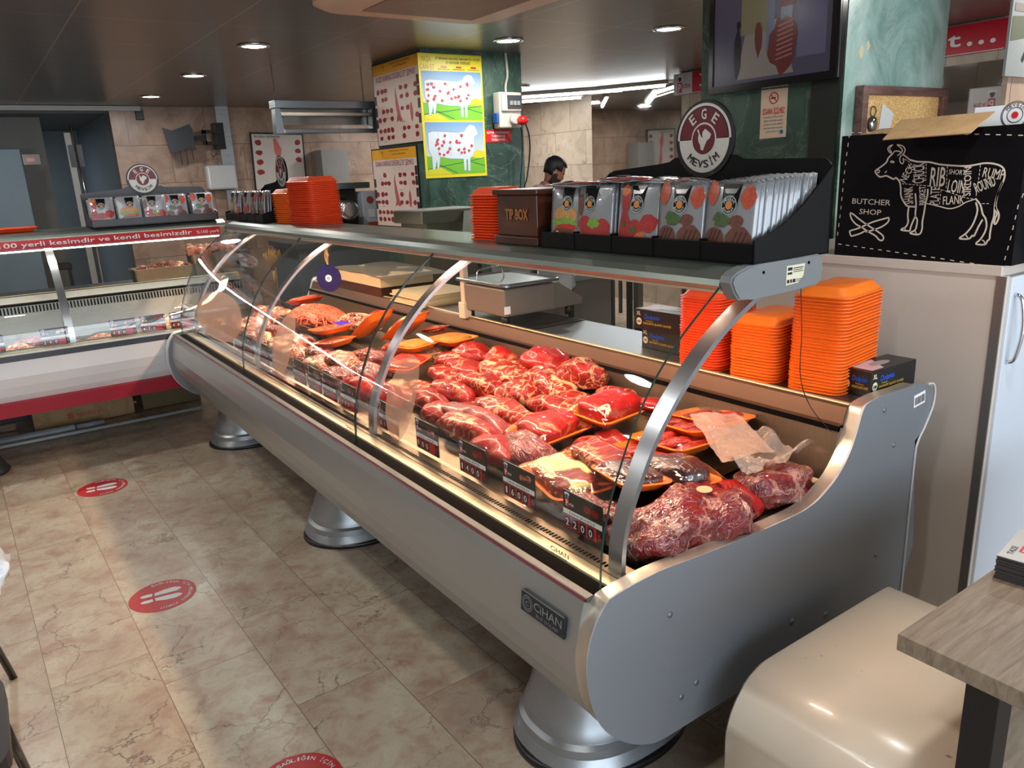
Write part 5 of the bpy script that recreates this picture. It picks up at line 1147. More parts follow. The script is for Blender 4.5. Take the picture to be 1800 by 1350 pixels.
# chairs and plastic bag at the left edge
def chair(lab, y0, y1, x1, legs):
    t = thing('chair', lab, 'chair', (-.35, (y0+y1)/2, 0), 0, 'dark chairs at the left edge'); SB = flat('chair_seat_brown', rgb(38, 32, 28), .45)
    for p, q in legs: bm = NB(); tube(bm, [p, q], .0115, 10); part('leg', bm, BLACKG, t)
    bm = NB(); prism(bm, rrect(-.60, x1, y0, y1, .10, 8), .43, .465, lambda u, v, tt: Vector((u, v, tt))); part('seat', bm, SB, t)
    bm = NB(); box(bm, -.63, -.60, y0+.03, y1-.03, .47, .85, .015, 3); part('backrest', bm, SB, t)
chair('nearer dark chair at the left edge, its seat rim and one leg showing', 1.60, 2.03, -.128, (((-.16, 1.96, .44), (-.138, 2.19, 0)), ((-.16, 1.68, .44), (-.14, 1.52, 0)), ((-.56, 1.68, .44), (-.60, 1.52, 0)), ((-.56, 1.96, .44), (-.60, 2.19, 0))))
chair('farther dark chair at the left edge with the white plastic bag on it', 2.28, 2.66, -.17, (((-.21, 2.60, .44), (-.155, 2.79, 0)), ((-.21, 2.34, .44), (-.20, 2.26, 0)), ((-.56, 2.34, .44), (-.60, 2.26, 0)), ((-.56, 2.60, .44), (-.60, 2.79, 0))))
bm = superlump(.12, .13, .12, 41, 2.2, .6, .35, 40, 24); o = solo('plastic_bag', bm, flat('bag_white', rgb(226, 228, 232), .3, coat=.4), 'white plastic bag on the farther chair seat at the left edge', 'bag'); o.location = (-.175, 2.47, .466); o.scale = (.75, .75, .60)
# ---------------------------------------------------------------- floor stickers
SR = flat('sticker_red', rgb(176, 34, 40), .4, var=.1); SW = flat('sticker_white', rgb(206, 210, 206), .5)
def floor_sticker():
    t = thing('floor_sticker', 'round red floor sticker with two white footprints', 'floor sticker', (0, 0, 0)); A = F((0, 0, 0), (1, 0, 0), (0, 1, 0))
    random.seed(9); bm = NB(); n = 64; R = .124; prism(bm, [(R*(1+random.uniform(-.012, .006))*math.cos(2*PI*k/n), R*(1+random.uniform(-.012, .006))*math.sin(2*PI*k/n)) for k in range(n)], .0004, .0012, lambda a, b, c: A(a, b, c)); part('disc', bm, SR, t, local=True)
    for s in (-1, 1):
        bm = NB(); prism(bm, [(x, y*s) for x, y in ((-.030, .010), (-.028, .032), (.010, .044), (.045, .046), (.066, .036), (.070, .024), (.055, .012), (.020, .010))], .0012, .0018, lambda a, b, c: A(a, b, c))
        prism(bm, [(x, y*s) for x, y in ((-.038, .012), (-.036, .032), (-.055, .036), (-.075, .032), (-.082, .022), (-.070, .013))], .0012, .0018, lambda a, b, c: A(a, b, c)); part('footprint', bm, SW, t, local=True, label='white shoe print')
    bm = NB(); arctext(bm, 'SAĞLIĞIN İÇİN MESAFENİ KORU!', A, 0, 0, .096, .014, 112, -100, False, .0018, 0, .03, .9); part('lettering', bm, SW, t, local=True, label='white curved lettering')
    return t
fs = floor_sticker()
place(fs, True, (.338, 4.462, 0), (0, 0, math.radians(-8)), 'round red floor sticker with white footprints, farthest of three', 'floor stickers')
place(fs, False, (.360, 3.032, 0), (0, 0, math.radians(-8)), 'round red floor sticker with white footprints, middle of three', 'floor stickers')
place(fs, False, (.440, 1.735, 0), (0, 0, math.radians(-8)), 'round red floor sticker cut by the bottom edge of the picture', 'floor stickers')
# ---------------------------------------------------------------- pouch packets
POUCHM = flat('pouch_silver', rgb(150, 152, 156), .25, .15, coat=.8, var=.06)
def f_col(n, c, r=.4): return flat(n, c, r, coat=.6, var=.5, scale=130)
def pouch(kind, lab, W=.142, H=.167):
    t = thing('sauce_pouch', lab, 'pouch', (0, 0, 0), 0, 'seasoning pouches')
    def s(u, v): return .009*max(0, 1-(2*u/W)**2)*max(0, 1-((v-H*.47)/(H*.5))**4)
    F0 = F((0, 0, 0), (0, -1, 0), (0, 0, 1)); A = lambda u, v, tt=0: F0(u, v, tt+s(u, v))
    bm = NB(); n = 12; m_ = 14
    for sgn in (1, -1):
        g = [[bm.verts.new(F0(-W/2+W*i/n, H*j/m_+(.003*(i % 2) if j == m_ else 0), s(-W/2+W*i/n, H*j/m_)*sgn)) for j in range(m_+1)] for i in range(n+1)]
        for i in range(n):
            for j in range(m_): bm.faces.new((g[i][j], g[i+1][j], g[i+1][j+1], g[i][j+1])).smooth = True
    bmesh.ops.remove_doubles(bm, verts=bm.verts, dist=.00005); part('pouch_bag', bm, POUCHM, t, local=True)
    lx = {'burger': .01, 'patty': -.012, 'skewer': .0, 'steak': .0}[kind]
    bm = NB(); 
    P = [(lx-.026, H-.004), (lx-.021, H*.70), (lx-.012, H*.60), (lx, H*.575), (lx+.012, H*.60), (lx+.021, H*.70), (lx+.026, H-.004)]; blob(bm, P[::-1], A, .0022, 4)
    lb = part('black_label', bm, BLACKG, t, local=True)
    bm = NB(); stroke(bm, [(lx+.020*math.cos(k*PI/12), H*.70+.020*math.sin(k*PI/12)) for k in range(25)], A, .0016, .0032, 1)
    arctext(bm, 'MEVSiM', A, lx, H*.70, .0115, .0065, 160, 20, False, .0032, 0, .04); arctext(bm, 'BAHARAT', A, lx, H*.70, .0115, .0060, 200, 340, True, .0032, 0, .04)
    part('emblem_ring', bm, flat('emblem_pale', rgb(190, 200, 200), .4), lb, local=True)
    bm = NB(); blob(bm, disc(lx, H*.70, .0095, 14), A, .0034); part('emblem_centre', bm, flat('emblem_orange', rgb(206, 130, 60), .4), lb, local=True)
    def pr(nm, shapes, col, tt=.0010):
        for sh in shapes:
            b = NB(); blob(b, sh, A, tt+.0008, 3); part(nm, b, f_col('print_'+nm, col), t, local=True)
    if kind == 'burger':
        pr('bun', [disc(.0, .085, .050, 20, .026)], rgb(196, 142, 82)); pr('lettuce', [wobble(0, .066, .054, .013, 3, 22, .25)], rgb(122, 158, 60), .0014)
        pr('tomato', [wobble(.008, .052, .044, .010, 4, 16, .15)], rgb(186, 40, 34), .0018); pr('patty', [wobble(-.006, .036, .048, .014, 5, 16, .1)], rgb(104, 58, 38), .0022)
    elif kind == 'patty':
        pr('meat', [wobble(-.03, .062, .030, .022, 6), wobble(.035, .05, .028, .03, 7), wobble(0, .030, .055, .022, 8)], rgb(168, 44, 44)); pr('lettuce', [wobble(.005, .066, .024, .014, 9, 18, .3)], rgb(142, 160, 60), .0014)
        pr('spoon', [wobble(-.052, .115, .012, .030, 10, 12, .1)], rgb(112, 72, 56), .0012)
    elif kind == 'skewer':
        pr('meat', [wobble(-.045, .055, .020, .048, 11), wobble(-.042, .130, .018, .036, 12), wobble(-.005, .045, .028, .040, 13), wobble(.04, .070, .030, .022, 14)], rgb(160, 44, 40))
        pr('sauce', [wobble(-.044, .150, .014, .014, 15), wobble(.015, .03, .02, .02, 16)], rgb(206, 110, 46), .0016); pr('herb', [wobble(-.01, .055, .010, .008, 17), wobble(-.045, .068, .008, .007, 18)], rgb(70, 96, 50), .002)
    else:
        pr('steak', [wobble(-.038, .040, .030, .030, 19, 16, .06), wobble(.030, .038, .034, .034, 20, 16, .06), wobble(.022, .082, .020, .014, 21, 12, .1)], rgb(108, 62, 50))
        pr('grill_lines', [[(-.06+.012*k, .030), (-.056+.012*k, .030), (-.040+.012*k, .062), (-.044+.012*k, .062)] for k in range(3)]+[[(.008+.012*k, .020), (.012+.012*k, .020), (.030+.012*k, .06), (.026+.012*k, .06)] for k in range(3)], rgb(60, 34, 28), .0016)
        pr('herb', [wobble(-.018, .086, .022, .016, 22, 18, .3)], rgb(72, 130, 56), .0020); pr('salad', [wobble(-.052, .145, .016, .028, 23, 14, .2), wobble(.048, .135, .018, .024, 24, 14, .2)], rgb(182, 78, 52), .0012)
    return t
PK = {k: pouch(k, 'x') for k in ('burger', 'patty', 'skewer', 'steak')}; used = set()
def put_pouch(kind, loc, rz, lean, lab, grp, M=None, simple=False, sc=1):
    p = PK[kind]
    if simple:      # seen only by its edge: the bag alone
        b = [c for c in p.children if c.name.startswith('pouch_bag')][0]; r = bpy.data.objects.new('sauce_pouch', b.data); C.objects.link(r); tag(r, lab, 'pouch', grp)
        r.location = loc; r.rotation_euler = (0, lean, rz)
    else:
        r = place(p, kind not in used, loc, (0, lean, rz), lab, grp); used.add(kind)
    if M is not None: r.matrix_basis = M @ r.matrix_basis
    if sc != 1: r.scale = (sc, sc, sc)
    return r
# ---------------------------------------------------------------- counter display stands with the round sign
STB = flat('stand_black', rgb(8, 8, 10), .5); STB.node_tree.nodes['Principled BSDF'].inputs['Specular IOR Level'].default_value = .2; STM = flat('stand_charcoal', rgb(62, 60, 64), .4)
def display_stand(lab, mat):
    """local frame: front at x = 0 facing -x, runs y = -.75 .. 0, base z = 0"""
    t = thing('display_stand', lab, 'display stand', (0, 0, 0)); L = .75; D = .27
    A = lambda u, v, tt: Vector((D-.006+tt, -u, v))
    cu, r = .375, .098
    bm = NB(); pts = [(0, 0), (L, 0), (L, .17)]+[(L-.03+.03*math.cos(a), .185+.03*math.sin(a)) for a in [k*PI/2/6 for k in range(1, 7)]]+[(cu+.16, .220)]
    pts += [(cu+.125, .222), (cu+.105, .232)]; pts += [(cu+r*math.cos(a), .275+r*math.sin(a)) for a in [math.radians(-25+230*k/28) for k in range(29)]]; pts += [(cu-.105, .232), (cu-.125, .222), (cu-.16, .218)]
    pts += [(.03-.03*math.sin(a), .175+.03*math.cos(a)) for a in [k*PI/2/6 for k in range(0, 7)]]
    prism(bm, pts, 0, .006, A); part('back_board', bm, mat, t, local=True)
    bm = NB(); box(bm, .0, D, -L, 0, 0, .004); part('tray_floor', bm, mat, t, local=True)
    bm = NB(); box(bm, 0, .005, -L, 0, 0, .045, .0015); part('front_lip', bm, mat, t, local=True)
    for y in (0, -L):
        bm = NB(); cur = [(0, 0), (D, 0), (D, .200), (D-.025, .180)]+[(D-.025-(D-.03)*k/10, .055+.125*(1-k/10)**1.7) for k in range(1, 10)]+[(0, .052)]
        prism(bm, cur, 0, .005 if y == 0 else -.005, lambda u, v, tt: Vector((u, y+(-tt if y == 0 else -tt), v))); part('side_panel', bm, mat, t, local=True)
    for k in range(1, 5): bm = NB(); box(bm, -.002, D-.01, -k*.15-.0015, -k*.15+.0015, .004, .05); part('divider', bm, mat, t, local=True)
    sg = thing('x', 'x', 'x'); del sg['label']; del sg['category']; sg.name = 'round_sign'; sg.parent = t
    F0 = F((D-.0065, -cu, .275), (0, -1, 0), (0, 0, 1)); AA = lambda u, v, tt=0: F0(u, v, tt)
    def ringp(bm, r0, r1, a0, a1, tt, n=48):
        P = [math.radians(a0+(a1-a0)*k/n) for k in range(n+1)]; V = [(bm.verts.new(AA(r0*math.cos(a), r0*math.sin(a), tt)), bm.verts.new(AA(r1*math.cos(a), r1*math.sin(a), tt))) for a in P]
        for p, q in zip(V, V[1:]): bm.faces.new((p[0], p[1], q[1], q[0]))
    bm = NB(); prism(bm, disc(0, 0, .097, 48), 0, .0025, lambda a, b, c: AA(a, b, c)); part('disc', bm, BLACK, sg, local=True)
    bm = NB(); ringp(bm, .042, .080, 2, 178, .0035); prism(bm, disc(0, 0, .0375, 36), .0032, .0042, lambda a, b, c: AA(a, b, c)); part('maroon_field', bm, MAROON, sg, local=True)
    bm = NB(); ringp(bm, .083, .090, 0, 180, .0032); ringp(bm, .042, .084, 180, 360, .0032); ringp(bm, .0375, .042, 0, 360, .0034)
    arctext(bm, 'EGE', AA, 0, 0, .050, .026, 146, 34, False, .0046, 0, .05, .62)
    cow = [(-.022, .024), (-.016, .026), (-.013, .018), (-.006, .006), (-.002, .020), (.006, .026), (.012, .022), (.018, .018), (.026, .012), (.022, .002), (.012, -.004), (.006, -.014), (.0, -.028), (-.008, -.026), (-.010, -.014), (-.016, -.006), (-.018, .004), (-.016, .014)]
    blob(bm, cow, AA, .0048); part('white_print', bm, flat('sign_white', rgb(214, 210, 200), .45), sg, local=True)
    bm = NB(); arctext(bm, 'MEVSİM', AA, 0, 0, .052, .020, 218, 322, True, .0046, 0, .05, .78); part('black_lettering', bm, BLACK, sg, local=True)
    return t
ds = display_stand('black display stand', STB)
LOCS = [((1.360, 1.802, 1.334), 0, 'black stand with round EGE MEVSİM sign on the near end of the canopy'), ((1.365, 5.13, 1.334), 0, 'display stand half hidden behind the orange tray stack on the canopy'), ((.622, 5.335, 1.334), PI/2, 'dark grey display stand with a round EGE MEVSİM sign on the left case')]
stands = []
for i, (l, rz, lab) in enumerate(LOCS):
    s_ = ds if i == 0 else copy_tree(ds); s_.location = l; s_.rotation_euler = (0, 0, rz); s_['label'] = lab; s_['group'] = 'display stands'; stands.append(s_)
for ch in stands[2].children:
    if ch.type == 'MESH': ch.data = ch.data.copy(); ch.data.materials.clear(); ch.data.materials.append(STM)
names = {'burger': 'burger', 'patty': 'raw patties', 'skewer': 'diced skewer meat', 'steak': 'grilled steaks'}
col = [('burger', .085), ('patty', .205), ('skewer', .372), ('steak', .515), ('steak', .660)]
sd = ['leftmost', 'second from the left', 'middle', 'fourth from the left', 'nearest to the end panel']
for i, (l, rz, lab) in enumerate(LOCS):
    Ms = Matrix.Translation(l) @ Matrix.Rotation(rz, 4, 'Z')
    kinds = [('burger', .085), ('patty', .205), ('skewer', .372), ('steak', .515), ('steak', .660)] if i != 2 else [('skewer', .075), ('burger', .225), ('patty', .375), ('steak', .500), ('steak', .665)]
    place_n = ['on the near black stand', 'on the stand behind the orange stack', 'on the left case stand'][i]
    for k, (kd, u) in enumerate(kinds):
        put_pouch(kd, (.022, -u, .006), random.uniform(-.06, .06), .10, 'pouch picturing %s, %s %s' % (names[kd], sd[k].replace('nearest to the end panel', 'rightmost'), place_n), 'pouches', Ms)
        for q in range(1, 3 if (i or k < 4) else 13):
            put_pouch(kd, (.022+.0165*q, -u+random.uniform(-.004, .004), .006+.0008*q), random.uniform(-.05, .05), .09, 'pouch standing behind the front one in slot %s %s' % (['one', 'two', 'three', 'four', 'five'][k], place_n), 'pouches behind', Ms, True)
for k, (x, y, z, rz, lab) in enumerate(((1.50, 1.60, 1.503, 1.6, 'pouch lying flat on top of the left slots of the near black stand'), (1.52, 1.44, 1.511, 1.4, 'pouch lying flat on top of the middle slots of the near black stand'), (1.56, 1.30, 1.505, 1.5, 'pouch lying flat on the right slots of the near black stand'))):
    o = put_pouch(('patty', 'skewer', 'steak')[k], (0, 0, 0), 0, 0, lab, 'pouches on top'); o.rotation_euler = (random.uniform(-.1, .1), PI/2-.04, rz); o.location = (x-.09, y, z)
# ---------------------------------------------------------------- tip box
MAHO = m_wood('mahogany', rgb(44, 22, 14), rgb(72, 36, 22), rgb(94, 48, 28), (14, 1.4, 3), 3, .3)
t = thing('tip_box', 'reddish brown wooden box carved with TIP BOX beside the orange tray stack', 'box', (1.44, 1.93, 1.334))
bm = NB(); box(bm, 1.372, 1.522, 1.835, 2.040, 1.360, 1.482, .003); part('body', bm, MAHO, t)
part('base', B(1.362, 1.532, 1.825, 2.050, 1.334, 1.360, .004), MAHO, t); part('lid', B(1.362, 1.545, 1.822, 2.053, 1.482, 1.498, .004), MAHO, t)
AP = F((1.3715, 1.937, 1.408), (0, -1, 0), (0, 0, 1)); bm = NB(); text(bm, 'TIP BOX', AP, 0, 0, .032, .115, .0015, 'c', bold=.09); part('lettering', bm, flat('carved_gold', rgb(150, 96, 50), .5), t, label='carved golden lettering')
# ---------------------------------------------------------------- glove boxes
GB = flat('glove_box_black', rgb(24, 22, 24), .35)
def glove_box(loc, rz, lab):
    t = thing('glove_box', lab, 'box', (0, 0, 0), 0, 'glove boxes'); W, D, H = .235, .11, .072
    bm = NB(); box(bm, 0, D, -.0, W, 0, H, .001); bmesh.ops.transform(bm, matrix=Matrix.Identity(4), verts=bm.verts); part('carton', bm, GB, t, local=True)
    for nm, A, w in (('side_print', F((-.0003, W, 0), (0, -1, 0), (0, 0, 1)), W), ('end_print', F((0, -.0003, 0), (1, 0, 0), (0, 0, 1)), D), ('end_print', F((D, W+.0003, 0), (-1, 0, 0), (0, 0, 1)), D)):
        b = NB(); text(b, 'XL', A, .008, .050, .014, .020, .0006, bold=.05); poly(b, disc(.020, .028, .013, 18), A, .0006); p = part(nm, b, flat('glove_print_white', rgb(220, 210, 180), .4), t, local=True)
        b = NB(); text(b, '100', A, .020, .0235, .009, .016, .0014, 'c', bold=.05); part('number', b, BLACK, p, local=True)
        b = NB(); text(b, 'Dolphin', A, .045 if w > .2 else .040, .040, .016, .07 if w > .2 else .055, .0010, bold=.06, shear=.2); part('blue_print', b, flat('glove_blue', rgb(36, 84, 190), .4), t, local=True)
        b = NB(); text(b, 'SYNTHETIC ELASTIC GLOVES', A, .040, .020, .0075, w*.55, .0006, bold=.05); text(b, 'Pudrasız', A, .055, .031, .005, .03, .0006); part('yellow_print', b, flat('glove_yellow', rgb(206, 168, 60), .4), t, local=True)
    AT_ = F((0, 0, H+.0003), (0, 1, 0), (-1, 0, 0)); b = NB(); poly(b, [(.10, -.10), (.22, -.10), (.22, -.01), (.16, -.01)], AT_, .0003); part('top_print', b, flat('glove_pink', rgb(200, 176, 182), .4), t, local=True)
    b = NB(); poly(b, disc(.12, -.055, .048, 24, .020), AT_, .0006); part('opening', b, flat('opening_grey', rgb(150, 150, 152), .3), t, local=True, label='oval opening with a pale glove')
    t.location = loc; t.rotation_euler = (0, 0, rz); t['label'] = lab; return t
g = glove_box((2.142, 1.084, .9128), PI/2-.02, 'black XL glove box on the rear worktop by the end panel'); g.scale = (.8, .93, 1)
for k, (x, y, z) in enumerate(((1.93, 1.745, .9128), (1.92, 1.75, .9858))):
    glove_box((x, y, z), .08*(k-.5), ['lower black XL glove box seen through the glass, left of the tray stacks', 'upper black XL glove box seen through the glass, left of the tray stacks'][k])
# ---------------------------------------------------------------- posters on the middle column
def carcass_poster(name, title, y1, y0, z0, z1, lab, seed, frac=1):
    t = thing(name, lab, 'poster', (2.79, (y0+y1)/2, z0), 0, 'red meat posters'); W, H = y1-y0, z1-z0
    A = F((2.790, y1, z0), (0, -1, 0), (0, 0, 1))
    bm = NB(); prism(bm, [(0, 0), (W, 0), (W, H), (0, H)], 0, -.008, lambda a, b, c: A(a, b, c)); part('frame', bm, BLACK, t)
    bm = NB(); poly(bm, [(.010, .010), (W-.010, .010), (W-.010, H-.010), (.010, H-.010)], A, .0005); sh = part('sheet', bm, flat('poster_cream', rgb(216, 196, 184), .45), t)
    if frac == 1:
        bm = NB(); poly(bm, [(.010, H*.855), (W-.010, H*.855), (W-.010, H-.010), (.010, H-.010)], A, .001); part('yellow_band', bm, flat('poster_amber', rgb(226, 160, 24), .4), sh)
        bm = NB(); text(bm, title, A, W/2, H*.775, .040, W*.84, .001, 'c', bold=.03); part('title', bm, flat('title_plum', rgb(130, 50, 76), .4), sh)
        bm = NB(); text(bm, 'KESİMHANESİ ET ÜRÜNLERİ', A, W*.62, H*.945, .012, W*.42, .0016, 'c'); text(bm, 'TOPTAN PERAKENDE', A, W*.62, H*.905, .012, W*.3, .0016, 'c'); text(bm, 'Y', A, W*.24, H*.89, .045, .03, .0016); part('band_print', bm, BLACK, sh)
    random.seed(seed); bm = NB(); top = .70 if frac == 1 else .86
    cols = (.09, .19, .28, .37, .62, .72, .90); rows = (.66, .56, .42, .32, .19, .10) if frac == 1 else (.55,)
    for i, u in enumerate(cols):
        for j, v in enumerate(rows):
            if random.random() < .84: blob(bm, wobble(W*u+random.uniform(-.01, .01), H*v, W*.038, H*(.030 if frac == 1 else .3)*random.uniform(.8, 1.15), seed*50+i*9+j, 10, .2), A, .0014+.0001*(i+j), 2)
    part('cut_pictures', bm, MEATP, sh)
    if frac == 1:
        bm = NB(); blob(bm, [(W*.49, H*.68), (W*.515, H*.55), (W*.55, H*.42), (W*.57, H*.32), (W*.60, H*.28), (W*.55, H*.27), (W*.52, H*.29), (W*.47, H*.27), (W*.50, H*.33), (W*.475, H*.45), (W*.475, H*.58)], A, .0014, 3); blob(bm, wobble(W*.80, H*.36, W*.028, H*.11, seed+5, 14, .1), A, .0014, 2); part('carcass_picture', bm, flat('carcass_pink', rgb(176, 90, 84), .5), sh)
        bm = NB()
        for k, (u, v) in enumerate(((.965, .70), (.965, .58), (.965, .44), (.965, .27), (.035, .56), (.035, .42), (.035, .28))): blob(bm, [(W*u-.02, H*v-.03), (W*u+.016, H*v-.03), (W*u+.016, H*v+.035), (W*u-.02, H*v+.035)], A, .0018, 1)
        part('dish_pictures', bm, flat('dish_dark', rgb(58, 30, 30), .5, var=.6, scale=40), sh)
        bm = NB()
        for k in range(10): text(bm, 'Dana Kol', A, W*random.choice((.19, .28, .62, .74)), H*(.68-.07*k), .008, .05, .0016, 'c')
        part('captions', bm, BLACK, sh)
    return t
MEATP = flat('printed_meat', rgb(142, 34, 40), .5, var=.35, scale=60)
carcass_poster('carcass_poster', 'KUZU KARKAS DEĞERLİ ET ŞEMASI', 5.79, 5.045, 1.782, 2.385, 'meat cut poster titled KUZU KARKAS DEĞERLİ ET ŞEMASI, upper of the red posters', 1)
carcass_poster('carcass_poster', 'DANA KARKAS DEĞERLİ ET ŞEMASI', 5.93, 5.165, 1.165, 1.772, 'meat cut poster titled DANA KARKAS DEĞERLİ ET ŞEMASI below the lamb poster', 2)
carcass_poster('carcass_poster', 'x', 5.93, 5.165, 1.000, 1.155, 'lowest meat cut poster, only its top strip showing above the canopy', 3, frac=.2)
t = thing('animal_poster', 'yellow poster headed PAŞA CAN ET with two sheep diagrams on the green column', 'poster', (3.0, 5.02, 1.53))
A = F((2.775, 5.022, 1.530), (1, 0, 0), (0, 0, 1)); W, H = .525, .842
bm = NB(); prism(bm, [(0, 0), (W, 0), (W, H), (0, H)], 0, -.006, lambda a, b, c: A(a, b, c)); part('sheet', bm, flat('poster_yellow', rgb(236, 222, 50), .4), t)
bm = NB(); text(bm, 'PAŞA', A, .065, H-.055, .036, .075, .001, 'c'); text(bm, 'CAN ET', A, .068, H-.105, .036, .12, .001, 'c'); part('brand_print', bm, flat('poster_orange', rgb(206, 130, 20), .4), t)
bm = NB(); text(bm, 'ET ÜRÜNLERİ GIDA İNŞ TAAH SAN TİC LTD ŞTİ', A, .325, H-.038, .016, .37, .001, 'c', bold=.03); text(bm, 'ET ENTEGRE TESİSLERİ', A, .325, H-.064, .016, .20, .001, 'c', bold=.03)
for k in range(3): text(bm, 'ANKARA MERKEZ ŞUBE', A, .20+.125*k, H-.105, .008, .10, .001, 'c')
part('black_print', bm, BLACK, t); bm = NB()
for k in range(3): prism(bm, [(.18+.125*k, H-.092), (.225+.125*k, H-.092), (.225+.125*k, H-.080), (.18+.125*k, H-.080)], 0, .001, lambda a, b, c: A(a, b, c))
part('red_print', bm, TRED, t)
def sheep(v0, v1, sd, cow=False):
    h = v1-v0; P = lambda u, v: (.018+u*(W-.032), v0+v*h)
    pc = NB(); g = []; n = 10
    poly(pc, [P(0, 0), P(1, 0), P(1, 1), P(0, 1)], A, .0008); m = NT('printed_sky'); sp = m.n('ShaderNodeSeparateXYZ', {0: m.n('ShaderNodeTexCoord').outputs['Object']})
    z0 = 1.53+v0; m.P(col=m.ramp(m.n('ShaderNodeMapRange', {0: sp.outputs[2], 1: z0-1.53+h*.35, 2: z0-1.53+h}).outputs[0], [(0, rgb(214, 226, 214)), (1, rgb(108, 156, 206))]), rough=.45)
    pic = part('picture', pc, m.m, t, label='printed sheep diagram' if not cow else 'printed cattle diagram')
    b = NB(); poly(b, [P(0, 0), P(1, 0), P(1, .42), P(.6, .30), P(0, .36)], A, .0010); part('green_field', b, flat('field_green', rgb(118, 190, 50), .5), pic)
    b = NB(); poly(b, [P(.75, .32), P(1, .28), P(1, .42), P(.88, .46), P(.78, .42)], A, .0012); poly(b, [P(0, 0), P(.42, 0), P(.22, .14), P(0, .10)], A, .0012); part('yellow_field', b, flat('field_yellow', rgb(222, 214, 50), .5), pic)
    b = NB(); stroke(b, [P(0, .11), P(.6, .22), P(1, .30)], A, .005, .0014, 1); stroke(b, [P(.15, .22), P(.5, .02)], A, .005, .0014, 1); stroke(b, [P(.72, .24), P(1, .14)], A, .005, .0014, 1); part('field_lines', b, flat('field_dark', rgb(30, 110, 70), .5), pic)
    body = [(.04, .80), (.12, .83), (.30, .82), (.55, .80), (.66, .82), (.70, .90), (.76, .95), (.84, .93), (.88, .84), (.90, .76), (.84, .73), (.82, .68), (.84, .50), (.80, .36), (.74, .30), (.73, .05), (.69, .05), (.69, .28), (.67, .28), (.66, .06), (.62, .06), (.62, .29), (.40, .30), (.22, .34), (.19, .12), (.155, .12), (.16, .28), (.12, .10), (.08, .10), (.08, .34), (.03, .48)]
    if cow: body = [(u, v if v > .4 else v) for u, v in body]
    b = NB(); poly(b, [P(*q) for q in body], A, .0018); part('animal', b, flat('animal_pale', rgb(214, 226, 236), .5), pic)
    b = NB(); stroke(b, [P(*q) for q in body+[body[0]]], A, .002, .0022, 1)
    for u in (.21, .42, .57): stroke(b, [P(u, .80), P(u-.01, .34)], A, .0015, .0022, 1)
    part('outline', b, flat('outline_blue', rgb(110, 150, 186), .5), pic)
    random.seed(sd); b = NB()
    for k in range(26): blob(b, wobble(*P(random.uniform(.07, .78), random.uniform(.36, .76)), .011, .010, sd+k, 9, .3), A, .0024+.00012*k, 1)
    part('cut_marks', b, flat('mark_red', rgb(206, 66, 70), .5), pic)
sheep(.40, H-.115, 60); sheep(.022, .385, 90, True)
t = thing('warning_sign', 'red sign reading KIYMA MAKİNASINI TOKMAKSIZ KULLANMA on the green column', 'sign', (3.42, 5.02, 1.81))
A = F((3.30, 5.026, 1.770), (1, 0, 0), (0, 0, 1)); bm = NB(); prism(bm, [(0, 0), (.24, 0), (.24, .088), (0, .088)], 0, -.003, lambda a, b, c: A(a, b, c)); part('plate', bm, flat('warning_red', rgb(214, 30, 28), .4), t)
bm = NB(); 
for s, v, w in (('KIYMA MAKİNASINI', .061, .20), ('TOKMAKSIZ', .036, .13), ('KULLANMA', .011, .12)): text(bm, s, A, .12, v, .017, w, .001, 'c', bold=.04)
part('lettering', bm, WHITEP, t)
# electric socket box with its cable
t = thing('socket_box', 'grey white electric socket box with a red plug and blue socket on the green column', 'electric box', (3.48, 5.0, 1.99))
bm = NB(); box(bm, 3.385, 3.580, 4.935, 5.028, 1.865, 2.12, .012, 3); box(bm, 3.395, 3.57, 4.915, 4.94, 1.985, 2.115, .006); part('housing', bm, OFFW, t)
bm = NB(); box(bm, 3.44, 3.565, 4.908, 4.916, 2.00, 2.095, .003); part('breaker_window', bm, flat('window_smoke', rgb(70, 74, 76), .15), t); bm = NB()
for k in range(3): box(bm, 3.458+.033*k, 3.482+.033*k, 4.902, 4.909, 2.025, 2.055)
part('breakers', bm, flat('breaker_grey', rgb(150, 152, 150), .4), t)
bm = NB(); lathe(bm, [(.038, 4.925), (.038, 4.90), (.030, 4.895)], (3.50, 0, 1.925), 20, axis='y'); part('socket_ring', bm, OFFW, t)
bm = NB(); lathe(bm, [(.030, 4.90), (.034, 4.885), (.034, 4.86), (.028, 4.835), (.012, 4.825)], (3.54, 0, 1.915), 20, axis='y'); part('plug', bm, flat('plug_red', rgb(206, 24, 30), .35), t)
part('blue_socket', B(3.365, 3.386, 4.95, 5.01, 1.90, 1.975, .006), flat('socket_blue', rgb(40, 84, 170), .4), t)
bm = NB(); tube(bm, spline([(3.515, 5.018, 2.40), (3.520, 5.015, 2.32), (3.522, 5.015, 2.24), (3.50, 5.01, 2.18), (3.49, 5.0, 2.12)], 6), .009, 8); part('conduit', bm, OFFW, t)
bm = NB(); tube(bm, spline([(3.56, 4.86, 1.89), (3.60, 4.88, 1.82), (3.635, 4.92, 1.70), (3.62, 4.95, 1.50), (3.58, 4.96, 1.36), (3.575, 4.96, 1.0)], 6), .006, 6); part('power_cord', bm, BLACK, t)
bm = NB(); tube(bm, spline([(3.545, 4.90, 1.87), (3.575, 4.93, 1.78), (3.575, 4.95, 1.60), (3.56, 4.96, 1.40), (3.56, 4.96, 1.0)], 6), .005, 6); part('power_cord', bm, BLACK, t)
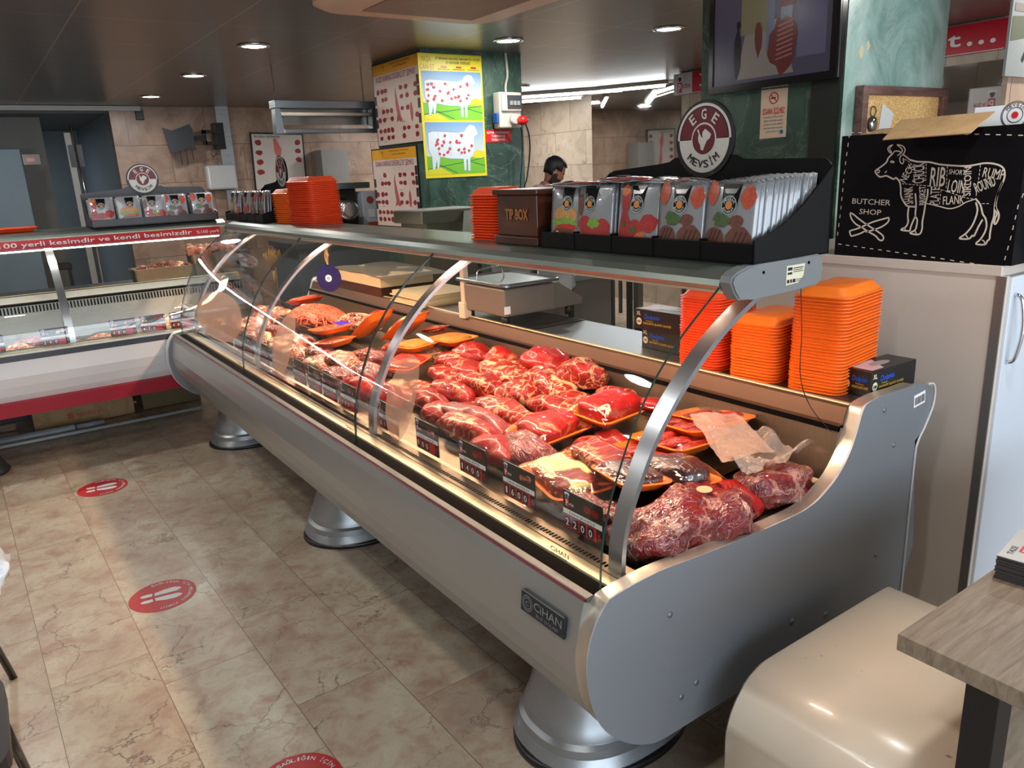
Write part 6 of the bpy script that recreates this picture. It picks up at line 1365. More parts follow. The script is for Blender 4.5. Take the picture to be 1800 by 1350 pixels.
# ---------------------------------------------------------------- things on the back wall
t = thing('wall_poster', 'black framed carcass poster on the far pink wall beside the aluminium post', 'poster', (3.2, 9.33, 1.8))
A = F((2.86, 9.345, 1.46), (1, .0, -.03), (.03, 0, 1)); W, H = .64, .665
bm = NB(); prism(bm, [(0, 0), (W, 0), (W, H), (0, H)], 0, .012, lambda a, b, c: A(a, b, c)); part('frame', bm, BLACK, t)
bm = NB(); poly(bm, [(.02, .02), (W-.02, .02), (W-.02, H-.02), (.02, H-.02)], A, .013); part('sheet', bm, flat('poster_pale', rgb(206, 200, 194), .5), t)
bm = NB(); blob(bm, [(.27, .60), (.30, .60), (.36, .48), (.34, .36), (.37, .22), (.40, .10), (.33, .08), (.30, .20), (.31, .34), (.27, .46)], A, .015); part('carcass_picture', bm, flat('carcass_rose', rgb(206, 110, 110), .5), t)
bm = NB()
for v in (.55, .44, .33, .22): blob(bm, wobble(.09, v, .04, .032, int(v*100), 10, .2), A, .015, 2)
for v in (.56, .46, .36): blob(bm, wobble(.56, v, .035, .03, int(v*90), 10, .2), A, .015, 2)
part('cut_pictures', bm, MEATP, t); bm = NB(); text(bm, 'KUZU GÖVDE', A, .05, .608, .022, .30, .015, bold=.04); text(bm, 'ETLERİMİZ', A, .30, .045, .03, .26, .015, bold=.04); part('lettering', bm, BLACK, t)
t = thing('wall_bracket', 'black television wall bracket with an empty plate on the pink wall', 'bracket', (2.3, 9.3, 2.1))
bm = NB(); prism(bm, [(1.90, 2.165), (1.985, 2.135), (2.08, 2.165), (2.175, 2.20), (2.20, 2.14), (2.205, 1.93), (2.12, 1.95), (2.03, 1.925), (1.94, 1.90), (1.93, 1.98)], 9.10, 9.125, lambda a, b, c: Vector((a, c, b))); part('plate', bm, DGREY, t)
bm = NB(); box(bm, 2.17, 2.33, 9.125, 9.15, 2.03, 2.075); box(bm, 2.31, 2.50, 9.14, 9.20, 2.105, 2.14); box(bm, 2.33, 2.50, 9.14, 9.20, 1.985, 2.02); box(bm, 2.31, 2.345, 9.14, 9.18, 1.985, 2.14); part('arm', bm, BLACK, t)
bm = NB(); box(bm, 2.46, 2.56, 9.20, 9.36, 1.94, 2.22, .004); part('wall_plate', bm, BLACK, t)
bm = NB()
for x in (2.04, 2.10, 2.165): tube(bm, [(x, 9.11, 1.94), (x+.005, 9.11, 1.78+.05*(x > 2.1))], .004, 5)
tube(bm, spline([(2.42, 9.17, 2.0), (2.38, 9.17, 1.90), (2.40, 9.17, 1.86), (2.44, 9.17, 1.89)], 5), .004, 5); part('wires', bm, BLACK, t)
t = thing('towel_dispenser', 'white paper towel dispenser on the pink wall', 'dispenser', (2.48, 9.3, 1.6))
bm = NB(); box(bm, 2.315, 2.645, 9.23, 9.36, 1.50, 1.77, .03, 4); part('housing', bm, flat('dispenser_grey', rgb(196, 198, 200), .22, coat=.6), t); part('slot', B(2.36, 2.60, 9.25, 9.35, 1.494, 1.502), BLACK, t)
solo('wall_socket', B(1.70, 1.78, 9.33, 9.36, 2.26, 2.36, .005), BLACK, 'black cable box at the top of the pink wall', 'cable box')
# insect lamp hanging on chains
t = thing('insect_lamp', 'hanging steel insect lamp with a white tube and chains before the pink wall', 'hanging lamp', (2.46, 6.0, 2.0))
part('top_bar', B(2.04, 2.88, 5.93, 6.05, 2.085, 2.140, .003), STEELX, t); part('bottom_bar', B(2.10, 2.90, 5.94, 6.04, 1.905, 1.935, .003), STEELX, t)
for x in (2.05, 2.84):
    bm = NB(); prism(bm, [(x, 2.14), (x+.03, 2.14), (x+.055, 1.905), (x-.01, 1.905)], 5.95, 6.03, lambda a, b, c: Vector((a, c, b))); part('end_plate', bm, STEELX, t)
bm = NB(); tube(bm, [(2.09, 5.97, 2.045), (2.84, 5.97, 2.045)], .014, 12); part('tube', bm, flat('tube_white', rgb(206, 196, 180), .3), t)
bm = NB(); prism(bm, [(2.07, 2.10), (2.86, 2.10), (2.86, 1.97), (2.07, 1.97)], 6.045, 6.05, lambda a, b, c: Vector((a, c, b))); part('back_plate', bm, brushed('lamp_sheet', rgb(150, 146, 138), .3), t)
for x in (2.07, 2.79):
    bm = NB(); n = 15
    for k in range(n):
        z = 2.14+k*.0175; c = Vector((x, 5.99, z+.009)); a = k % 2
        tube(bm, [c+Vector(((.005*math.cos(q) if a else 0), (0 if a else .005*math.cos(q)), .010*math.sin(q))) for q in [2*PI*j/8 for j in range(9)]], .0016, 5)
    part('chain', bm, DGREY, t)
t['label'] = 'hanging steel insect lamp with a white tube and chains before the pink wall'
# ---------------------------------------------------------------- cold corridor at the far left
t = thing('cold_room_door', 'pale blue grey cold room door at the left edge of the picture', 'door', (.2, 11.0, 0)); part('door_leaf', B(-.6, .62, 9.93, 9.995, 0, 2.02, .01), flat('coldroom_blue', rgb(140, 162, 176), .35), t)
t = thing('thermostat', 'small white controller with red digits beside the cold room door', 'controller', (.67, 9.9, 1.9)); part('housing', B(.625, .79, 9.93, 9.97, 1.85, 1.96, .004), OFFW, t); bm = NB(); box(bm, .665, .735, 9.925, 9.932, 1.885, 1.92); part('display', bm, lamp('controller_red_light', rgb(150, 10, 20), .6), t)
struct('wall_cold_room', B(-3.0, .86, 10.0, 10.06, 0, CEIL-.06), flat('coldroom_wall', rgb(108, 106, 100), .5))
t = thing('door_post', 'aluminium door post with a steel rod in the dark passage at the left', 'post', (1.05, 9.45, 0)); part('post', B(1.00, 1.06, 9.40, 9.46, 0, 2.14), flat('post_pale', rgb(170, 168, 164), .4), t); bm = NB(); tube(bm, [(1.075, 9.38, 2.22), (1.10, 9.38, 1.2), (1.10, 9.38, 0)], .012, 10); part('rod', bm, CHROME, t)
part('lock_plate', B(1.02, 1.14, 9.385, 9.395, 1.80, 2.02), DGREY, t)
# ---------------------------------------------------------------- on the rear worktop
WT = .9128
t = thing('counter_scale', 'grey counter scale with a steel platter on the rear worktop beside the cream post', 'scale', (2.0, 2.85, WT))
SCG = flat('scale_taupe', rgb(112, 104, 94), .45)
bm = NB(); box(bm, 1.80, 2.08, 2.66, 3.02, .952, 1.072, .008); part('body', bm, SCG, t)
bm = NB(); prism(bm, [(2.08, .955), (2.235, .955), (2.24, .985), (2.10, 1.070), (2.08, 1.070)], 2.67, 3.01, lambda a, b, c: Vector((a, c, b))); part('display_wedge', bm, SCG, t)
bm = NB(); g = rrect(1.785, 2.095, 2.635, 3.045, .03, 5); rings = [[bm.verts.new((x+(1.94-x)*k, y+(2.84-y)*k, z)) for x, y in g] for k, z in ((0, 1.082), (0, 1.092), (.03, 1.096), (.09, 1.088))]
for a, b in zip(rings, rings[1:]):
    for i in range(len(a)): bm.faces.new((a[i], a[(i+1) % len(a)], b[(i+1) % len(a)], b[i]))
bm.faces.new(rings[0]); bm.faces.new(rings[-1]); part('platter', bm, STEELX, t, label='stainless steel platter')
for x, y in ((1.83, 2.70), (2.18, 2.70), (1.83, 2.98), (2.18, 2.98)): bm = NB(); lathe(bm, [(.018, WT), (.016, .955)], (x, y, 0), 14); part('foot', bm, BLACK, t)
bm = NB(); tube(bm, spline([(1.795, 2.86, 1.085), (1.80, 2.86, 1.13), (1.82, 2.86, 1.14), (1.90, 2.86, 1.145), (1.93, 2.86, 1.14), (1.94, 2.86, 1.09)], 5), .003, 6); part('wire_loop', bm, CHROME, t)
part('price_sticker', B(2.078, 2.0805, 2.70, 2.73, .975, 1.005) if False else B(1.80, 1.83, 2.6575, 2.6598, .965, .998), WHITEP, t, label='small white sticker')
solo('scale_mat', B(1.79, 2.25, 2.60, 3.08, WT, WT+.0012) if False else B(1.81, 2.13, 2.52, 2.60, WT, WT+.002), BLACK, 'thin dark mat on the worktop in front of the scale', 'mat')
PAPER = flat('butcher_paper', rgb(222, 202, 160), .7, var=.05); PAPG = flat('waxed_paper', rgb(186, 180, 162), .45)
for k in range(7):
    o = solo('paper_sheet', B(1.79, 2.10, 3.36, 3.72, WT+.0085*k, WT+.0085*k+.0075, .0015), PAPER, 'folded sheet pack in the low cream paper stack left of the scale', 'paper', 'low paper stack'); o.rotation_euler = (0, 0, random.uniform(-.002, .002))
solo('wooden_box', B(1.80, 2.20, 3.86, 4.46, WT, WT+.055, .002), MAHO, 'dark red wooden box under the large paper pile on the worktop', 'box')
bm = NB(); box(bm, 1.79, 2.12, 3.84, 4.48, WT+.055, WT+.118, .003); o = solo('paper_bundle', bm, PAPER, 'thick bundle of cream wrapping paper on the wooden box', 'paper')
bm = NB(); n = 12; g = []
for i in range(n+1):
    g.append([bm.verts.new((1.775+.42*i/n, 3.74+.78*j/n, WT+.121+.008*noise.noise(Vector((i*.3, j*.3, 0)))-.035*max(0, (.3-j/n))-.02*max(0, i/n-.7))) for j in range(n+1)])
for i in range(n):
    for j in range(n): bm.faces.new((g[i][j], g[i+1][j], g[i+1][j+1], g[i][j+1])).smooth = True
bmesh.ops.solidify(bm, geom=bm.faces[:], thickness=.003); solo('waxed_sheets', bm, PAPG, 'loose greyish waxed sheets draped over the paper bundle', 'paper')
# evil eye amulet and wheat hanging under the canopy
t = thing('evil_eye_amulet', 'dark blue glass evil eye disc hanging on a raffia string under the canopy', 'amulet', (1.55, 3.965, 1.04))
AE = F((1.55, 3.965, 1.04), (.62, -.78, 0), (0, 0, 1)); bm = NB(); prism(bm, disc(0, 0, .073, 40), -.004, .004, lambda a, b, c: AE(a, b, c)); part('glass_disc', bm, flat('cobalt_glass', rgb(28, 26, 86), .08, coat=1), t)
bm = NB(); prism(bm, disc(0, 0, .019, 24), .004, .006, lambda a, b, c: AE(a, b, c)); part('white_eye', bm, flat('eye_white', rgb(226, 226, 230), .2), t)
bm = NB(); prism(bm, disc(0, 0, .009, 16), .006, .0075, lambda a, b, c: AE(a, b, c)); part('pupil', bm, flat('eye_blue', rgb(140, 160, 190), .2), t)
bm = NB(); random.seed(4)
for k in range(7): tube(bm, spline([tuple(AE(random.uniform(-.004, .004), .07, 0)), tuple(AE(random.uniform(-.012, .012), .12, random.uniform(-.006, .006))), tuple(AE(random.uniform(-.004, .004), .165, 0)), tuple(AE(random.uniform(-.004, .004), .235, 0))], 4), .0012, 4)
for k in range(4): tube(bm, spline([tuple(AE(0, .165, 0)), tuple(AE(random.uniform(-.02, .02), .15, .004)), tuple(AE(random.uniform(-.025, .025), .12, .006))], 4), .0011, 4)
part('raffia_string', bm, flat('raffia', rgb(206, 166, 104), .8), t)
t = thing('wheat_bunch', 'small bunch of dried wheat hanging in the leftmost pane', 'dried flowers', (1.52, 4.80, 1.07)); bm = NB()
for k in range(60):
    a = random.uniform(0, 2*PI); b = random.uniform(0, .055)
    tube(bm, [(1.52, 4.80, 1.01), (1.52+.5*b*math.cos(a), 4.80+.5*b*math.sin(a), 1.07), (1.52+b*math.cos(a), 4.80+b*math.sin(a), 1.105+random.uniform(0, .03))], .0013, 4)
    if k % 2 == 0: lathe(bm, [(.001, 0), (.005, .008), (.004, .022), (.001, .03)], (1.52+b*math.cos(a), 4.80+b*math.sin(a), 1.10+random.uniform(0, .03)), 6)
part('ears', bm, flat('wheat_gold', rgb(104, 88, 52), .9), t); bm = NB(); tube(bm, [(1.52, 4.80, .93), (1.52, 4.80, 1.02)], .008, 8); tube(bm, [(1.52, 4.80, 1.01), (1.50, 4.80, 1.29)], .0012, 4); part('stems', bm, flat('wheat_gold', rgb(104, 88, 52), .9), t)
# ---------------------------------------------------------------- pans on the left case worktop
CWT = WT
t = gastro('steel_pan', 'shallow steel pan of cooked meat on the rear worktop of the left case', .88, 1.33, 5.90, 6.10, CWT, 1.005)
PF = m_meat('offal_mix', rgb(136, 50, 36), rgb(80, 22, 18), rgb(226, 180, 130), 1, .8, 14, patch=.6)
for k in range(7):
    o = solo('meat_piece', superlump(.06, .04, .035, 200+k, 2.2, .5, .3, 20, 12), PF, 'piece of browned meat heaped in the shallow steel pan', 'meat', 'meat in the shallow pan'); o.location = (.96+.048*k, 6.0+random.uniform(-.04, .04), .955+random.uniform(0, .02)); o.rotation_euler = (0, random.uniform(-.4, .4), random.uniform(0, 3))
t = gastro('steel_pan', 'deep steel pan heaped with pale poultry right of the shallow pan', 1.28, 1.66, 5.92, 6.12, CWT, 1.075)
CH = m_meat('raw_poultry', rgb(214, 140, 110), rgb(176, 84, 70), rgb(242, 210, 170), 1, .8, 10, patch=.4)
for k in range(10):
    o = solo('poultry_piece', superlump(.06, .042, .04, 300+k, 2.1, .5, .25, 20, 12), CH, 'pale poultry piece heaped in the deep steel pan', 'meat', 'poultry in the deep pan'); o.location = (1.33+.062*(k % 5), 5.97+.10*(k//5), 1.05+random.uniform(0, .03)); o.rotation_euler = (0, random.uniform(-.4, .4), random.uniform(0, 3))
# ---------------------------------------------------------------- inside the left case
YEL = flat('yellow_foam', rgb(250, 160, 20), .4)
for k, (x, y, z, a, lab) in enumerate(((1.02, 5.46, .668, 5, 'yellow orange tray in the left case by the corner, upper'), (1.16, 5.30, .640, -4, 'yellow orange tray in the left case by the corner, lower'))):
    t = meat_tray(x, y, z, a, .30, .18, 'crumb', lab, (.12, 0), .006, True, YEL, 90+k)
kinds_ = [('chop', -.62, 5.22), ('chop', -.38, 5.24), ('red', -.12, 5.22), ('chop', .10, 5.24), ('chop', .34, 5.20), ('chop', .56, 5.22), ('bag', .76, 5.20), ('chop', .95, 5.18), ('red', -.86, 5.22), ('bag', .22, 5.44), ('chop', -.28, 5.44)]
for k, (kd, x, y) in enumerate(kinds_):
    bm = superlump(.115, .085, .034, 400+k, 3, .5, .2, 30, 16); o = solo('wrapped_pack', bm, MEAT[kd], ['film wrapped meat pack in the left case, %s' % q for q in ('second from the left end', 'third from the left end', 'red one left of the single 200 tag', 'just left of the single 200 tag', 'behind the single 200 tag', 'first right of the pane seam', 'second right of the pane seam', 'third right of the pane seam', 'red one at the far left end', 'in the back row behind the single tag', 'in the back row at the left')][k], 'meat', 'packs in the left case'); o.location = (x, y, .632+.06*(y-5.1)); o.rotation_euler = (0, 0, random.uniform(-.3, .3))
solo('plastic_wrap', B(-.55, .25, 5.08, 5.083, .635, .70), glassy('blue_wrap', (.8, .9, 1), .05, .2, bump=1, haze=.35, hcol=rgb(150, 190, 226)), 'bluish plastic wrap along the front of the left case', 'wrap')
# ---------------------------------------------------------------- under the left case
t = thing('cardboard_box', 'flat brown cardboard box with orange print on the floor under the left case', 'box', (.42, 6.05, 0)); bm = NB(); box(bm, .12, .74, 5.88, 6.25, .004, .145, .002); part('carton', bm, KRAFT, t)
A = F((.12, 5.8795, .0), (1, 0, 0), (0, 0, 1)); bm = NB(); text(bm, 'hasköylü', A, .26, .055, .035, .18, .001); blob(bm, wobble(.22, .07, .022, .022, 4, 12, .3), A, .001, 2); part('orange_print', bm, flat('print_orange', rgb(190, 70, 40), .5), t)
solo('olive_crate', B(.80, 1.20, 5.90, 6.20, .004, .16, .004), flat('olive_card', rgb(112, 98, 66), .7), 'dull olive box on the floor under the left case, right of the brown one', 'box')
bm = NB(); n = 60; lathe(bm, [(.024+.004*(k % 2), k*.0075) for k in range(n)], (0, 0, 0), 12); lathe(bm, [(.020, .45), (.020, .62)], (0, 0, 0), 12); bmesh.ops.transform(bm, matrix=Matrix.Translation((-.10, 5.70, .03)) @ Matrix.Rotation(PI/2, 4, 'Y'), verts=bm.verts)
solo('drain_hose', bm, flat('hose_grey', rgb(150, 158, 164), .4), 'grey corrugated hose lying under the left case', 'hose')
bm = NB(); tube(bm, [(-1.2, 5.60, .022), (1.13, 5.60, .022)], .012, 10); solo('floor_pipe', bm, flat('pipe_grey', rgb(176, 180, 184), .4), 'pale pipe along the floor under the left case', 'pipe')
bm = NB(); box(bm, -1.3, 1.15, 6.30, 6.33, .0, .30); solo('kick_board', bm, BLACK, 'dark board at the back under the left case', 'board')
# ---------------------------------------------------------------- back of the shop, seen over and through the case
t = thing('wall_counter', 'long steel work counter before the far wall behind the middle column', 'counter', (3.3, 6.6, 0))
part('worktop', B(2.15, 4.05, 6.15, 6.85, 1.02, 1.06), STEELX, t); part('front', B(2.18, 4.0, 6.18, 6.80, .12, 1.02), flat('counter_bluegrey', rgb(108, 116, 122), .4), t); part('plinth', B(2.22, 3.96, 6.24, 6.74, 0, .12), BLACK, t)
t = thing('meat_grinder', 'steel meat grinder on the far work counter left of the red posters', 'grinder', (2.66, 6.4, 1.06))
part('housing', B(2.50, 2.84, 6.42, 6.80, 1.06, 1.47, .01), flat('grinder_dark', rgb(70, 64, 58), .3, .6), t)
bm = NB(); lathe(bm, [(.05, 6.18), (.075, 6.18), (.085, 6.22), (.085, 6.34), (.10, 6.36), (.10, 6.42)], (2.67, 0, 1.30), 24, axis='y'); part('barrel', bm, STEEL, t); part('hopper', B(2.52, 2.95, 6.36, 6.82, 1.47, 1.52, .004), STEELX, t)
t = thing('wall_cabinet', 'white appliance with an orange label on the far counter beside the grinder', 'appliance', (3.0, 6.5, 1.06)); part('body', B(2.86, 3.20, 6.35, 6.80, 1.06, 1.44, .006), flat('appliance_white', rgb(196, 198, 204), .35), t)
part('orange_label', B(2.90, 3.0, 6.345, 6.351, 1.08, 1.18), flat('label_rust', rgb(170, 84, 44), .5), t); bm = NB(); lathe(bm, [(.03, 6.34), (.03, 6.35)], (2.93, 0, 1.37), 16, axis='y'); part('dial', bm, flat('dial_red', rgb(170, 60, 54), .5), t)
part('socket', B(2.91, 2.97, 6.343, 6.351, 1.22, 1.29), WHITEP, t)
t = thing('steel_table', 'steel stand with a tray shaped top and a tilted plate left of the orange stack', 'table', (2.5, 4.4, 0))
part('tray_top', B(2.28, 2.75, 4.22, 4.60, 1.262, 1.340, .003), flat('steel_olive', rgb(128, 122, 104), .3, .8), t); part('tray_lining', B(2.29, 2.74, 4.23, 4.59, 1.3405, 1.343), flat('steel_light', rgb(176, 178, 182), .35, .6), t)
bm = NB(); plate(bm, [(2.50, 4.12, 1.19), (2.60, 4.12, 1.20), (2.66, 4.20, 1.325), (2.57, 4.20, 1.325)], .006); part('tilted_plate', bm, flat('steel_bright', rgb(200, 214, 196), .2, .7), t)
part('cabinet', B(2.32, 2.72, 4.24, 4.58, 0, 1.262), flat('steel_olive', rgb(128, 122, 104), .3, .8), t)
t = thing('rubbish_bin', 'white rubbish bin lined with a black bag behind the worktop', 'bin', (3.5, 3.35, 0)); bm = NB(); lathe(bm, [(.15, 0), (.20, .60)], (3.52, 3.35, 0), 28); part('bin_body', bm, flat('bin_white', rgb(176, 176, 174), .4), t)
bm = NB(); rings = []
for r, z in ((.205, .48), (.222, .55), (.225, .62), (.19, .655), (.15, .62), (.02, .56)): rings.append([bm.verts.new((3.52+r*(1+.06*noise.noise(Vector((k, z*9, 1))))*math.cos(2*PI*k/36), 3.35+r*(1+.06*noise.noise(Vector((k, z*9, 2))))*math.sin(2*PI*k/36), z+.03*noise.noise(Vector((k*.7, z*5, 3))))) for k in range(36)])
for a, b in zip(rings, rings[1:]):
    for i in range(36): bm.faces.new((a[i], a[(i+1) % 36], b[(i+1) % 36], b[i]))
bm.faces.new(rings[-1]); part('bag', bm, flat('bag_black', rgb(24, 24, 26), .2, coat=.5), t, label='black plastic bin bag')
t = thing('prep_cabinet', 'pale low cabinet behind the worktop left of the rubbish bin', 'cabinet', (3.4, 4.3, 0)); part('body', B(3.15, 3.62, 4.0, 4.5, .04, .82, .004), flat('prep_grey', rgb(140, 140, 138), .4), t); part('worktop', B(3.10, 4.6, 3.98, 4.55, .82, .86), STEELX, t)
for x in (3.9, 4.5): bm = NB(); box(bm, x, x+.05, 4.02, 4.07, 0, .82); part('leg', bm, flat('prep_grey', rgb(140, 140, 138), .4), t)
for k, (pts, lab) in enumerate((([(2.62, 3.58, 1.10), (2.92, 3.58, 1.08), (2.97, 3.60, .86), (2.80, 3.62, .74)], 'white plastic bag hanging beside the scale, right one'), ([(2.36, 3.62, 1.12), (2.62, 3.60, 1.10), (2.70, 3.62, .88), (2.42, 3.64, .86)], 'white plastic bag hanging beside the scale, left one'))):
    sheet('plastic_bag', pts, lab, 'bag', flat('bag_white', rgb(226, 228, 232), .3, coat=.4), 10, .02, k+7)
solo('yellow_roll', (lambda b: (lathe(b, [(.035, 1.086), (.04, 1.09), (.04, 1.16), (.035, 1.165)], (2.36, 3.20, 0), 16), b)[1])(NB()), flat('roll_yellow', rgb(206, 196, 60), .5), 'yellow roll standing behind the scale near the cream post', 'roll')
for o in C.objects:
    if o.name == 'yellow_roll': o.location = (0, 0, 0)
t = thing('roll_shelf', 'small steel shelf behind the scale holding white bags and the yellow roll', 'shelf', (2.6, 3.5, 0)); part('shelf_board', B(2.28, 3.0, 3.10, 3.68, 1.070, 1.085), STEELX, t)
for x, y in ((2.30, 3.12), (2.96, 3.12), (2.30, 3.64), (2.96, 3.64)): bm = NB(); box(bm, x, x+.025, y, y+.025, 0, 1.07); part('leg', bm, DGREY, t)
t = thing('blue_holder', 'bright blue plastic holder on the canopy between the left and middle stands', 'holder', (1.62, 5.2, 1.334)); bm = NB(); box(bm, 1.52, 1.72, 5.42, 5.52, 1.334, 1.378, .006); part('base', bm, flat('plastic_blue', rgb(20, 104, 196), .3), t)
o = part('bag', superlump(.07, .05, .05, 77, 2.1, .5, .4), flat('plastic_blue', rgb(20, 104, 196), .3), t); o.location = (0.02, .27, .044)
t = thing('breaker_cabinet', 'grey cabinet with two breaker boxes on the far wall seen in the mirror area', 'cabinet', (4.3, 8.9, 0)); part('body', B(3.62, 3.95, 9.08, 9.34, 0, 1.9), flat('prep_grey', rgb(140, 140, 138), .4), t)
# ---------------------------------------------------------------- the man behind the counter
SKIN = NT('skin'); v = SKIN.coord(); SKIN.P(col=SKIN.mix(SKIN.noise(v, 12, 3), rgb(150, 104, 82), rgb(176, 126, 102)), rough=.5); SKIN.m.node_tree.nodes['Principled BSDF'].inputs['Subsurface Weight'].default_value = .05
HAIRM = flat('black_hair', rgb(18, 16, 18), .55, bump=.4); BEARD = flat('beard_stubble', rgb(52, 38, 34), .8); SHIRT = flat('magenta_shirt', rgb(150, 24, 66), .7, bump=.2)
px, py = 4.20, 5.70
per = thing('person', 'man in a magenta shirt with black hair and a beard looking down to the right', 'person', (px, py, 0), -.45)
def skin_chain(name, verts, edges, mat, sub=2, root=0):
    me = bpy.data.meshes.new(name); me.from_pydata([v[:3] for v in verts], edges, []); o = bpy.data.objects.new(name, me); C.objects.link(o)
    m = o.modifiers.new('s', 'SKIN'); m.use_smooth_shade = True
    for i, v in enumerate(verts):
        me.skin_vertices[0].data[i].radius = (v[3], v[4] if len(v) > 4 else v[3]); me.skin_vertices[0].data[i].use_root = (i == root)
    o.modifiers.new('b', 'SUBSURF').levels = sub; o.modifiers['b'].render_levels = sub
    dg = bpy.context.evaluated_depsgraph_get(); nm = bpy.data.meshes.new_from_object(o.evaluated_get(dg)); bpy.data.objects.remove(o); bpy.data.meshes.remove(me)
    nm.name = name; nm.materials.clear(); nm.materials.append(mat)
    for p in nm.polygons: p.use_smooth = True
    return nm
# facing +x, leaning over a work table; one continuous body, clothes as shells over it
def man_body(extra=0, part_='body'):
    V = [(0, 0, .93, .15, .13), (.02, 0, 1.08, .135, .12), (.05, 0, 1.22, .15, .13), (.10, 0, 1.345, .13, .115), (.135, 0, 1.405, .062, .062), (.165, 0, 1.46, .058, .058),
         (.10, .17, 1.335, .065), (.17, .21, 1.10, .048), (.36, .15, 1.00, .036), (.40, .13, .99, .030), (.10, -.17, 1.335, .065), (.17, -.21, 1.10, .048), (.36, -.15, 1.00, .036), (.40, -.13, .99, .030),
         (0, .10, .84, .10), (.03, .11, .48, .065), (0, .11, .09, .045), (.12, .11, .04, .038), (0, -.10, .84, .10), (.03, -.11, .48, .065), (0, -.11, .09, .045), (.12, -.11, .04, .038)]
    E = [(0, 1), (1, 2), (2, 3), (3, 4), (4, 5), (3, 6), (6, 7), (7, 8), (8, 9), (3, 10), (10, 11), (11, 12), (12, 13), (0, 14), (14, 15), (15, 16), (16, 17), (0, 18), (18, 19), (19, 20), (20, 21)]
    return V, E
V, E = man_body(); part('body', skin_chain('body', V, E, SKIN.m), SKIN.m, per, local=True)
Vs = [(x, y, z, r+.028, (rr[0] if rr else r)+.028) for x, y, z, r, *rr in [V[i] for i in (0, 1, 2, 3)]]+[(.125, 0, 1.40, .088, .085)]+[(x, y, z, r+.022) for x, y, z, r in ((.10, .17, 1.335, .065), (.14, .195, 1.20, .058), (.10, -.17, 1.335, .065), (.14, -.195, 1.20, .058))]
part('shirt', skin_chain('shirt', Vs, [(0, 1), (1, 2), (2, 3), (3, 4), (3, 5), (5, 6), (3, 7), (7, 8)], SHIRT), SHIRT, per, local=True)
Vt = [(0, 0, .95, .165, .145), (0, .10, .84, .115), (.03, .11, .48, .085), (0, .11, .11, .07), (0, -.10, .84, .115), (.03, -.11, .48, .085), (0, -.11, .11, .07)]
part('trousers', skin_chain('trousers', Vt, [(0, 1), (1, 2), (2, 3), (0, 4), (4, 5), (5, 6)], BLACK), BLACK, per, local=True)
# head modelled upright facing +x, then tipped down
HM = Matrix.Translation((.168, 0, 1.452)) @ Matrix.Rotation(math.radians(32), 4, 'Y')
def headshell(k=0, zlim=None, back=None):
    bm = NB(); rings = []; N = 40
    prof = [(-.01, .048, .046), (.01, .058, .052), (.03, .072, .060), (.055, .084, .068), (.085, .092, .073), (.115, .096, .076), (.145, .095, .076), (.175, .086, .070), (.20, .066, .055), (.217, .038, .032), (.222, .012, .010)]
    off = [(.005), (.012), (.016), (.014), (.008), (.002), (-.004), (-.006), (-.008), (-.008), (-.008)]
    for (z, rx, ry), ox in zip(prof, off):
        r = []
        for i in range(N):
            a = 2*PI*i/N; c, s = math.cos(a), math.sin(a); x = ox+(rx+k)*c; y = (ry+k)*s
            if k == 0 and c > .75:
                f = (c-.75)/.25
                if abs(s) < .35:
                    if .055 < z < .10: x += .020*f*(1-abs(s)/.35)*(1.2 if z < .07 else .6)      # nose
                    if .09 < z < .12: x -= .004*(1 if .1 < abs(s) else 0)
                if z < .02: x += .008*f
            r.append(bm.verts.new((x, y, z+(k*.6 if z > .1 else 0))))
        rings.append(r)
    for a, b in zip(rings, rings[1:]):
        for i in range(N): bm.faces.new((a[i], a[(i+1) % N], b[(i+1) % N], b[i])).smooth = True
    bm.faces.new(rings[0]); bm.faces.new(rings[-1]); return bm
bm = headshell(); bmesh.ops.transform(bm, matrix=HM, verts=bm.verts); head = part('head', bm, SKIN.m, per, local=True)
bm = headshell(.007); dele = [f for f in bm.faces if not ((lambda c: c.z > .178 or (c.x < -.012 and c.z > .045) or (c.x < .045 and c.z > .118))(f.calc_center_median()))]
bmesh.ops.delete(bm, geom=dele, context='FACES'); bmesh.ops.solidify(bm, geom=bm.faces[:], thickness=-.006)
for v in bm.verts: v.co += Vector((1, 0, .5))*.006*noise.noise(v.co*60)
bmesh.ops.transform(bm, matrix=HM, verts=bm.verts); part('hair', bm, HAIRM, head, local=True)
bm = headshell(.0035); dele = [f for f in bm.faces if not ((lambda c: (c.z < .045 and c.x > -.01) or (c.z < .075 and .0 < c.x < .035) or (.052 < c.z < .062 and c.x > .085))(f.calc_center_median()))]
bmesh.ops.delete(bm, geom=dele, context='FACES'); bmesh.ops.transform(bm, matrix=HM, verts=bm.verts); part('beard', bm, BEARD, head, local=True)
for s in (-1, 1):
    bm = NB(); lathe(bm, [(.001, -.004), (.026, -.003), (.030, .003), (.022, .008), (.012, .002), (.001, .001)], (0, 0, 0), 16, .62, 1.0); bmesh.ops.transform(bm, matrix=HM @ Matrix.Translation((-.004, s*.078, .095)) @ Matrix.Rotation(-s*PI/2+s*.25, 4, 'X'), verts=bm.verts); part('ear', bm, SKIN.m, head, local=True)
    bm = NB(); bmesh.ops.create_uvsphere(bm, u_segments=12, v_segments=8, radius=.011); bmesh.ops.transform(bm, matrix=HM @ Matrix.Translation((.080, s*.030, .105)), verts=bm.verts); part('eye', bm, BLACKG, head, local=True)
    bm = NB(); tube(bm, [(HM @ Vector(p)) for p in ((.094, s*.012, .122), (.090, s*.030, .127), (.074, s*.048, .122))], .004, 6); part('eyebrow', bm, HAIRM, head, local=True)
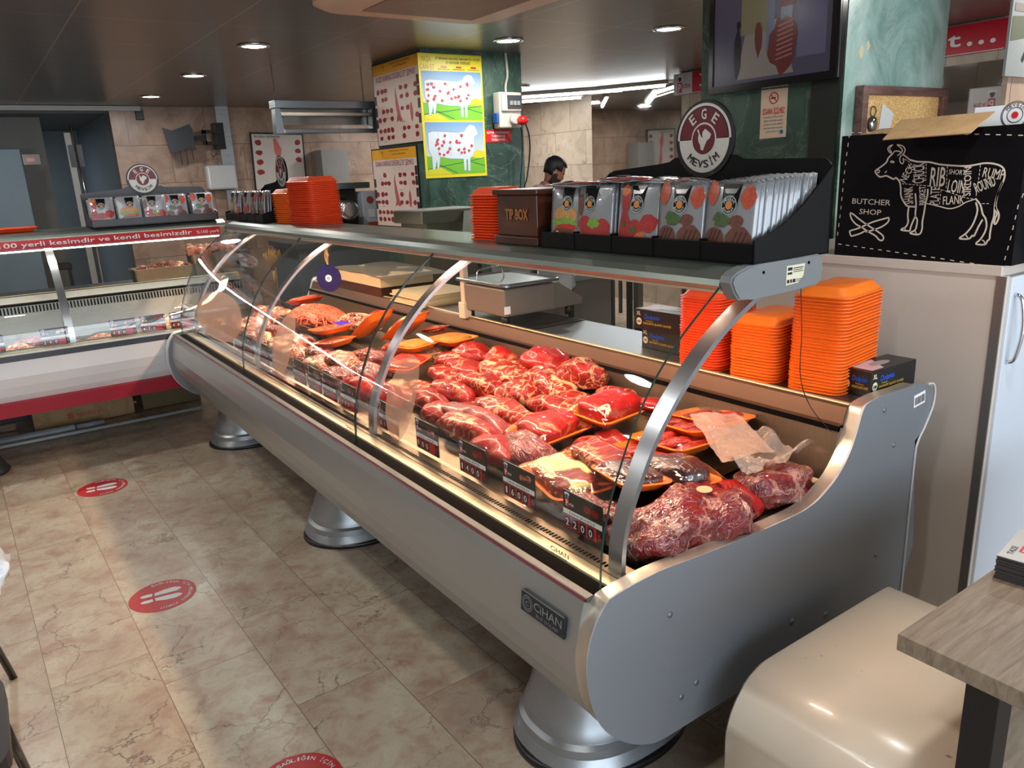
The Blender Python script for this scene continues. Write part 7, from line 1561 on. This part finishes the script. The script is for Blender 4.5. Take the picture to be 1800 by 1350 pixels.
bm = NB(); tube(bm, [(HM @ Vector(p)) for p in ((.093, -.020, .040), (.100, 0, .042), (.093, .020, .040))], .004, 6); part('mouth', bm, flat('lips', rgb(120, 66, 60), .5), head, local=True)
bm = NB(); tube(bm, [(.075, -.07, 1.395), (.065, -.02, 1.42), (.065, .02, 1.42)], .008, 6); part('collar_trim', bm, WHITEP, per, local=True)
for s in (-1, 1):                                   # hands: palm, four fingers and a thumb
    hx, hy, hz = .40, s*.13, .99
    Vh = [(hx, hy, hz, .026, .018), (hx+.045, hy, hz-.005, .034, .016), (hx+.075, hy, hz-.008, .034, .013)]; Eh = [(0, 1), (1, 2)]
    hd = part('hand', skin_chain('hand', Vh, Eh, SKIN.m, 1), SKIN.m, per, local=True)
    for q in range(4):
        L = (.062, .070, .066, .052)[q]; y = hy+s*(.026-.0175*q)
        part('finger', skin_chain('finger', [(hx+.07, y, hz-.006, .009), (hx+.08+L*.5, y, hz-.012, .0085), (hx+.08+L*.85, y, hz-.030, .007)], [(0, 1), (1, 2)], SKIN.m, 1), SKIN.m, hd, local=True)
    part('thumb', skin_chain('thumb', [(hx+.025, hy-s*.022, hz-.004, .011), (hx+.055, hy-s*.045, hz-.010, .010), (hx+.080, hy-s*.050, hz-.020, .008)], [(0, 1), (1, 2)], SKIN.m, 1), SKIN.m, hd, local=True)
t = thing('work_table', 'steel work table before the man at the far right, hidden below his hands', 'table', (5.2, 5.7, 0)); part('worktop', B(4.72, 5.75, 5.2, 6.2, .915, .95), STEELX, t)
for x, y in ((4.75, 5.23), (5.7, 5.23), (4.75, 6.15), (5.7, 6.15)): bm = NB(); box(bm, x, x+.03, y, y+.03, 0, .915); part('leg', bm, DGREY, t)
t = thing('bar_stool', 'small black stool in the dark passage seen through the left case glass', 'stool', (.70, 9.0, 0))
part('seat', B(.60, .80, 8.92, 9.10, .80, .86, .01), BLACK, t)
for x, y in ((.62, 8.94), (.77, 8.94), (.62, 9.07), (.77, 9.07)): bm = NB(); box(bm, x, x+.02, y, y+.02, 0, .80); part('leg', bm, BLACK, t)
bm = NB(); box(bm, .62, .79, 8.945, 8.955, .30, .33); box(bm, .62, .79, 8.945, 8.955, .56, .59); part('footrest', bm, BLACK, t)
